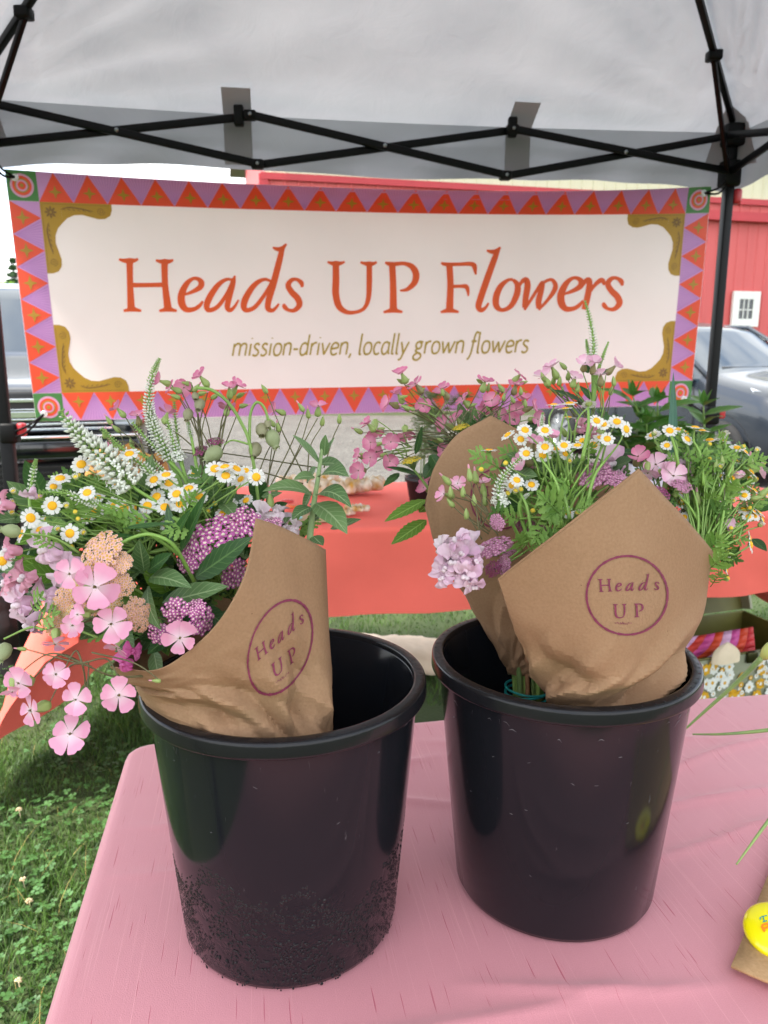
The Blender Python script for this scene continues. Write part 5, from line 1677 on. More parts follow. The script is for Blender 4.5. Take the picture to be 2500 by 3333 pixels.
stamp(wL, bvL, (911, 2106), (101, -85), (27, 127))
mouthF = [(1075, 1250, .615), (1180, 1168, .602), (1288, 1084, .602), (1380, 1012, .615), (1442, 1078, .632), (1500, 1142, .655), (1541, 1192, .69), (1500, 1175, .77), (1380, 1150, .83), (1230, 1180, .83), (1110, 1238, .75), (1078, 1255, .67)]
midF = [(1122, 1385, .632), (1185, 1395, .615), (1270, 1400, .605), (1350, 1400, .608), (1415, 1395, .625), (1470, 1380, .65), (1508, 1355, .69), (1470, 1370, .75), (1380, 1380, .79), (1260, 1380, .79), (1170, 1380, .74), (1128, 1382, .68)]
lowF = [(1183, 1525, .665), (1212, 1535, .645), (1265, 1540, .632), (1315, 1540, .630), (1362, 1538, .638), (1398, 1530, .655), (1418, 1520, .682), (1400, 1515, .72), (1340, 1510, .745), (1270, 1510, .745), (1215, 1515, .72), (1188, 1520, .69)]
cF = BKT[1] + Vector((.01, -.03, 0))
wF, bvF, PF = wrap(bqF, [mouthF, midF, lowF, shrink(lowF, cF, ZP + .15, .7), shrink(lowF, cF, ZP + .05, .6)], 4.1, .010, corners=(0, 3, 6), folds=((.8, .30, 2.2, .37, -.011, .6), (2.3, .42, 3.4, .28, .010, .6), (3.1, .47, 5.7, .31, -.013, .65), (4.5, .49, 6.1, .36, .010, .55), (.5, .46, 1.9, .40, .009, .5), (1.9, .50, 2.9, .39, -.010, .5), (3.6, .36, 4.6, .26, .006, .5), (.4, .22, 1.0, .40, -.006, .5)))
stamp(wF, bvF, (2040, 1937), (131, -4), (4, 128))
mouthB = [(918, 1098, .80), (936, 1015, .80), (986, 940, .80), (1060, 897, .80), (1118, 928, .80), (1230, 990, .80), (1330, 1060, .82), (1280, 1010, .89), (1180, 975, .92), (1060, 975, .92), (970, 1010, .90), (925, 1065, .86)]
midB = [(958, 1215, .80), (975, 1215, .788), (1015, 1215, .782), (1070, 1215, .778), (1130, 1215, .778), (1190, 1220, .786), (1240, 1225, .81), (1210, 1215, .86), (1150, 1210, .88), (1080, 1210, .88), (1005, 1210, .87), (962, 1212, .84)]
lowB = [(1066, 1390, .800), (1076, 1390, .790), (1092, 1392, .784), (1110, 1393, .780), (1128, 1394, .780), (1146, 1394, .784), (1160, 1394, .798), (1150, 1390, .816), (1134, 1388, .826), (1112, 1388, .828), (1090, 1388, .824), (1072, 1389, .812)]
endB = [(1100 + (x - 1066) * .72, y + 68, .80 + (Y - .80) * .8) for x, y, Y in lowB]
wB, bvB, PB = wrap(bqB, [mouthB, midB, lowB, endB], 7.7, .0035, corners=(3,))
stamp(wB, bvB, (1630, 1622), (97, -8), (8, 99))
# bundled stems and teal rubber band below the rear cone
neck = atd(1134, 1445, .80); foot = Vector((neck.x + .018, neck.y - .025, ZP + .012))
rr = random.Random(9)
for k in range(22):
    a = k * 2.4; r_ = .0185 * math.sqrt((k + .5) / 22)
    d = Vector((math.cos(a) * r_, math.sin(a) * r_, 0))
    q = MB(); q.tube(crom([neck + d + Vector((0, 0, .03)), neck.lerp(foot, .25) + d * .85, foot + d * 1.5], 4), rr.uniform(.0024, .0037), 6)
    q.obj('stem', [mat('cut_pale_stem', '#9dbb62', .5, var=.15, scale=60), mat('reddish_stem', '#a97a58', .6), M_scape][0 if k % 5 else (1 if k % 10 else 2)], bqB)
bz = neck.lerp(foot, .13)
q = MB()
for w_ in range(3):
    q.tube([bz + Vector((0.0238 * math.cos(k * math.pi / 12), .0234 * math.sin(k * math.pi / 12), .0035 * (w_ - 1) + .002 * math.sin(k * math.pi / 12 + w_ * 2.2))) for k in range(25)], .0014, 5)
q.obj('rubber_band', mat('teal_rubber', '#2fa7a3', .5), bqB)
# curled double edge of the front sheet
q = MB()
q.grid([[PF[i][0] + (PF[i][1] - PF[i][0]) * .0 + Vector((0, -.0009, 0)), PF[i][0] + (PF[i][1] - PF[i][0]) * .30 + Vector((0, -.0009, 0))] for i in range(0, 43)])
q.obj('folded_edge', M_wrap, wF)

# water beads on the lower wall of the left bucket
M_drop = mat('water_bead', (.011, .011, .013), .08, spec=.35)
q = MB(); rr = random.Random(12); c = BKT[0]
for k in range(5200):
    a = rr.uniform(-3.4, .3)
    top = .078 + .018 * math.sin(a * 3.1 + .8) + .012 * math.sin(a * 8.3) + .02 * abs(math.cos(a)) + abs(rr.gauss(0, .006))
    z = top * rr.random() ** .8 + .002
    if noise.noise(Vector((a * 6, z * 60, 2))) < -.18: continue
    r_ = BB + (BR - BB) * (z / BH); s_ = rr.uniform(.0004, .0012) * (1 if rr.random() < .92 else 1.5)
    p = c + Vector((r_ * math.cos(a), r_ * math.sin(a), z)); n_ = Vector((math.cos(a), math.sin(a), 0)); e_ = Vector((-n_.y, n_.x, 0)); u_ = Vector((0, 0, 1)) * rr.uniform(1, 1.6)
    vs_ = [p + n_ * s_ * .34]
    for w_, h_ in ((.62, .25), (1.0, -.02)):
        for b_ in range(6):
            vs_.append(p + n_ * s_ * h_ + e_ * s_ * w_ * math.cos(b_ * 1.047) + u_ * s_ * w_ * math.sin(b_ * 1.047))
    q.add(vs_, [(0, 1 + b_, 1 + (b_ + 1) % 6) for b_ in range(6)] + [(1 + b_, 7 + b_, 7 + (b_ + 1) % 6, 1 + (b_ + 1) % 6) for b_ in range(6)])
q.obj('water_beads', M_drop, [o for o in ROOTS if o.name.startswith('flower_bucket') and (o.location - c).length < .01][0], kind='stuff')

# pale scuffs on the bucket walls, too small to pick apart
M_scuff = mat('scuffed_plastic', '#5c5c60', .5, var=.3, scale=300)
for c, seed_, nb_s in ((BKT[1], 3, 46), (BKT[0], 8, 26)):
    rr = random.Random(seed_); q = MB()
    def onb(a, z):
        r_ = BB + (BR - BB) * (z / BH) + .0004
        return c + Vector((r_ * math.cos(a), r_ * math.sin(a), z))
    for k in range(nb_s):
        a = rr.uniform(-2.9, -.3); z = BH - .022 - abs(rr.gauss(0, .006)) if k % 2 else rr.uniform(.05 if seed_ == 3 else .11, BH - .03)
        L = rr.uniform(.002, .009 if k % 2 else .005); th = rr.choice((0, .4, -.5, 1.4, 1.7))
        q.stroke([(a, z, .0002), (a + L * math.cos(th) / BR * .5, z + L * math.sin(th) * .5 + (.0015 if k % 2 else 0), rr.uniform(.0004, .0010)), (a + L * math.cos(th) / BR, z + L * math.sin(th), .0002)], onb, 0, 3)
    pt = [o for o in ROOTS if o.name.startswith('flower_bucket') and (o.location - c).length < .01][0]
    q.obj('scuffs', M_scuff, pt, kind='stuff')
# ------------------------------------------------------------------ flowers
def grad_mat(name, c0, c1, x0, x1, rough=.55, trans=.3, streak=None):
    """colour of the petal itself runs from its claw (c0) to its tip (c1) along local x."""
    m, n, l, bs = new_mat(name)
    t = n.new('ShaderNodeTexCoord'); sp = n.new('ShaderNodeSeparateXYZ'); l.new(t.outputs['Object'], sp.inputs[0])
    mr = n.new('ShaderNodeMapRange'); mr.inputs[1].default_value = x0; mr.inputs[2].default_value = x1; l.new(sp.outputs['X'], mr.inputs[0])
    nz = n.new('ShaderNodeTexNoise'); nz.inputs['Scale'].default_value = 250; mp_ = n.new('ShaderNodeMapping'); mp_.inputs['Scale'].default_value = (.12, 1, 1)
    l.new(t.outputs['Object'], mp_.inputs['Vector']); l.new(mp_.outputs['Vector'], nz.inputs['Vector'])
    ad = n.new('ShaderNodeMath'); ad.operation = 'MULTIPLY_ADD'; ad.inputs[1].default_value = .35; l.new(nz.outputs['Fac'], ad.inputs[0])
    sb_ = n.new('ShaderNodeMath'); sb_.operation = 'SUBTRACT'; sb_.inputs[1].default_value = .17; l.new(mr.outputs[0], sb_.inputs[0]); l.new(sb_.outputs[0], ad.inputs[2])
    oi = n.new('ShaderNodeObjectInfo')
    mx_ = n.new('ShaderNodeMix'); mx_.data_type = 'RGBA'; mx_.inputs[6].default_value = hexc(c0); mx_.inputs[7].default_value = hexc(c1); l.new(ad.outputs[0], mx_.inputs[0])
    hs = n.new('ShaderNodeHueSaturation'); vr = n.new('ShaderNodeMapRange'); vr.inputs[3].default_value = .88; vr.inputs[4].default_value = 1.12
    l.new(oi.outputs['Random'], vr.inputs[0]); l.new(vr.outputs[0], hs.inputs['Value']); l.new(mx_.outputs[2], hs.inputs['Color'])
    l.new(hs.outputs['Color'], bs.inputs['Base Color']); bs.inputs['Roughness'].default_value = rough; bs.inputs['Specular IOR Level'].default_value = .25
    tr = n.new('ShaderNodeBsdfTranslucent'); ms = n.new('ShaderNodeMixShader'); ms.inputs[0].default_value = trans
    l.new(hs.outputs['Color'], tr.inputs['Color']); l.new(bs.outputs[0], ms.inputs[1]); l.new(tr.outputs[0], ms.inputs[2]); l.new(ms.outputs[0], n['Material Output'].inputs['Surface'])
    return m
M_petpink = grad_mat('soapwort_petal', '#f6dbe4', '#eda6c4', .0, .6)
M_petrose = grad_mat('soapwort_petal_rose', '#e8a8bc', '#d97fa2', .1, .8)
M_petpale = grad_mat('soapwort_petal_pale', '#f0d2dc', '#e4b0c8', .1, .8)
M_white = mat('feverfew_ray', '#ecebe6', .55, var=.04, scale=300, trans=.3)
M_disc = mat('feverfew_disc', '#f2a70a', .7, c2='#ffc520', scale=900, bump=.3, bscale=1500)
M_budy = mat('yellow_bud', '#cdb53a', .7, c2='#e7c73c', scale=500)
M_calyx = mat('ribbed_green_calyx', '#8fa558', .5, c2='#a9bb74', scale=160, trans=.15)
M_calred = mat('purple_tinged_calyx', '#7c7a50', .5, c2='#93875c', scale=120)
M_eye = mat('olive_flower_eye', '#6b5a2c', .6, var=.3, scale=500)
M_lil = grad_mat('snapdragon_lilac', '#e6cad8', '#cf9fbf', -.1, .9)
M_lilw = grad_mat('snapdragon_pale', '#eee0e4', '#dfc2d2', -.1, .9)
M_lilr = grad_mat('snapdragon_rose', '#dda2b2', '#cb88a4', -.2, 1.1)
M_mag = grad_mat('magenta_petal', '#e27cb8', '#cc3f93', 0, 1)
M_spw = mat('speedwell_white', '#e3e5d6', .6, c2='#f0f0e6', scale=200, trans=.2)
M_spg = mat('speedwell_green_bud', '#86ab5a', .6, c2='#a3c072', scale=200, trans=.15)
M_spst = mat('speedwell_stem', '#83a84e', .5, var=.12, scale=60)
M_pod = mat('campion_pod', '#8d9a66', .55, c2='#b9c198', scale=420, stretch=(1, 1, .12), trans=.3)
M_podb = mat('campion_pod_brown', '#8d8b68', .55, c2='#a9a483', scale=260, stretch=(1, 1, .12), trans=.25)

def align(pos, d, s=1.0, spin=None):
    d = Vector(d).normalized()
    Q = d.to_track_quat('Z', 'Y').to_matrix().to_4x4()
    return Matrix.Translation(pos) @ Q @ Matrix.Rotation(random.uniform(0, 6.28) if spin is None else spin, 4, 'Z') @ Matrix.Scale(s, 4)

# unit meshes: radius or length 1, flower looks along +Z
def petal_mesh(name, m, notch=.14, w=.80, cup=.12, seed=0):
    q = MB(); P = []; n = 9
    for i in range(n + 1):
        u = i / n
        wd = w / 2 * (.16 + .84 * math.sin(min(1, u * 1.05) ** 1.15 * math.pi * .62) ** 1.1)
        if u > .8: wd *= 1 - ((u - .8) / .2) ** 2 * .38
        row = []
        for j in range(7):
            v = (j - 3) / 3
            x = u * (1 - notch * (1 - abs(v) ** .8) * max(0, (u - .6) / .4) - .10 * abs(v) ** 3 * max(0, (u - .7) / .3))
            z = cup * (u - .3) ** 2 * .9 - .10 * (1 - v * v) * u * .4 + .05 * u * noise.noise(Vector((u * 3, v * 2, seed)))
            row.append(Vector((x, v * wd, z)))
        P.append(row)
    q.grid(P)
    return q.mesh(name, m)
PET = {k: [petal_mesh('petal', m, seed=s, w=.84 + .06 * s, notch=.07 + .03 * s) for s in range(3)] for k, m in (('pink', M_petpink), ('rose', M_petrose), ('pale', M_petpale))}
def calyx_mesh(m, L=1.25):
    q = MB(); P = []
    prof = [(.06, -L), (.20, -L * .93), (.30, -L * .78), (.31, -L * .6), (.24, -L * .38), (.15, -L * .18), (.12, -L * .02)]
    for i in range(21):
        a = i * 2 * math.pi / 20
        row = []
        for r_, z in prof:
            rb = r_ * (1.0 + .16 * abs(math.cos(a * 2.5)) ** 3)
            row.append(Vector((rb * math.cos(a), rb * math.sin(a), z)))
        P.append(row)
    q.grid(P)
    for k in range(5):
        a = k * 2 * math.pi / 5
        q.add([Vector((.13 * math.cos(a - .4), .13 * math.sin(a - .4), -.04)), Vector((.13 * math.cos(a + .4), .13 * math.sin(a + .4), -.04)), Vector((.15 * math.cos(a), .15 * math.sin(a), .10))], [(0, 1, 2)])
    # throat
    q.lathe([(.10, -.05), (.09, .03), (.03, .02), (0, -.02)], 10, None, 1)
    for k in range(6):
        a = k * 1.05 + .3
        q.tube([(0, 0, -.02), (.05 * math.cos(a), .05 * math.sin(a), .12)], .012, 3, 1)
    return q.mesh('soapwort_flower', [m, M_eye])
CAL = [calyx_mesh(M_calyx), calyx_mesh(M_calyx, 1.1), calyx_mesh(M_calred, 1.2)]
def soapwort(root, pos, d, r, kind='pink', open_=0.15, npet=5, cal=None):
    M = align(pos, d, r)
    f = link('soapwort_flower', CAL[random.choice((0, 0, 1, 2)) if cal is None else cal], root, M)
    for k in range(npet):
        Lm = Matrix.Rotation(k * 2 * math.pi / 5 + random.uniform(-.12, .12), 4, 'Z') @ Matrix.Translation((.05, 0, .01 * k)) @ Matrix.Rotation(-open_ + random.uniform(-.22, .2), 4, 'Y') @ Matrix.Rotation(random.uniform(-.32, .32), 4, 'X') @ Matrix.Scale(random.uniform(.82, 1.04), 4)
        link('petal', random.choice(PET[kind]), f, local=Lm)
    return f
def bud_mesh():
    q = MB(); P = []
    for i in range(17):
        a = i * 2 * math.pi / 16
        P.append([Vector((r_ * (1 + .14 * abs(math.cos(a * 2.5)) ** 3) * math.cos(a), r_ * (1 + .14 * abs(math.cos(a * 2.5)) ** 3) * math.sin(a), z)) for r_, z in ((.02, -.62), (.2, -.55), (.27, -.3), (.24, .0), (.13, .38), (.08, .56))])
    q.grid(P)
    q.lathe([(.085, .5), (.10, .62), (.07, .85), (0, .95)], 10, None, 1)
    return q.mesh('soapwort_bud', [M_calyx, M_petrose])
BUD = bud_mesh()
def green_bud():
    q = MB(); P = []
    for i in range(17):
        a = i * 2 * math.pi / 16
        P.append([Vector((r_ * (1 + .14 * abs(math.cos(a * 2.5)) ** 3) * math.cos(a), r_ * (1 + .14 * abs(math.cos(a * 2.5)) ** 3) * math.sin(a), z)) for r_, z in ((.02, -.62), (.2, -.55), (.27, -.25), (.22, .1), (.10, .45), (.01, .62))])
    q.grid(P)
    return q.mesh('soapwort_bud', M_calyx)
GBUD = green_bud()
# feverfew
def fever_meshes(seed, n, ln, wdt, dome):
    rr = random.Random(seed)
    q = MB()
    q.lathe([(.46, .02), (.45, .10), (.36, .10 + dome * .5), (.2, .10 + dome * .9), (0, .10 + dome)], 18, None, 0)
    q.lathe([(.05, -.30), (.22, -.22), (.36, -.10), (.46, .02)], 14, None, 1)
    disc = q.mesh('feverfew_flower', [M_disc, M_calyx])
    q = MB()
    for k in range(n):
        a = k * 2 * math.pi / n + rr.uniform(-.08, .08); l_ = ln * rr.uniform(.88, 1.06); tz = rr.uniform(-.12, .05)
        d = Vector((math.cos(a), math.sin(a), 0)); e = Vector((-d.y, d.x, 0)); w_ = wdt * rr.uniform(.9, 1.1)
        P = []
        for i in range(5):
            u = i / 4
            hw = w_ / 2 * (.55 + .45 * math.sin(u * 2.1)) * (1 if i < 4 else .55)
            c = d * (.40 + (l_ - .40) * u) + Vector((0, 0, .04 + tz * u * u))
            P.append([c + e * hw + Vector((0, 0, -.03)), c + Vector((0, 0, .02)) - d * (.04 if i == 4 else 0), c - e * hw + Vector((0, 0, -.03))])
        q.grid(P)
    return disc, q.mesh('petal_ring', M_white)
FEV = [fever_meshes(1, 13, 1.0, .36, .13), fever_meshes(2, 12, 1.0, .39, .16), fever_meshes(3, 14, .98, .33, .10)]
def feverfew(root, pos, d, r):
    dm, pm_ = random.choice(FEV)
    f = link('feverfew_flower', dm, root, align(pos, d, r))
    link('petal_ring', pm_, f, local=Matrix.Identity(4))
    return f
def fbud_mesh(white):
    q = MB()
    q.lathe([(.1, -.55), (.40, -.35), (.52, 0), (.42, .25)], 12, None, 0)
    q.lathe([(.44, .22), (.36, .42), (.2, .52), (0, .55)], 12, None, 1)
    if white:
        for k in range(11):
            a = k * 2 * math.pi / 11; d = Vector((math.cos(a), math.sin(a), 0)); e = Vector((-d.y, d.x, 0))
            q.add([d * .42 + e * .1 + Vector((0, 0, .2)), d * .42 - e * .1 + Vector((0, 0, .2)), d * .60 - e * .11 + Vector((0, 0, .75)), d * .60 + e * .11 + Vector((0, 0, .75))], [(0, 1, 2, 3)], 2)
    return q.mesh('feverfew_bud', [M_calyx, M_budy, M_white])
FBUD = [fbud_mesh(False), fbud_mesh(True)]
# yarrow heads: flat domes of tiny five-petalled florets
def yarrow_mesh(name, petal, centre, seed, n=64, fl=.140, dome=.18, stemm=None):
    rr = random.Random(seed); q = MB()
    for k in range(n):
        r_ = math.sqrt((k + .5) / n) * (1 + rr.uniform(-.06, .06)); a = k * 2.39996 + rr.uniform(-.1, .1)
        c = Vector((r_ * math.cos(a), r_ * math.sin(a), dome * (1 - r_ * r_) + rr.uniform(-.04, .04)))
        nrm = Vector((c.x * .45 + rr.uniform(-.3, .3), c.y * .45 + rr.uniform(-.3, .3), 1)).normalized()
        u_ = nrm.orthogonal().normalized(); v_ = nrm.cross(u_); s0_ = rr.uniform(0, 6)
        f_ = fl * rr.uniform(.85, 1.15)
        for p_ in range(5):
            an = s0_ + p_ * 2 * math.pi / 5
            d = u_ * math.cos(an) + v_ * math.sin(an); e = nrm.cross(d)
            q.add([c + d * f_ * .15, c + d * f_ * .62 + e * f_ * .40 + nrm * f_ * .10, c + d * f_ * 1.02 + e * f_ * .2, c + d * f_ * 1.02 - e * f_ * .2, c + d * f_ * .62 - e * f_ * .40 + nrm * f_ * .10], [(0, 4, 3, 2, 1)], 0)
        cc = [c + nrm * f_ * .30] + [c + nrm * f_ * .14 + (u_ * math.cos(b_ * 1.257) + v_ * math.sin(b_ * 1.257)) * f_ * .46 for b_ in range(5)]
        q.add(cc, [(0, 1 + b_, 1 + (b_ + 1) % 5) for b_ in range(5)], 1)
        q.tube([c - nrm * .02, c * .45 + Vector((0, 0, -.38)), Vector((0, 0, -.85))], [.035, .02, .02], 3, 2, cap=False)
    return q.mesh(name, [petal, centre, stemm or M_stem])
Mk = lambda n_, a, b_=None: mat(n_, a, .6, c2=b_, scale=400, trans=.2) if b_ else mat(n_, a, .6, trans=.2)
YAR = {
 'magenta': [yarrow_mesh('yarrow_head', Mk('yarrow_magenta', '#b8479a', '#d67ab8'), Mk('yarrow_cream_eye', '#ecdcc8'), s, 42, fl=.168) for s in (1, 2)],
 'peach': [yarrow_mesh('yarrow_head', Mk('yarrow_peach', '#ecb4a6', '#f4cdbf'), Mk('yarrow_gold_eye', '#e0b050'), s, 90) for s in (3, 4)],
 'gold': [yarrow_mesh('yarrow_head', Mk('yarrow_buff', '#eccda6', '#f2d8bc'), Mk('yarrow_yellow_eye', '#e0b040'), s, 80) for s in (5,)],
 'rust': [yarrow_mesh('yarrow_head', Mk('yarrow_rust', '#d29c8a', '#dfb2a2'), Mk('yarrow_tan_eye', '#c89a60'), s, 80) for s in (6,)],
 'yellow': [yarrow_mesh('yarrow_head', Mk('yarrow_yellow', '#d8c22a', '#e6d75a'), Mk('yarrow_deep_yellow', '#d2a818'), s, 60, dome=.1) for s in (7,)],
 'rose': [yarrow_mesh('yarrow_head', Mk('yarrow_rose', '#a85a85', '#c486a6'), Mk('yarrow_pink_eye', '#d6a9b8'), s, 90, fl=.135) for s in (8, 9)],
 'wine': [yarrow_mesh('yarrow_head', Mk('yarrow_wine', '#7c2a5a', '#94406e'), Mk('yarrow_wine_eye', '#a8607e'), s, 46, fl=.16, dome=.4) for s in (10,)],
}
def yarrow(root, pos, d, r, kind, flat=1.0):
    return link('yarrow_head', random.choice(YAR[kind]), root, align(pos, d, r) @ Matrix.Diagonal((1, flat, 1, 1)))
# speedwell spikes
def octa(q, c, d, L, w_, mi):
    u_ = d.orthogonal().normalized(); v_ = d.cross(u_)
    q.add([c, c + d * L * .55 + u_ * w_, c + d * L * .55 + v_ * w_, c + d * L * .55 - u_ * w_, c + d * L * .55 - v_ * w_, c + d * L], [(0, 2, 1), (0, 3, 2), (0, 4, 3), (0, 1, 4), (5, 1, 2), (5, 2, 3), (5, 3, 4), (5, 4, 1)], mi)
def spike(root, pts, w0, w1, stem_pts, green=.35, flowers=0.0, seed=0):
    """pts: tip to base in picture positions with distance; w0 tip width, w1 base width in picture pixels."""
    rr = random.Random(seed + 50)
    W = [at(*p) for p in pts]
    S = [Vector(p) for p in crom(W, 10)]
    L = sum((S[i + 1] - S[i]).length for i in range(len(S) - 1))
    q = MB()
    r0, r1 = msize(w0, W[0]) / 2, msize(w1, W[-1]) / 2
    nring = max(10, int(L / max(.0026, .30 * r1)))
    for k in range(nring):
        t = (k + .5) / nring
        f = t * (len(S) - 1); i = min(int(f), len(S) - 2); c = S[i].lerp(S[i + 1], f - i)
        ax = (S[i] - S[i + 1]).normalized()              # towards the tip
        rad = r0 + (r1 - r0) * min(1, t * 1.35) ** .8
        u_ = ax.orthogonal().normalized(); v_ = ax.cross(u_)
        nb = max(7, min(12, int(2 * math.pi * rad / .0045)))
        for b_ in range(nb):
            a = b_ * 2 * math.pi / nb + k * .55 + rr.uniform(-.15, .15)
            d = (u_ * math.cos(a) + v_ * math.sin(a))
            dd_ = (d + ax * (.75 - .35 * t) + Vector((0, 0, .1))).normalized()
            ln = rad * rr.uniform(.62, .80)
            mi = 2 if t < green * rr.uniform(.8, 1.2) else 1
            octa(q, c + d * rad * .30, dd_, ln, max(.0007, min(.0024, rad * .17)) * rr.uniform(.85, 1.15), mi)
            if mi == 1 and rr.random() < .8:
                octa(q, c + d * rad * .10, (d + ax * .1).normalized(), ln * .5, min(.0016, rad * .16), 2)
            if flowers and t > 1 - flowers and rr.random() < .5:
                p = c + d * rad * .30 + dd_ * ln * 1.02
                for s in range(4):
                    an = s * 1.57 + rr.random(); e1 = dd_.orthogonal().normalized(); e2 = dd_.cross(e1)
                    g = e1 * math.cos(an) + e2 * math.sin(an); h = dd_.cross(g)
                    q.add([p, p + g * .0022 + h * .0011, p + g * .003, p + g * .0022 - h * .0011], [(0, 1, 2, 3)], 1)
    st = [Vector(p) for p in S] + [Vector(p) for p in crom([S[-2], S[-1]] + [at(*p) for p in stem_pts], 6)[7:]]
    q.tube(st, [.0006 + .0011 * min(1, i / len(st) * 1.4) for i in range(len(st))], 6, 0)
    return q.obj('speedwell_spike', [M_spst, M_spw, M_spg], root)
# snapdragon blooms
def petal_patch(q, base, d, side, up, L, w_, curl, ruf, seed, mi=0):
    P = []
    for i in range(8):
        u = i / 7; row = []
        hw = w_ / 2 * (.35 + .75 * math.sin(u * 1.9))
        for j in range(9):
            v = (j - 4) / 4
            ed = max(abs(v), u)
            off = ruf * ed ** 2 * (math.sin(v * 5 + seed) * .6 + noise.noise(Vector((u * 2.5, v * 2.5, seed))))
            uu = u * (1 - .12 * v * v * u)
            row.append(base + d * L * (uu * math.cos(curl * u * .8)) + side * hw * v + up * (L * uu * math.sin(curl * u) * .8 + off + .12 * w_ * v * v))
        P.append(row)
    q.grid(P, mi)
def snap_mesh(m1, m2, seed):
    rr = random.Random(seed); q = MB(); X = Vector((1, 0, 0)); Yv = Vector((0, 1, 0)); Z = Vector((0, 0, 1))
    q.lathe([(.16, -.75), (.28, -.6), (.34, -.3), (.36, .0), (.30, .1)], 14, Matrix.Diagonal((.85, 1, 1, 1)), 0)
    for s in (-1, 1):
        petal_patch(q, Vector((s * .10, .16, -.05)), (Yv * .75 + Z * .55 + X * s * .35).normalized(), (X - Yv * s * .3).normalized(), (Z - Yv * .2).normalized(), .95, .85, -.55, .20, seed + s, 0)
    for s in (-1, 0, 1):
        petal_patch(q, Vector((s * .16, -.10, .02)), (Yv * -.7 + Z * .35 + X * s * .65).normalized(), (X + Yv * s * .5).normalized(), Z, .72, .62, -.8, .16, seed + 3 + s, 0)
    for s in (-1, 1):
        q.lathe([(0, .24), (.11, .20), (.15, .10), (.12, -.02)], 10, Matrix.Translation((s * .10, -.06, .10)), 1)
    return q.mesh('snapdragon_bloom', [m1, m2])
SNAP = {k: [snap_mesh(a, b_, s * 7 + 1) for s in range(3)] for k, a, b_ in (('lilac', M_lil, M_lilw), ('pale', M_lilw, M_lilw), ('rose', M_lilr, M_lilw), ('magenta', M_mag, M_mag))}
def snap(root, pos, d, r, kind='lilac', spin=0.0):
    return link('snapdragon_bloom', random.choice(SNAP[kind]), root, align(pos, d, r, spin))
def pod_mesh(m):
    q = MB(); P = []
    for i in range(25):
        a = i * 2 * math.pi / 24
        P.append([Vector((r_ * (1 + .03 * math.cos(a * 10)) * math.cos(a), r_ * (1 + .03 * math.cos(a * 10)) * math.sin(a), z)) for r_, z in ((.05, -1), (.45, -.88), (.72, -.5), (.78, 0), (.66, .45), (.42, .78), (.33, .92), (.42, 1.05))])
    q.grid(P)
    for k in range(7):
        a = k * .9
        q.add([Vector((.34 * math.cos(a - .25), .34 * math.sin(a - .25), .98)), Vector((.34 * math.cos(a + .25), .34 * math.sin(a + .25), .98)), Vector((.5 * math.cos(a), .5 * math.sin(a), 1.38))], [(0, 1, 2)])
    return q.mesh('campion_pod', m)
PODS = [pod_mesh(M_pod), pod_mesh(M_podb)]
# lobed feverfew leaf
def lobed(root, base, tip, nrm, m, w_=.75):
    base, tip = Vector(base), Vector(tip); ax = tip - base; L = ax.length; ax.normalize()
    side = ax.cross(Vector(nrm)).normalized(); up = side.cross(ax)
    q = MB()
    rr = random.Random(int(L * 1e6) % 999)
    q.tube([base - ax * L * .25, base + ax * L * .5, tip], [L * .022, L * .018, L * .008], 4)
    spec = [(.18, .55, .30), (.38, .95, .38), (.60, .9, .36), (.80, .6, .28)]
    for u, wl_, ln in spec:
        for s in (-1, 1):
            o_ = base + ax * L * (u - .12)
            d = (ax * .75 + side * s * .8 + up * rr.uniform(-.1, .3)).normalized()
            l2 = L * wl_ * .5 * w_ / .75; e = d.cross(up).normalized()
            pr = [(0, .05), (.22, .10), (.36, .20), (.48, .10), (.62, .19), (.74, .09), (.86, .13), (1.0, .02)]
            q.grid([[o_ + d * l2 * a + e * l2 * b_ + up * l2 * (.08 * b_), o_ + d * l2 * a - up * l2 * .03, o_ + d * l2 * a - e * l2 * b_ + up * l2 * .08 * b_] for a, b_ in pr])
    l2 = L * .36
    o_ = base + ax * L * .66
    q.grid([[o_ + ax * l2 * a + side * l2 * b_, o_ + ax * l2 * a - up * l2 * .03, o_ + ax * l2 * a - side * l2 * b_] for a, b_ in [(0, .08), (.25, .24), (.4, .13), (.58, .25), (.75, .12), (.85, .16), (1.05, .02)]])
    return q.obj('feverfew_leaf', m, root)
M_fleaf = mat('feverfew_leaf', '#6a943e', .55, c2='#90b45a', scale=60, trans=.3)
M_fleafd = mat('feverfew_leaf_dark', '#4e7636', .55, c2='#6a9048', scale=60, trans=.25)

F_ = Vector((0, -1, 0))                 # towards the viewer
def dirv(code):
    if isinstance(code, (tuple, list)): return Vector(code).normalized()
    T = dict(f=(0, -1, .25), u=(0, -.35, 1), b=(0, .55, .8), l=(-.8, -.4, .3), r=(.8, -.4, .3), fu=(0, -.75, .7), lu=(-.6, -.2, .8), ru=(.6, -.2, .8), d=(0, -.6, -.6), fl=(-.45, -.85, .2), fr=(.45, -.85, .2), up=(0, 0, 1))
    v = Vector(T[code]) + Vector((random.uniform(-.18, .18), random.uniform(-.1, .1), random.uniform(-.12, .12)))
    return v.normalized()
def stem_to(root, a, c, r=.0011, m=None, sag=None, n=6):
    a, c = Vector(a), Vector(c)
    mid = a.lerp(c, .45) + (Vector(sag) if sag else Vector((random.uniform(-.006, .006), random.uniform(-.006, .006), .004)))
    q = MB(); S = crom([a, mid, c], n)
    q.tube(S, [r * (.7 + .5 * i / (len(S) - 1)) for i in range(len(S))], 5)
    return q.obj('stem', m or M_stem, root)
def jY(Y, s=.012): return Y + random.uniform(-s, s)

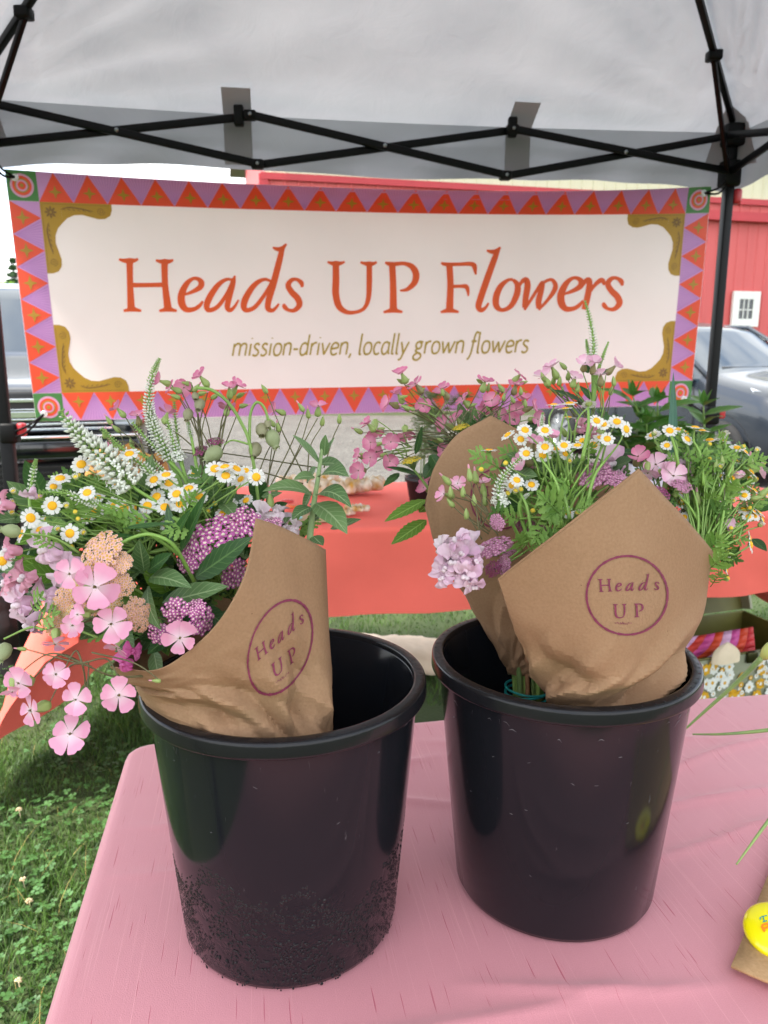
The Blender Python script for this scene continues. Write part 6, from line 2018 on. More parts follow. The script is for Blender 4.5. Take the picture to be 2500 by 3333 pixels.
# ============================================================ left bouquet
random.seed(21)
neckL = Vector((BKT[0].x + .01, BKT[0].y - .01, ZP + .17))
hubs = [at(660, 1760, .66), at(560, 1720, .66), at(480, 1800, .64), at(720, 1800, .66)]
spike(bqL, [(196, 1335, .63), (262, 1420, .63), (350, 1500, .63), (440, 1590, .635)], 28, 122, [(540, 1660, .64), (650, 1790, .65), (740, 1900, .65)], .10, .35, 1)
spike(bqL, [(330, 1395, .645), (385, 1450, .645), (470, 1520, .645), (540, 1580, .645)], 18, 42, [(600, 1680, .65), (660, 1800, .65)], .5, 0, 11)
spike(bqL, [(520, 1166, .69), (496, 1225, .69), (484, 1320, .69), (505, 1400, .69), (560, 1500, .69)], 14, 56, [(600, 1600, .68), (640, 1740, .67)], .28, 0, 2)
spike(bqL, [(567, 1308, .71), (570, 1360, .71), (580, 1440, .71)], 12, 30, [(600, 1540, .70), (640, 1700, .68)], .3, 0, 3)
spike(bqL, [(545, 1368, .69), (556, 1410, .69), (570, 1460, .69), (588, 1505, .69)], 14, 46, [(620, 1600, .68), (650, 1720, .67)], .25, .2, 4)
spike(bqL, [(430, 1374, .69), (465, 1415, .69), (510, 1460, .69), (548, 1500, .69)], 14, 36, [(600, 1560, .68), (650, 1700, .67)], .35, 0, 5)
spike(bqL, [(481, 1372, .70), (500, 1400, .70), (520, 1432, .70)], 12, 28, [(560, 1520, .69), (630, 1690, .67)], .6, 0, 6)
spike(bqL, [(612, 1371, .70), (616, 1395, .70), (623, 1424, .70)], 12, 26, [(640, 1520, .69), (655, 1600, .68), (670, 1720, .67)], .3, 0, 7)
spike(bqL, [(424, 1450, .68), (460, 1478, .68), (500, 1505, .68), (532, 1532, .68)], 10, 26, [(580, 1600, .67), (640, 1720, .66)], .6, 0, 8)
spike(bqL, [(118, 1494, .64), (110, 1530, .64), (98, 1600, .64)], 12, 32, [(110, 1680, .63), (230, 1800, .63), (400, 1900, .64)], .45, 0, 9)
spike(bqL, [(125, 1602, .60), (200, 1604, .60), (270, 1624, .60), (322, 1644, .605)], 20, 40, [(400, 1690, .61), (520, 1760, .62), (640, 1850, .64)], .45, 0, 10)
spike(bqL, [(313, 1822, .585), (345, 1796, .585), (372, 1778, .585), (398, 1765, .585)], 18, 30, [(437, 1748, .59), (490, 1740, .595), (560, 1770, .60), (610, 1850, .615), (650, 1930, .63)], 1.2, 0, 12)

def soap_side(root, lst, hub, Y, r_px, kind, stemm=M_stemd):
    for (x, y, code) in lst:
        p = at(x, y, jY(Y)); d = dirv(code); r_ = msize(r_px * random.uniform(.9, 1.08), p)
        soapwort(root, p, d, r_, kind, open_=random.uniform(.2, .65))
        h = hub + Vector((random.uniform(-.01, .01), random.uniform(-.01, .01), random.uniform(-.01, .01)))
        stem_to(root, p - d * r_ * 1.25, h, .0007, stemm)
def sbuds(root, lst, hub, Y, s_px, green=False):
    for (x, y, code) in lst:
        p = at(x, y, jY(Y)); d = dirv(code); s_ = msize(s_px, p)
        link('soapwort_bud', GBUD if green else BUD, root, align(p, d, s_))
        stem_to(root, p - d * s_ * .6, hub + Vector((random.uniform(-.012, .012), random.uniform(-.01, .01), random.uniform(-.01, .01))), .0006, M_stemd)
hA, hB, hC = at(690, 1560, .70), at(860, 1650, .70), at(1020, 1560, .70)
soap_side(bqL, [(520, 1240, 'l'), (556, 1262, 'l'), (600, 1262, 'fl'), (652, 1226, 'lu'), (545, 1345, 'b'), (746, 1262, 'u'), (772, 1255, 'ru'), (738, 1322, 'b')], hA, .705, 34, 'rose')
soap_side(bqL, [(382, 1330, 'lu'), (448, 1352, 'u'), (362, 1446, 'l')], at(520, 1600, .69), .70, 33, 'rose')
soap_side(bqL, [(897, 1335, 'l'), (1036, 1322, 'u')], hB, .70, 32, 'rose')
sbuds(bqL, [(607, 1248, 'l'), (570, 1290, 'l'), (640, 1262, 'ru'), (660, 1280, 'r'), (700, 1290, 'r'), (785, 1285, 'r'), (795, 1320, 'r')], hA, .705, 29)
sbuds(bqL, [(354, 1368, 'lu'), (378, 1395, 'lu'), (345, 1410, 'u')], at(500, 1600, .69), .70, 28)
sbuds(bqL, [(884, 1375, 'lu'), (905, 1390, 'u'), (980, 1325, 'lu'), (1003, 1345, 'u')], hB, .70, 29)
sbuds(bqL, [(860, 1266, 'lu'), (1105, 1362, 'u'), (1050, 1370, 'u'), (340, 1412, 'u'), (428, 1440, 'u')], hC, .705, 29, True)
# arching campion stem and pods
q = MB(); q.tube(crom([at(640, 1262, .68), at(690, 1270, .68), at(745, 1312, .68), at(790, 1385, .68), at(812, 1440, .68), at(830, 1540, .68), at(845, 1680, .68)], 6), .0016, 6); q.obj('stem', M_stem, bqL)
q = MB(); q.tube(crom([at(880, 1400, .685), at(862, 1330, .685), at(835, 1310, .685), at(815, 1350, .685), at(812, 1440, .68)], 6), .0013, 6); q.obj('stem', M_stem, bqL)
for (x, y, s_, k, code) in ((650, 1318, 26, 1, 'd'), (612, 1350, 25, 1, 'd'), (636, 1290, 18, 1, 'd'), (695, 1478, 38, 0, (-.75, -.3, -.55)), (830, 1465, 32, 1, 'd'), (852, 1400, 30, 1, 'd'), (888, 1428, 36, 0, (.35, -.3, -.85)), (872, 1380, 18, 1, 'd'), (36, 1728, 34, 0, 'l'), (12, 2122, 36, 0, 'd'), (150, 1622, 15, 0, 'l')):
    p = at(x, y, .685 if x > 100 else .56); link('campion_pod', PODS[k], bqL, align(p, dirv(code), msize(s_ * .86, p)))
stem_to(bqL, at(730, 1448, .685), at(812, 1446, .68), .0009)
stem_to(bqL, at(12, 2080, .56), at(140, 2050, .565), .0011); stem_to(bqL, at(140, 2050, .565), at(320, 2075, .57), .0010)
stem_to(bqL, at(60, 1735, .56), at(260, 1800, .58), .001)

fevL = [(196, 1558, 'u'), (265, 1512, 'fu'), (170, 1646, 'fr'), (99, 1686, (.75, -.6, .3)), (133, 1729, 'f'), (228, 1736, 'f'), (70, 1738, 'l'), (28, 1802, 'fl'), (8, 1826, 'f'), (446, 1694, 'fu'), (404, 1655, 'fu'), (374, 1648, 'fr'), (480, 1646, 'fu'), (284, 1604, 'fu'),
        (541, 1546, 'u'), (501, 1562, 'fu'), (550, 1573, 'fu'), (575, 1608, 'fu'), (510, 1617, 'fu'), (537, 1651, 'fu'), (587, 1640, 'fu'), (649, 1616, 'fu'), (700, 1526, 'fu'), (732, 1520, 'u'), (735, 1549, 'fu'), (769, 1526, 'ru'), (834, 1553, (.4, -.85, .3)), (421, 1478, 'u'), (310, 1660, 'fu'), (615, 1590, 'u')]
for (x, y, c) in fevL:
    Y = .595 if x < 300 and y > 1600 else .635
    p = at(x, y, jY(Y)); d = dirv(c); r_ = msize(random.uniform(30, 35), p)
    feverfew(bqL, p, d, r_)
    stem_to(bqL, p - d * r_ * .3, random.choice(hubs) + Vector((random.uniform(-.02, .02), 0, random.uniform(-.03, .01))), .0009)
for (x, y, k) in ((131, 1617, 0), (246, 1667, 0), (235, 1781, 0), (45, 1602, 1), (42, 1637, 1), (217, 1649, 1), (191, 1724, 1), (247, 1555, 1), (40, 1670, 1), (774, 1543, 0), (700, 1640, 0), (678, 1666, 1), (255, 1690, 0), (430, 1500, 1), (275, 1735, 1)):
    p = at(x, y, .60 if x < 300 else .655); d = dirv('fu'); s_ = msize(17, p)
    link('feverfew_bud', FBUD[k], bqL, align(p, d, s_)); stem_to(bqL, p - d * s_ * .5, random.choice(hubs), .0007)
# open pink soapwort hanging at the front
for (x, y, r_px, c) in ((363, 2030, 66, 'f'), (236, 2036, 46, 'f'), (182, 2194, 50, 'f'), (62, 2223, 58, 'f'), (100, 2312, 58, 'fl'), (248, 2277, 56, 'f'), (386, 2262, 64, 'f'), (229, 2390, 70, (-.05, -.8, .55)), (309, 1911, 82, 'fr'), (266, 1987, 44, 'fl'), (180, 2095, 44, 'd'), (380, 2108, 46, 'd'), (586, 2077, 62, 'f'), (228, 1868, 58, 'f'), (253, 2000, 40, 'fl'), (40, 2250, 40, 'd')):
    p = at(x, y, jY(.53 if y > 2150 else .545, .006)); d = dirv(c); r_ = msize(r_px, p)
    soapwort(bqL, p, d, r_, 'pink', open_=random.uniform(-.02, .12), cal=0)
    if y > 2150:
        j = at(268, 2158, .545)
        stem_to(bqL, p - d * r_ * 1.1, j, .0007, M_stemd, sag=(0, .01, .01))
    else:
        stem_to(bqL, p - d * r_ * 1.1, at(430, 2000, .60), .0008, M_stemd)
stem_to(bqL, at(268, 2158, .545), at(480, 2200, .575), .0009, M_stemd, sag=(0, 0, -.006)); 
sbuds(bqL, [(70, 2112, 'l'), (508, 2216, 'l')], at(268, 2158, .545), .545, 26)
# lilac and rose snapdragons at the left, magenta by the paper lip
for (x, y, r_px, c, k, sp_) in ((150, 1788, 78, 'fl', 'lilac', .4), (205, 1868, 80, 'f', 'lilac', -.3), (78, 1880, 66, 'fl', 'rose', 1.0), (62, 1965, 72, 'fl', 'lilac', .2), (95, 2030, 66, (-.5, -.6, -.5), 'lilac', -.5), (28, 1790, 56, 'l', 'rose', .5), (104, 1612, 40, (0, -.5, -.7), 'lilac', 0), (10, 1640, 50, 'l', 'rose', .6), (150, 1940, 66, 'fl', 'lilac', 1.2), (405, 2160, 46, 'fl', 'magenta', .3), (435, 2120, 40, 'f', 'magenta', 1.4), (20, 1900, 52, 'l', 'rose', 2.0)):
    p = at(x, y, jY(.585)); snap(bqL, p, dirv(c), msize(r_px, p), k, sp_)
for (x, y, r_px, c, k) in ((848, 1672, 46, 'fl', 'pale'), (900, 1668, 48, 'u', 'pale'), (925, 1712, 46, 'fr', 'pale'), (872, 1706, 40, 'f', 'pale'), (960, 1720, 38, 'r', 'pale')):
    p = at(x, y, .655); snap(bqL, p, dirv(c), msize(r_px, p), k, random.uniform(-.4, .4))
p = at(880, 1628, .655); link('soapwort_bud', BUD, bqL, align(p, dirv('up'), msize(40, p)))
for (x, y, r_px, c, k, fl) in ((330, 1795, 76, 'fu', 'peach', .85), (225, 1945, 50, 'f', 'peach', .9), (350, 1960, 50, 'fr', 'gold', .9), (272, 1905, 58, 'f', 'gold', .9), (212, 1990, 52, 'fl', 'gold', .8), (385, 1900, 52, 'fr', 'peach', .8), (450, 2000, 58, 'fr', 'rust', .8), (300, 1960, 44, 'f', 'peach', 1), (180, 2030, 40, 'f', 'peach', 1), (390, 1830, 40, 'fu', 'peach', 1),
                           (640, 1790, 62, 'fl', 'magenta', .8), (720, 1728, 84, 'fu', 'magenta', .7), (800, 1698, 66, 'fu', 'magenta', .7), (760, 1862, 56, 'f', 'magenta', .7), (572, 1985, 48, 'f', 'magenta', .8), (655, 2022, 52, 'fr', 'magenta', .8), (520, 2062, 42, 'f', 'magenta', .8), (640, 1975, 36, 'fu', 'magenta', .8), (885, 1700, 36, 'u', 'magenta', .8), (610, 1830, 40, 'fl', 'magenta', .9), (700, 1440, 36, 'u', 'wine', .7), (655, 1470, 40, 'u', 'wine', .8)):
    p = at(x, y, .572 if x < 500 or y > 1950 else (.62 if y > 1600 else .70)); d = dirv(c); yarrow(bqL, p, d, msize(r_px, p), k, fl)
    stem_to(bqL, p - d * .02, random.choice(hubs) if y < 1900 else at(520, 2000, .63), .0012)
# big leaves
def LF(root, x0, y0, Y0, x1, y1, Y1, wpx, m=M_leaf, nrm=(0, -.7, .7), **kw):
    a, c = at(x0, y0, Y0), at(x1, y1, Y1)
    return leaf_obj(root, a, c, msize(wpx, a), Vector(nrm), m, **kw)
LF(bqL, 636, 1880, .615, 822, 1748, .585, 92, M_leafd, (-.3, -.8, .5), serr=.10, n=15, fold=.12)
LF(bqL, 487, 1880, .60, 624, 1914, .575, 74, M_leaf, (0, -.6, .8), droop=.10, n=11, serr=.05)
LF(bqL, 528, 1962, .605, 744, 1908, .575, 84, M_leaf, (0, -.7, .7), n=12, serr=.05)
LF(bqL, 482, 1908, .60, 525, 2050, .565, 66, M_leaf, (-.4, -.7, .2), droop=.1, n=10)
LF(bqL, 462, 1862, .60, 404, 1930, .57, 60, M_leaf, (-.3, -.7, .5), droop=.12, n=10)
LF(bqL, 470, 1865, .60, 352, 1842, .575, 58, M_leaf, (0, -.6, .8), droop=.08, n=10)
LF(bqL, 465, 1870, .60, 380, 1815, .575, 50, M_leaf, (-.2, -.7, .7), droop=.05)
LF(bqL, 470, 1860, .60, 452, 1755, .58, 56, M_leaf, (0, -.9, .2))
LF(bqL, 480, 1860, .60, 560, 1800, .58, 50, M_leafd, (0, -.8, .5))
LF(bqL, 588, 1795, .62, 674, 1598, .60, 44, M_leafd, (-.5, -.8, .1), fold=.35, n=12)
LF(bqL, 562, 1755, .62, 622, 1655, .60, 30, M_leafd, (-.5, -.8, .1), fold=.35)
LF(bqL, 560, 1770, .62, 545, 1640, .63, 34, M_leafd, (.2, -.9, .1))
LF(bqL, 700, 1650, .66, 690, 1560, .65, 60, M_leaf, (0, -.9, .2), n=10)
LF(bqL, 715, 1660, .66, 762, 1582, .655, 44, M_leaf, (.3, -.8, .3))
LF(bqL, 720, 1640, .66, 780, 1700, .63, 52, M_leaf, (.2, -.7, .7), droop=.1)
LF(bqL, 580, 1605, .67, 690, 1595, .66, 50, M_leafd, (0, -.5, .9), droop=.08)
LF(bqL, 470, 1600, .665, 495, 1480, .67, 54, M_leaf, (0, -.95, .1), n=10)
LF(bqL, 400, 1720, .60, 570, 1702, .61, 26, M_leafd, (0, -.5, .9), fold=.2)
LF(bqL, 330, 1740, .60, 480, 1752, .61, 24, M_leafd, (0, -.5, .9), fold=.2)
LF(bqL, 640, 2000, .61, 560, 2110, .585, 60, M_leafd, (0, -.8, .4)); LF(bqL, 560, 2060, .60, 480, 2130, .58, 56, M_leafd, (0, -.8, .5)); LF(bqL, 660, 1980, .61, 740, 2040, .60, 60, M_leafd, (0, -.7, .6))
LF(bqL, 500, 2120, .60, 520, 2220, .57, 50, M_leaf, (0, -.8, .3))
# mint-like stem on the right of the left cone
ms = [at(1008, 1760, .655), at(1014, 1700, .655), at(1024, 1624, .655), at(1034, 1564, .655), at(1046, 1477, .655), at(1052, 1440, .655)]
q = MB(); q.tube(crom(ms, 5), [.0030 - .0018 * i / 25 for i in range(26)], 8); q.obj('stem', M_leafb and mat('hairy_pale_stem', '#8fa572', .7, var=.1, scale=50), bqL)
for a in ((1026, 1640, .65, 1130, 1738, .62, 92, dict(droop=.10, serr=.05, n=12)), (1032, 1613, .65, 1144, 1652, .625, 78, dict(droop=.22, n=12)), (1018, 1613, .65, 855, 1600, .63, 72, dict(droop=.14, n=12)), (1026, 1555, .655, 955, 1562, .65, 50, dict(droop=.12)), (1040, 1553, .65, 1136, 1552, .63, 80, dict(droop=.16, n=11)), (1041, 1509, .655, 952, 1416, .64, 60, dict(n=11, fold=.3)), (1056, 1484, .655, 1060, 1414, .65, 34, {}), (1060, 1476, .655, 1090, 1424, .65, 28, {}), (1013, 1651, .655, 950, 1692, .64, 56, dict(droop=.08)), (1036, 1512, .66, 1128, 1530, .67, 60, dict(droop=.15)), (1018, 1745, .655, 1052, 1776, .64, 44, {}), (1075, 1722, .66, 1176, 1690, .655, 46, {}), (1010, 1700, .66, 1070, 1650, .66, 40, {}), (1015, 1600, .66, 985, 1660, .665, 50, {}), (1030, 1520, .66, 1000, 1570, .665, 46, {})):
    LF(bqL, *a[:6], a[6], M_leaf, (0, -.45, .9), **a[7])
# filler foliage deep in the bouquet
rr = random.Random(31)
for k in range(330):
    x, y = rr.uniform(60, 1000), rr.uniform(1610, 2080)
    if y > 2080 - (x - 330) * .0 and x > 830: continue
    if x > 820 and y > 1760: continue
    if x > 700 and y > 1950: continue
    if x < 330 and y > 1960: continue
    Y = .665 + rr.uniform(0, .05)
    a = at(x, y, Y); d = Vector((rr.uniform(-1, 1), rr.uniform(-.7, .1), rr.uniform(-.2, 1))).normalized()
    L = rr.uniform(.02, .042)
    if k % 3 == 0 and x > 170:
        lobed(bqL, a, a + d * L, (0, -.8, .5), rr.choice((M_fleaf, M_fleafd)))
    else:
        leaf_obj(bqL, a, a + d * L, L * rr.uniform(.3, .5), Vector((rr.uniform(-.3, .3), -.8, .5)), rr.choice((M_leaf, M_leafd, M_leafd)), droop=rr.uniform(-.05, .1), n=7)
for k in range(170):
    x, y, Y = rr.uniform(120, 620), rr.uniform(1640, 2060), rr.uniform(.665, .73)
    if x < 300 and y > 1950: continue
    a = at(x, y, Y); d = Vector((rr.uniform(-1, 1), rr.uniform(-.7, .0), rr.uniform(-.3, .9))).normalized(); L = rr.uniform(.03, .055)
    leaf_obj(bqL, a, a + d * L, L * rr.uniform(.35, .5), Vector((rr.uniform(-.4, .4), -.8, .5)), rr.choice((M_leaf, M_leafd, M_leafb)), droop=rr.uniform(-.05, .1), n=6)
for k in range(110):                      # finely cut feverfew foliage between the daisies
    x, y, Y = rr.uniform(90, 760), rr.uniform(1580, 1790), rr.uniform(.665, .71)
    if x < 200 and y < 1640: continue
    a = at(x, y, Y); d = Vector((rr.uniform(-1, 1), rr.uniform(-.6, .1), rr.uniform(-.1, 1))).normalized(); L = rr.uniform(.018, .032)
    lobed(bqL, a, a + d * L, (rr.uniform(-.3, .3), -.8, .5), rr.choice((M_fleaf, M_fleafd, M_fleaf)))
for k in range(36):
    x, y = rr.uniform(150, 820), rr.uniform(1530, 1720)
    p = at(x, y, rr.uniform(.64, .67)); d = Vector((rr.uniform(-.5, .5), -.6, .7)).normalized()
    if k % 3: feverfew(bqL, p, d, msize(rr.uniform(22, 30), p))
    else: link('feverfew_bud', FBUD[k % 2], bqL, align(p, d, msize(16, p)))
    stem_to(bqL, p - d * .003, rr.choice(hubs), .0008)
for (x, y, s_) in ((290, 1700, .03), (400, 1740, .035), (350, 1690, .03), (210, 1700, .03), (500, 1690, .03), (120, 2020, .03), (180, 1780, .02), (430, 1640, .03), (600, 1680, .03), (640, 1700, .03), (105, 1985, .026)):
    a = at(x, y, .62 if x > 200 else .575); d = Vector((rr.uniform(-.8, .8), -.4, rr.uniform(-.3, .9))).normalized()
    lobed(bqL, a, a + d * s_, (0, -.8, .5), M_fleaf)

# ============================================================ front right bouquet
random.seed(33)
hF = [at(1780, 1760, .70), at(1840, 1740, .70), at(1900, 1700, .71), at(1720, 1760, .70)]
hR = [at(2280, 1830, .70), at(2300, 1760, .71), at(2260, 1700, .72)]
fevF = [(1709, 1400, 'fu'), (1774, 1401, 'fu'), (1695, 1430, 'fu'), (1713, 1476, 'fu'), (1774, 1455, 'fu'), (1767, 1481, 'f'), (1836, 1450, 'fu'), (1842, 1477, 'fu'), (1897, 1436, 'fu'), (1932, 1449, 'fu'), (1977, 1429, 'fu'), (1964, 1381, 'fu'), (1942, 1370, 'fu'), (2008, 1373, 'fu'), (2038, 1397, (.5, -.8, .3)), (1682, 1563, 'fu'), (1730, 1578, 'fu'), (1668, 1581, 'fu'), (1847, 1668, 'fu'), (1810, 1462, 'u'), (1880, 1450, 'u'), (1955, 1425, 'u')]
fevFb = [(1917, 1316, 'b'), (1854, 1313, 'up'), (1803, 1318, 'up'), (1653, 1416, 'lu'), (1592, 1466, 'up'), (1840, 1330, 'up'), (1850, 1360, 'up')]
fevR = [(2180, 1402, 'fu'), (2205, 1398, 'u'), (2310, 1433, 'up'), (2400, 1458, 'u'), (2425, 1470, 'ru'), (2395, 1500, 'u'), (2449, 1662, 'ru'), (2424, 1659, 'u'), (2440, 1752, 'r'), (2470, 1668, 'ru')]
fevRb = [(2126, 1416, 'lu'), (2234, 1411, 'ru'), (2263, 1392, 'up'), (2286, 1403, 'up'), (2351, 1416, 'b'), (2354, 1436, 'up'), (2443, 1536, 'ru'), (2443, 1773, 'r'), (2453, 1596, 'ru'), (2411, 1580, 'up'), (2323, 1530, 'up'), (2364, 1853, 'r'), (2490, 1610, 'ru'), (2400, 1540, 'up'), (2480, 1690, 'r')]
for lst, H, Y in ((fevF, hF, .69), (fevFb, hF, .72), (fevR, hR, .735), (fevRb, hR, .735)):
    for (x, y, c) in lst:
        p = at(x, y, jY(Y)); d = dirv(c); r_ = msize(random.uniform(25, 29), p)
        feverfew(bqF, p, d, r_)
        h = random.choice(H); k = p.lerp(h, random.uniform(.25, .4)) + Vector((random.uniform(-.004, .004), 0, -.004))
        stem_to(bqF, p - d * r_ * .3, k, .0009, n=4); stem_to(bqF, k, h + Vector((random.uniform(-.01, .01), random.uniform(-.01, .01), 0)), .0013, M_spst, n=4)
for (x, y, k, g) in ((1852, 1503, 1, 0), (1677, 1600, 1, 0), (1695, 1595, 0, 0), (1646, 1509, 0, 0), (1734, 1664, 0, 0), (2129, 1411, 1, 1), (1830, 1684, 1, 0), (1880, 1672, 1, 0), (1652, 1608, 0, 0), (1566, 1530, 0, 0), (2266, 1508, 0, 1), (2484, 1508, 0, 1), (2394, 1715, 1, 1), (2475, 1708, 1, 1), (2364, 1801, 0, 1), (2370, 1823, 1, 1), (2366, 1884, 0, 1), (2364, 1786, 0, 1), (2345, 1868, 0, 1), (2340, 1840, 0, 1), (2355, 1815, 0, 1), (2215, 1625, 0, 1), (2250, 1560, 0, 1), (2300, 1490, 0, 1), (2420, 1620, 1, 1), (2460, 1560, 0, 1)):
    p = at(x, y, .69 if not g else .735); d = dirv('fu' if not g else 'ru'); s_ = msize(19 if x < 2100 else 17, p)
    link('feverfew_bud', FBUD[k], bqF, align(p, d, s_)); stem_to(bqF, p - d * s_ * .5, random.choice(hR if g else hF), .0008)
hT = at(1940, 1420, .74)
soap_side(bqF, [(2002, 1192, 'ru'), (1934, 1183, 'u'), (1905, 1182, 'fu'), (1872, 1230, 'u'), (1955, 1220, 'u'), (1797, 1196, 'lu'), (1770, 1225, 'lu')], hT, .74, 34, 'pale', M_stem)
sbuds(bqF, [(1767, 1226, 'lu'), (1832, 1190, 'lu'), (1850, 1222, 'u'), (1803, 1235, 'u'), (1822, 1240, 'u'), (1780, 1250, 'lu'), (1998, 1240, 'up'), (1990, 1270, 'up'), (1880, 1260, 'up'), (1830, 1275, 'up'), (1950, 1255, 'up')], hT, .745, 28, True)
soap_side(bqF, [(1792, 1428, 'u'), (1738, 1440, 'u'), (1706, 1515, 'fu'), (1700, 1500, 'l'), (1930, 1400, 'l')], at(1800, 1700, .72), .71, 38, 'pink', M_stem)
soap_side(bqF, [(2077, 1486, 'fu')], at(2150, 1650, .73), .73, 40, 'rose', M_stem)
soap_side(bqF, [(2135, 1512, 'f'), (2108, 1538, 'd'), (2165, 1535, 'fr'), (2192, 1548, 'f'), (2210, 1575, 'fr')], at(2160, 1650, .73), .715, 44, 'pale', M_stem)
soap_side(bqF, [(2355, 1668, 'r'), (2362, 1702, 'fr'), (2400, 1560, 'b'), (2470, 1530, 'r')], at(2290, 1780, .73), .73, 34, 'pale', M_stem)
sbuds(bqF, [(2443, 1505, 'up'), (2269, 1622, 'up'), (2490, 1600, 'ru'), (2310, 1480, 'lu'), (2380, 1520, 'up')], at(2290, 1790, .73), .73, 40)
sbuds(bqF, [(2247, 1632, 'up'), (2264, 1655, 'up'), (2322, 1698, 'r'), (2240, 1530, 'up'), (2165, 1575, 'up'), (1836, 1405, 'lu'), (1880, 1405, 'r'), (2330, 1510, 'up'), (2350, 1500, 'up'), (2200, 1600, 'up'), (2465, 1620, 'r')], at(2250, 1780, .72), .725, 33, True)
# wiry pinks before the rear cone
hW = at(1590, 1730, .68)
soap_side(bqF, [(1489, 1574, 'fu'), (1446, 1608, 'l'), (1572, 1572, 'u')], hW, .69, 34, 'pink', M_stemd)
sbuds(bqF, [(1452, 1562, 'lu'), (1529, 1545, 'up'), (1548, 1552, 'up')], hW, .69, 38)
sbuds(bqF, [(1466, 1636, 'lu'), (1507, 1600, 'up'), (1577, 1602, 'up'), (1543, 1627, 'up'), (1467, 1600, 'up'), (1578, 1628, 'up'), (1518, 1672, 'up')], hW, .69, 32, True)
# snapdragons
for (x, y, r_px, c, k, sp_) in ((1440, 1782, 46, 'l', 'pale', .3), (1488, 1762, 54, 'lu', 'lilac', -.4), (1532, 1776, 56, 'fu', 'pale', .3), (1476, 1826, 66, (-.25, -.95, .05), 'lilac', .0), (1440, 1882, 50, 'fl', 'lilac', .6), (1516, 1870, 60, (-.1, -.8, -.4), 'lilac', -.2), (1545, 1905, 46, (0, -.6, -.7), 'lilac', .1), (1460, 1800, 56, 'fl', 'pale', .2), (1505, 1800, 58, 'f', 'lilac', -.6), (1450, 1850, 52, 'fl', 'lilac', 1.1), (1500, 1845, 60, 'f', 'pale', .5), (1545, 1830, 50, 'fr', 'lilac', 2.0), (1520, 1900, 46, 'f', 'lilac', .9)):
    p = at(x, y, .625 + (.01 if k == 'pale' else 0)); snap(bqF, p, dirv(c), msize(r_px, p), k, sp_)
for (x, y, r_px, c, k, sp_) in ((1988, 1508, 66, 'f', 'lilac', .2), (2020, 1555, 46, 'fr', 'lilac', 1), (2252, 1515, 56, 'fu', 'lilac', .5), (2296, 1522, 50, 'fr', 'lilac', -.5), (2262, 1602, 60, 'f', 'lilac', .2), (2236, 1672, 62, 'f', 'lilac', -.3), (1915, 1560, 40, 'fl', 'rose', .4), (2190, 1500, 40, 'u', 'lilac', 0), (1890, 1390, 34, 'l', 'rose', 0), (1930, 1405, 34, 'f', 'rose', 0)):
    p = at(x, y, .72 if x < 2100 else .735); snap(bqF, p, dirv(c), msize(r_px, p), k, sp_)
for (x, y, r_px, c, k, fl) in ((1938, 1542, 66, 'fu', 'rose', .6), (1990, 1555, 50, 'fu', 'rose', .6), (1691, 1707, 24, 'f', 'wine', 1), (1727, 1714, 20, 'f', 'wine', 1), (1604, 1782, 62, (-.35, -.55, .75), 'rose', .6), (1618, 1700, 30, 'fl', 'rose', .8), (1604, 1852, 30, 'fl', 'wine', .8), (1660, 1790, 30, 'fu', 'rose', .6), (2150, 1610, 34, 'fu', 'wine', .8), (2220, 1580, 34, 'fu', 'rose', .7), (1640, 1840, 34, 'fl', 'rose', .7), (1760, 1720, 20, 'f', 'wine', 1)):
    p = at(x, y, .66 if x < 1650 else .70); d = dirv(c); yarrow(bqF, p, d, msize(r_px, p), k, fl)
    stem_to(bqF, p - d * .012, random.choice(hF) if x < 2050 else random.choice(hR), .0012, M_spst)
spike(bqF, [(1904, 978, .75), (1920, 1040, .75), (1932, 1110, .75), (1930, 1178, .75)], 9, 36, [(1935, 1230, .75), (1930, 1340, .745), (1905, 1460, .735), (1890, 1620, .72)], .42, 0, 31)
spike(bqF, [(1981, 1112, .75), (1966, 1150, .75), (1952, 1190, .75)], 8, 18, [(1940, 1240, .75), (1930, 1340, .745)], .8, 0, 32)
spike(bqF, [(1908, 1104, .755), (1912, 1130, .755), (1920, 1165, .755)], 8, 20, [(1930, 1220, .75), (1930, 1340, .745)], .8, 0, 33)
spike(bqF, [(1696, 1488, .685), (1664, 1520, .685), (1633, 1562, .685), (1622, 1615, .685), (1640, 1652, .685)], 14, 50, [(1668, 1705, .685), (1700, 1770, .69)], .15, .25, 34)
spike(bqF, [(1767, 1343, .73), (1765, 1362, .73), (1763, 1388, .73)], 8, 22, [(1780, 1440, .73), (1800, 1600, .72)], .2, 0, 35)
spike(bqF, [(1735, 1600, .69), (1715, 1612, .69), (1700, 1625, .69)], 8, 18, [(1690, 1660, .69), (1720, 1760, .69)], .3, 0, 36)
# thick pale stems that show between the flowers
for (x0, y0, x1, y1) in ((1760, 1490, 1830, 1720), (1860, 1530, 1855, 1690), (1985, 1480, 1905, 1670), (1800, 1550, 1820, 1720), (1690, 1600, 1730, 1740), (2185, 1420, 2215, 1560), (2300, 1480, 2270, 1820), (2330, 1640, 2270, 1830), (2450, 1560, 2340, 1690), (2400, 1480, 2320, 1660), (2255, 1430, 2290, 1580), (1915, 1330, 1895, 1500)):
    stem_to(bqF, at(x0, y0, .69 if x0 < 2050 else .725), at(x1, y1, .675 if x0 < 2050 else .715), .0016, M_spst, n=6)
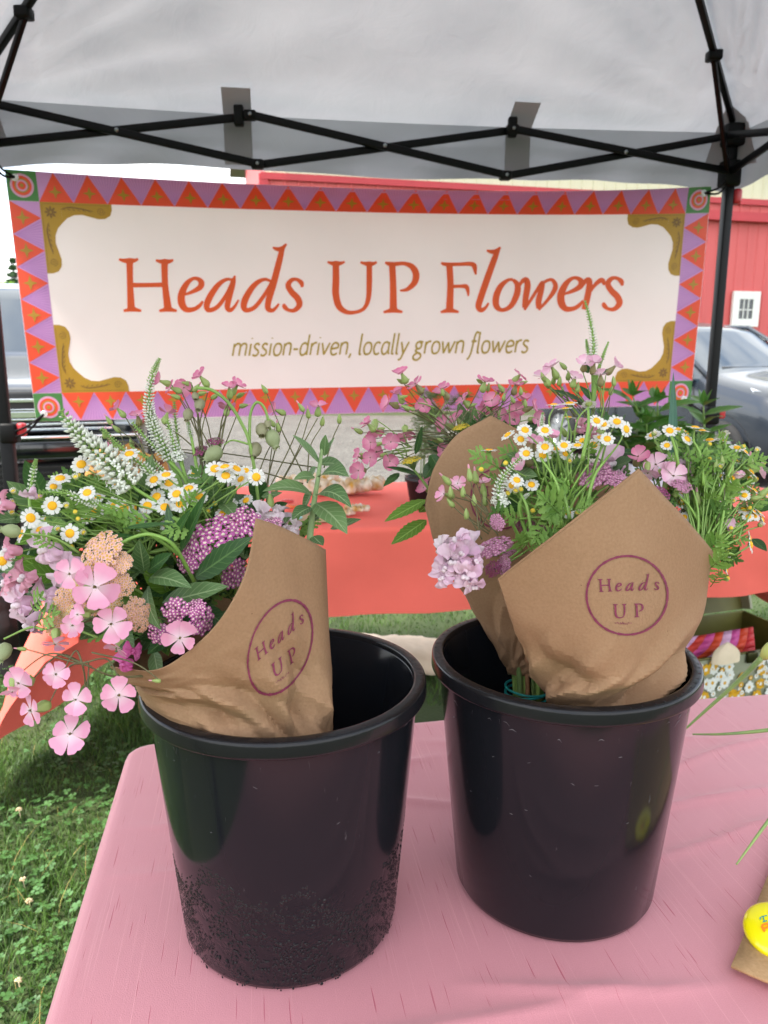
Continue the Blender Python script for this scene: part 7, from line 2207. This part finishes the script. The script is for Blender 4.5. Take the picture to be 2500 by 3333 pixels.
# leaves
for (x0, y0, x1, y1, s_, m) in ((1840, 1690, 1750, 1600, .66, M_fleaf), (1830, 1660, 1770, 1690, .66, M_fleaf), (1780, 1700, 1730, 1770, .66, M_fleaf), (1700, 1790, 1680, 1740, .655, M_fleaf), (1720, 1790, 1760, 1760, .66, M_fleaf), (1870, 1660, 1940, 1640, .68, M_fleaf), (1850, 1560, 1800, 1600, .69, M_fleaf), (1690, 1690, 1640, 1670, .68, M_fleaf), (2290, 1650, 2330, 1600, .72, M_fleaf), (2300, 1700, 2360, 1630, .72, M_fleafd), (2290, 1800, 2360, 1740, .70, M_fleaf), (2300, 1860, 2370, 1800, .69, M_fleaf), (2320, 1900, 2350, 1860, .69, M_fleaf), (2350, 1600, 2400, 1560, .72, M_fleaf), (2280, 1580, 2270, 1530, .72, M_fleafd), (1900, 1480, 1930, 1440, .70, M_fleaf), (1780, 1760, 1820, 1730, .66, M_fleafd), (1640, 1700, 1600, 1650, .68, M_fleafd)):
    lobed(bqF, at(x0, y0, s_), at(x1, y1, s_ - .015), (0, -.85, .4), m, .85)
LF(bqF, 1905, 1312, .745, 1795, 1268, .73, 44, M_leafd, (0, -.5, .9), serr=.1, n=13); LF(bqF, 1930, 1330, .745, 1870, 1310, .74, 46, M_leafd, (0, -.5, .9))
LF(bqF, 1945, 1330, .745, 1975, 1370, .73, 44, M_leafd, (.3, -.5, .7)); LF(bqF, 1950, 1222, .75, 2000, 1198, .745, 26, M_leafd, (0, -.5, .9), serr=.1)
LF(bqF, 1915, 1215, .75, 1900, 1172, .75, 22, M_leafd, (0, -.9, .2)); LF(bqF, 1935, 1305, .75, 1885, 1255, .745, 24, M_leafd, (0, -.8, .4))
LF(bqF, 2188, 1680, .745, 2192, 1212, .745, 30, leaf_mat('blue_green_blade', '#3f6558', '#577f6c', '#5f8a74'), (-.3, -1, 0), n=14, fold=.3, prof=.5)
LF(bqF, 2000, 1470, .74, 2120, 1480, .73, 34, M_leafd, (0, -.6, .8), serr=.1, n=12)
rr = random.Random(77)
for k in range(130):
    t_ = rr.random()
    if k % 2:
        x, y, Y = rr.uniform(1620, 2040), rr.uniform(1500, 1740), rr.uniform(.715, .76)
        if y > 1885 - (x - 1620) * .62 + 0: continue
    else:
        x, y, Y = rr.uniform(2130, 2460), rr.uniform(1480, 1860), rr.uniform(.735, .78)
        if x > 2380 and y > 1780: continue
    a = at(x, y, Y); d = Vector((rr.uniform(-1, 1), rr.uniform(-.6, .2), rr.uniform(-.2, 1))).normalized(); L = rr.uniform(.018, .036)
    if k % 4 < 2: lobed(bqF, a, a + d * L, (0, -.8, .5), rr.choice((M_fleaf, M_fleafd)))
    else: leaf_obj(bqF, a, a + d * L, L * rr.uniform(.3, .5), Vector((rr.uniform(-.3, .3), -.8, .5)), rr.choice((M_leaf, M_leafd)), n=7)

for k in range(70):
    x, y = rr.uniform(2150, 2450), rr.uniform(1470, 1850)
    if x > 2390 and y > 1740: continue
    a = at(x, y, rr.uniform(.72, .75)); d = Vector((rr.uniform(-.6, 1), rr.uniform(-.6, .1), rr.uniform(-.2, 1))).normalized(); L = rr.uniform(.016, .03)
    lobed(bqF, a, a + d * L, (rr.uniform(-.3, .3), -.8, .5), rr.choice((M_fleaf, M_fleaf, M_fleafd)))
for k in range(26):
    x, y = rr.uniform(2160, 2480), rr.uniform(1420, 1760)
    p = at(x, y, rr.uniform(.715, .74)); d = Vector((rr.uniform(-.4, .7), -.6, .6)).normalized()
    if k % 2: feverfew(bqF, p, d, msize(rr.uniform(18, 26), p))
    else: link('feverfew_bud', FBUD[(k // 2) % 2], bqF, align(p, d, msize(15, p)))
    stem_to(bqF, p - d * .003, rr.choice(hR), .0008)

# ============================================================ rear right bouquet
random.seed(55)
hb1, hb2, hb3, hb4 = at(1400, 1470, .86), at(1390, 1400, .86), at(1640, 1420, .86), at(1560, 1400, .86)
soap_side(bqB, [(1308, 1216, 'lu'), (1353, 1250, 'lu'), (1296, 1284, 'lu'), (1266, 1312, 'l'), (1377, 1322, 'f'), (1441, 1268, 'lu')], at(1420, 1350, .86), .86, 33, 'rose', M_stem)
soap_side(bqB, [(1198, 1380, 'lu'), (1222, 1400, 'd'), (1206, 1440, 'fl'), (1272, 1438, 'f'), (1205, 1490, 'f'), (1168, 1486, 'l'), (1168, 1532, 'fl'), (1269, 1502, 'f'), (1320, 1412, 'd'), (1225, 1470, 'f')], at(1340, 1480, .86), .86, 33, 'rose', M_stem)
soap_side(bqB, [(1447, 1382, 'l'), (1487, 1362, 'lu'), (1441, 1466, 'f'), (1380, 1588, 'l'), (1400, 1560, 'l')], at(1450, 1500, .86), .86, 32, 'rose', M_stem)
soap_side(bqB, [(1507, 1300, 'lu'), (1578, 1243, 'u'), (1622, 1278, 'u'), (1692, 1220, 'ru'), (1678, 1252, 'u'), (1601, 1303, 'fu'), (1587, 1326, 'f'), (1703, 1303, 'u'), (1680, 1332, 'f'), (1735, 1325, 'r'), (1669, 1364, 'f'), (1620, 1350, 'f'), (1560, 1345, 'f'), (1749, 1364, 'fr')], hb3, .865, 33, 'rose', M_stem)
sbuds(bqB, [(1302, 1240, 'l'), (1322, 1240, 'r'), (1372, 1268, 'r'), (1315, 1292, 'r'), (1285, 1314, 'r'), (1338, 1330, 'l'), (1440, 1275, 'up'), (1217, 1398, 'r'), (1242, 1396, 'r'), (1196, 1425, 'l'), (1236, 1444, 'r'), (1180, 1480, 'l'), (1250, 1480, 'r'), (1335, 1402, 'r'), (1290, 1510, 'r'), (1590, 1260, 'up'), (1560, 1240, 'l'), (1640, 1292, 'up'), (1705, 1245, 'r'), (1695, 1272, 'up'), (1590, 1322, 'up'), (1710, 1312, 'up'), (1432, 1432, 'l'), (1520, 1310, 'r'), (1540, 1318, 'r'), (1668, 1300, 'lu')], at(1500, 1440, .86), .862, 24, True)
sbuds(bqB, [(1165, 1402, 'l'), (1420, 1434, 'l'), (1320, 1326, 'l'), (1630, 1262, 'lu')], at(1500, 1440, .86), .862, 30)
for (x, y, r_px, c) in ((1336, 1498, 44, (-.35, -.10, .93)), (1499, 1390, 38, (-.35, -.1, .93))):
    p = at(x, y, .845); d = Vector(c).normalized(); yarrow(bqB, p, d, msize(r_px, p), 'yellow', .7)
    stem_to(bqB, p - d * .012, at(1430, 1640, .85) if x < 1400 else at(1530, 1480, .86), .0018)
LF(bqB, 1385, 1626, .84, 1252, 1698, .80, 52, M_leafb, (0, -.6, .8), serr=.14, n=17, fold=.15); LF(bqB, 1388, 1692, .83, 1274, 1772, .79, 58, M_leafb, (0, -.6, .8), serr=.14, n=17, fold=.15)
LF(bqB, 1370, 1548, .85, 1256, 1520, .83, 40, M_leafd, (0, -.4, .9), serr=.08, n=13); LF(bqB, 1300, 1540, .85, 1248, 1584, .83, 30, M_leafd, (0, -.6, .8), serr=.1, n=11)
LF(bqB, 1352, 1480, .85, 1374, 1386, .845, 24, M_leafd, (.3, -.9, 0), serr=.1, n=11); LF(bqB, 1400, 1480, .86, 1440, 1540, .85, 50, M_leafd, (.2, -.8, .5)); LF(bqB, 1420, 1500, .86, 1380, 1560, .85, 46, M_leafd, (-.2, -.8, .5)); LF(bqB, 1385, 1650, .85, 1364, 1668, .84, 34, M_leafb, (0, -.7, .6))
rr = random.Random(91)
for k in range(60):
    x, y, Y = rr.uniform(1390, 1720), rr.uniform(1380, 1520), rr.uniform(.85, .90)
    if x < 1480 and y < 1440 + (1480 - x) * .5: continue
    a = at(x, y, Y); d = Vector((rr.uniform(-1, 1), rr.uniform(-.4, .4), rr.uniform(.0, 1))).normalized(); L = rr.uniform(.02, .035)
    leaf_obj(bqB, a, a + d * L, L * .4, Vector((rr.uniform(-.3, .3), -.8, .5)), rr.choice((M_leaf, M_leafd)), n=7)
# ------------------------------------------------------------------ lawn growth: nobody could count it
def grass_field():
    rs = np.random.RandomState(11)
    M_gr = mat('grass_blade', '#3a5c1f', .55, c2='#5c8030', scale=7, trans=.25)
    M_gd = mat('grass_blade_dark', '#284617', .55, c2='#3f6027', scale=7, trans=.2)
    M_cl = mat('clover_leaf', '#345a26', .5, c2='#527e42', scale=9, trans=.2)
    M_dry = mat('dry_grass', '#a08c50', .8)
    M_cf = mat('clover_flower', '#d8cfb0', .8, c2='#c3a47a', scale=200)
    def inside(X, Y):
        # left strip beside the pink table, and the band seen under the far table
        return True
    def blades(n, xr, yr, hmin, hmax, wid, name, m, lab, segs=3):
        x = rs.uniform(*xr, n); y = rs.uniform(*yr, n)
        h = rs.uniform(hmin, hmax, n) * (0.7 + .5 * np.sin(x * 9) * np.sin(y * 7))
        a = rs.uniform(0, 2 * np.pi, n); lean = rs.uniform(.15, 1.1, n)
        wv = rs.uniform(.6, 1.2, n) * wid
        V = np.zeros((n, (segs) * 2 + 1, 3), 'f')
        pa = a + np.pi / 2
        for s in range(segs + 1):
            t = s / segs
            cx = x + np.cos(a) * lean * h * t ** 1.7; cy = y + np.sin(a) * lean * h * t ** 1.7
            cz = h * t * (1 - .35 * lean * t * .6)
            if s < segs:
                ww = wv * (1 - t * .75) / 2
                V[:, 2 * s] = np.stack([cx + np.cos(pa) * ww, cy + np.sin(pa) * ww, cz], 1)
                V[:, 2 * s + 1] = np.stack([cx - np.cos(pa) * ww, cy - np.sin(pa) * ww, cz], 1)
            else:
                V[:, 2 * s] = np.stack([cx, cy, cz], 1)
        k = segs * 2 + 1
        base = (np.arange(n) * k)[:, None]
        quads = np.concatenate([base + np.array([[2 * s, 2 * s + 1, 2 * s + 3, 2 * s + 2]]) for s in range(segs - 1)], 0)
        tris = base + np.array([[2 * segs - 2, 2 * segs - 1, 2 * segs]])
        build(name, V.reshape(-1, 3), quads, tris, m, lab)
    def build(name, V, quads, tris, m, lab):
        me = bpy.data.meshes.new(name)
        nq, nt = len(quads), len(tris)
        me.vertices.add(len(V)); me.vertices.foreach_set('co', V.astype('f').ravel())
        me.loops.add(nq * 4 + nt * 3)
        me.loops.foreach_set('vertex_index', np.concatenate([np.asarray(quads).ravel(), np.asarray(tris).ravel()]).astype('i'))
        me.polygons.add(nq + nt)
        me.polygons.foreach_set('loop_start', np.concatenate([np.arange(nq) * 4, nq * 4 + np.arange(nt) * 3]).astype('i'))
        me.polygons.foreach_set('use_smooth', np.ones(nq + nt, bool))
        me.materials.append(m); me.update(calc_edges=True); me.validate()
        link(name, me, None, label=lab, kind='stuff')
    blades(42000, (-1.9, -.15), (.75, 2.9), .020, .060, .0030, 'grass', M_gr, 'short bright green lawn grass beside the tables')
    blades(26000, (-1.9, -.15), (.75, 2.9), .015, .045, .0034, 'grass_undergrowth', M_gd, 'darker low grass beside the tables', 2)
    blades(26000, (-2.6, 2.9), (2.6, 4.6), .02, .065, .0045, 'grass_far', M_gr, 'lawn grass under the coral table up to the gravel', 2)
    blades(9000, (-2.6, 2.9), (2.6, 4.6), .02, .05, .0045, 'grass_far_dark', M_gd, 'darker lawn grass under the coral table', 2)
    blades(420, (-1.9, -.2), (.8, 2.8), .05, .11, .0022, 'dry_grass', M_dry, 'a few dry straw coloured blades in the lawn', 3)
    # clover: three round leaflets on a stalk
    n = 5200
    x = rs.uniform(-1.85, -.2, n); y = rs.uniform(.8, 2.9, n)
    keep = (np.sin(x * 8 + 1.3) + np.sin(y * 7.1) + np.sin((x + y) * 11) + rs.randn(n) * .7) > -.3
    x, y = x[keep], y[keep]; n = len(x)
    z = rs.uniform(.016, .042, n); s = rs.uniform(.0045, .0085, n); a0 = rs.uniform(0, 6.28, n)
    tl = rs.uniform(-.35, .35, (n, 2))
    ang = np.linspace(-.75, .75, 4)
    Vs, F4, F3 = [], [], []
    cnt = 0
    for L in range(3):
        th = a0 + L * 2 * np.pi / 3
        prof = [(0.05, 0), (.55, -.62), (1.15, -.70), (1.45, -.30), (1.32, 0), (1.45, .30), (1.15, .70), (.55, .62)]
        P = np.zeros((n, len(prof), 3), 'f')
        for i, (r_, w_) in enumerate(prof):
            dx = s * (np.cos(th) * r_ - np.sin(th) * w_); dy = s * (np.sin(th) * r_ + np.cos(th) * w_)
            P[:, i] = np.stack([x + dx, y + dy, z + dx * tl[:, 0] + dy * tl[:, 1] + s * .18 * abs(w_)], 1)
        b0 = cnt + (np.arange(n) * 8)[:, None]
        F4.append(b0 + np.array([[0, 1, 2, 3]])); F4.append(b0 + np.array([[0, 5, 6, 7]])); F3.append(b0 + np.array([[0, 3, 4]])); F3.append(b0 + np.array([[0, 4, 5]]))
        Vs.append(P.reshape(-1, 3)); cnt += n * 8
    build('clover', np.concatenate(Vs), np.concatenate(F4), np.concatenate(F3), M_cl, 'patches of three leaved clover in the lawn')
    # white clover heads
    q = MB()
    for (px, py) in ((75, 2865), (95, 2935), (60, 3195), (62, 2637)):
        p = onz(px, py, .035)
        for k in range(40):
            d = Vector(rs.randn(3)).normalized(); d.z = abs(d.z) * .8 + .1
            octa(q, p + d * .002, d, .0075, .0016, 0)
        q.tube([(p.x + .004, p.y, 0), (p.x, p.y, p.z)], .0012, 4)
    q.obj('clover_flowers', M_cf, None, kind='stuff', label='small white clover heads scattered in the lawn')
grass_field()
for r_ in ROOTS:
    del r_['_loc']
tc_['category'] = 'pickup'
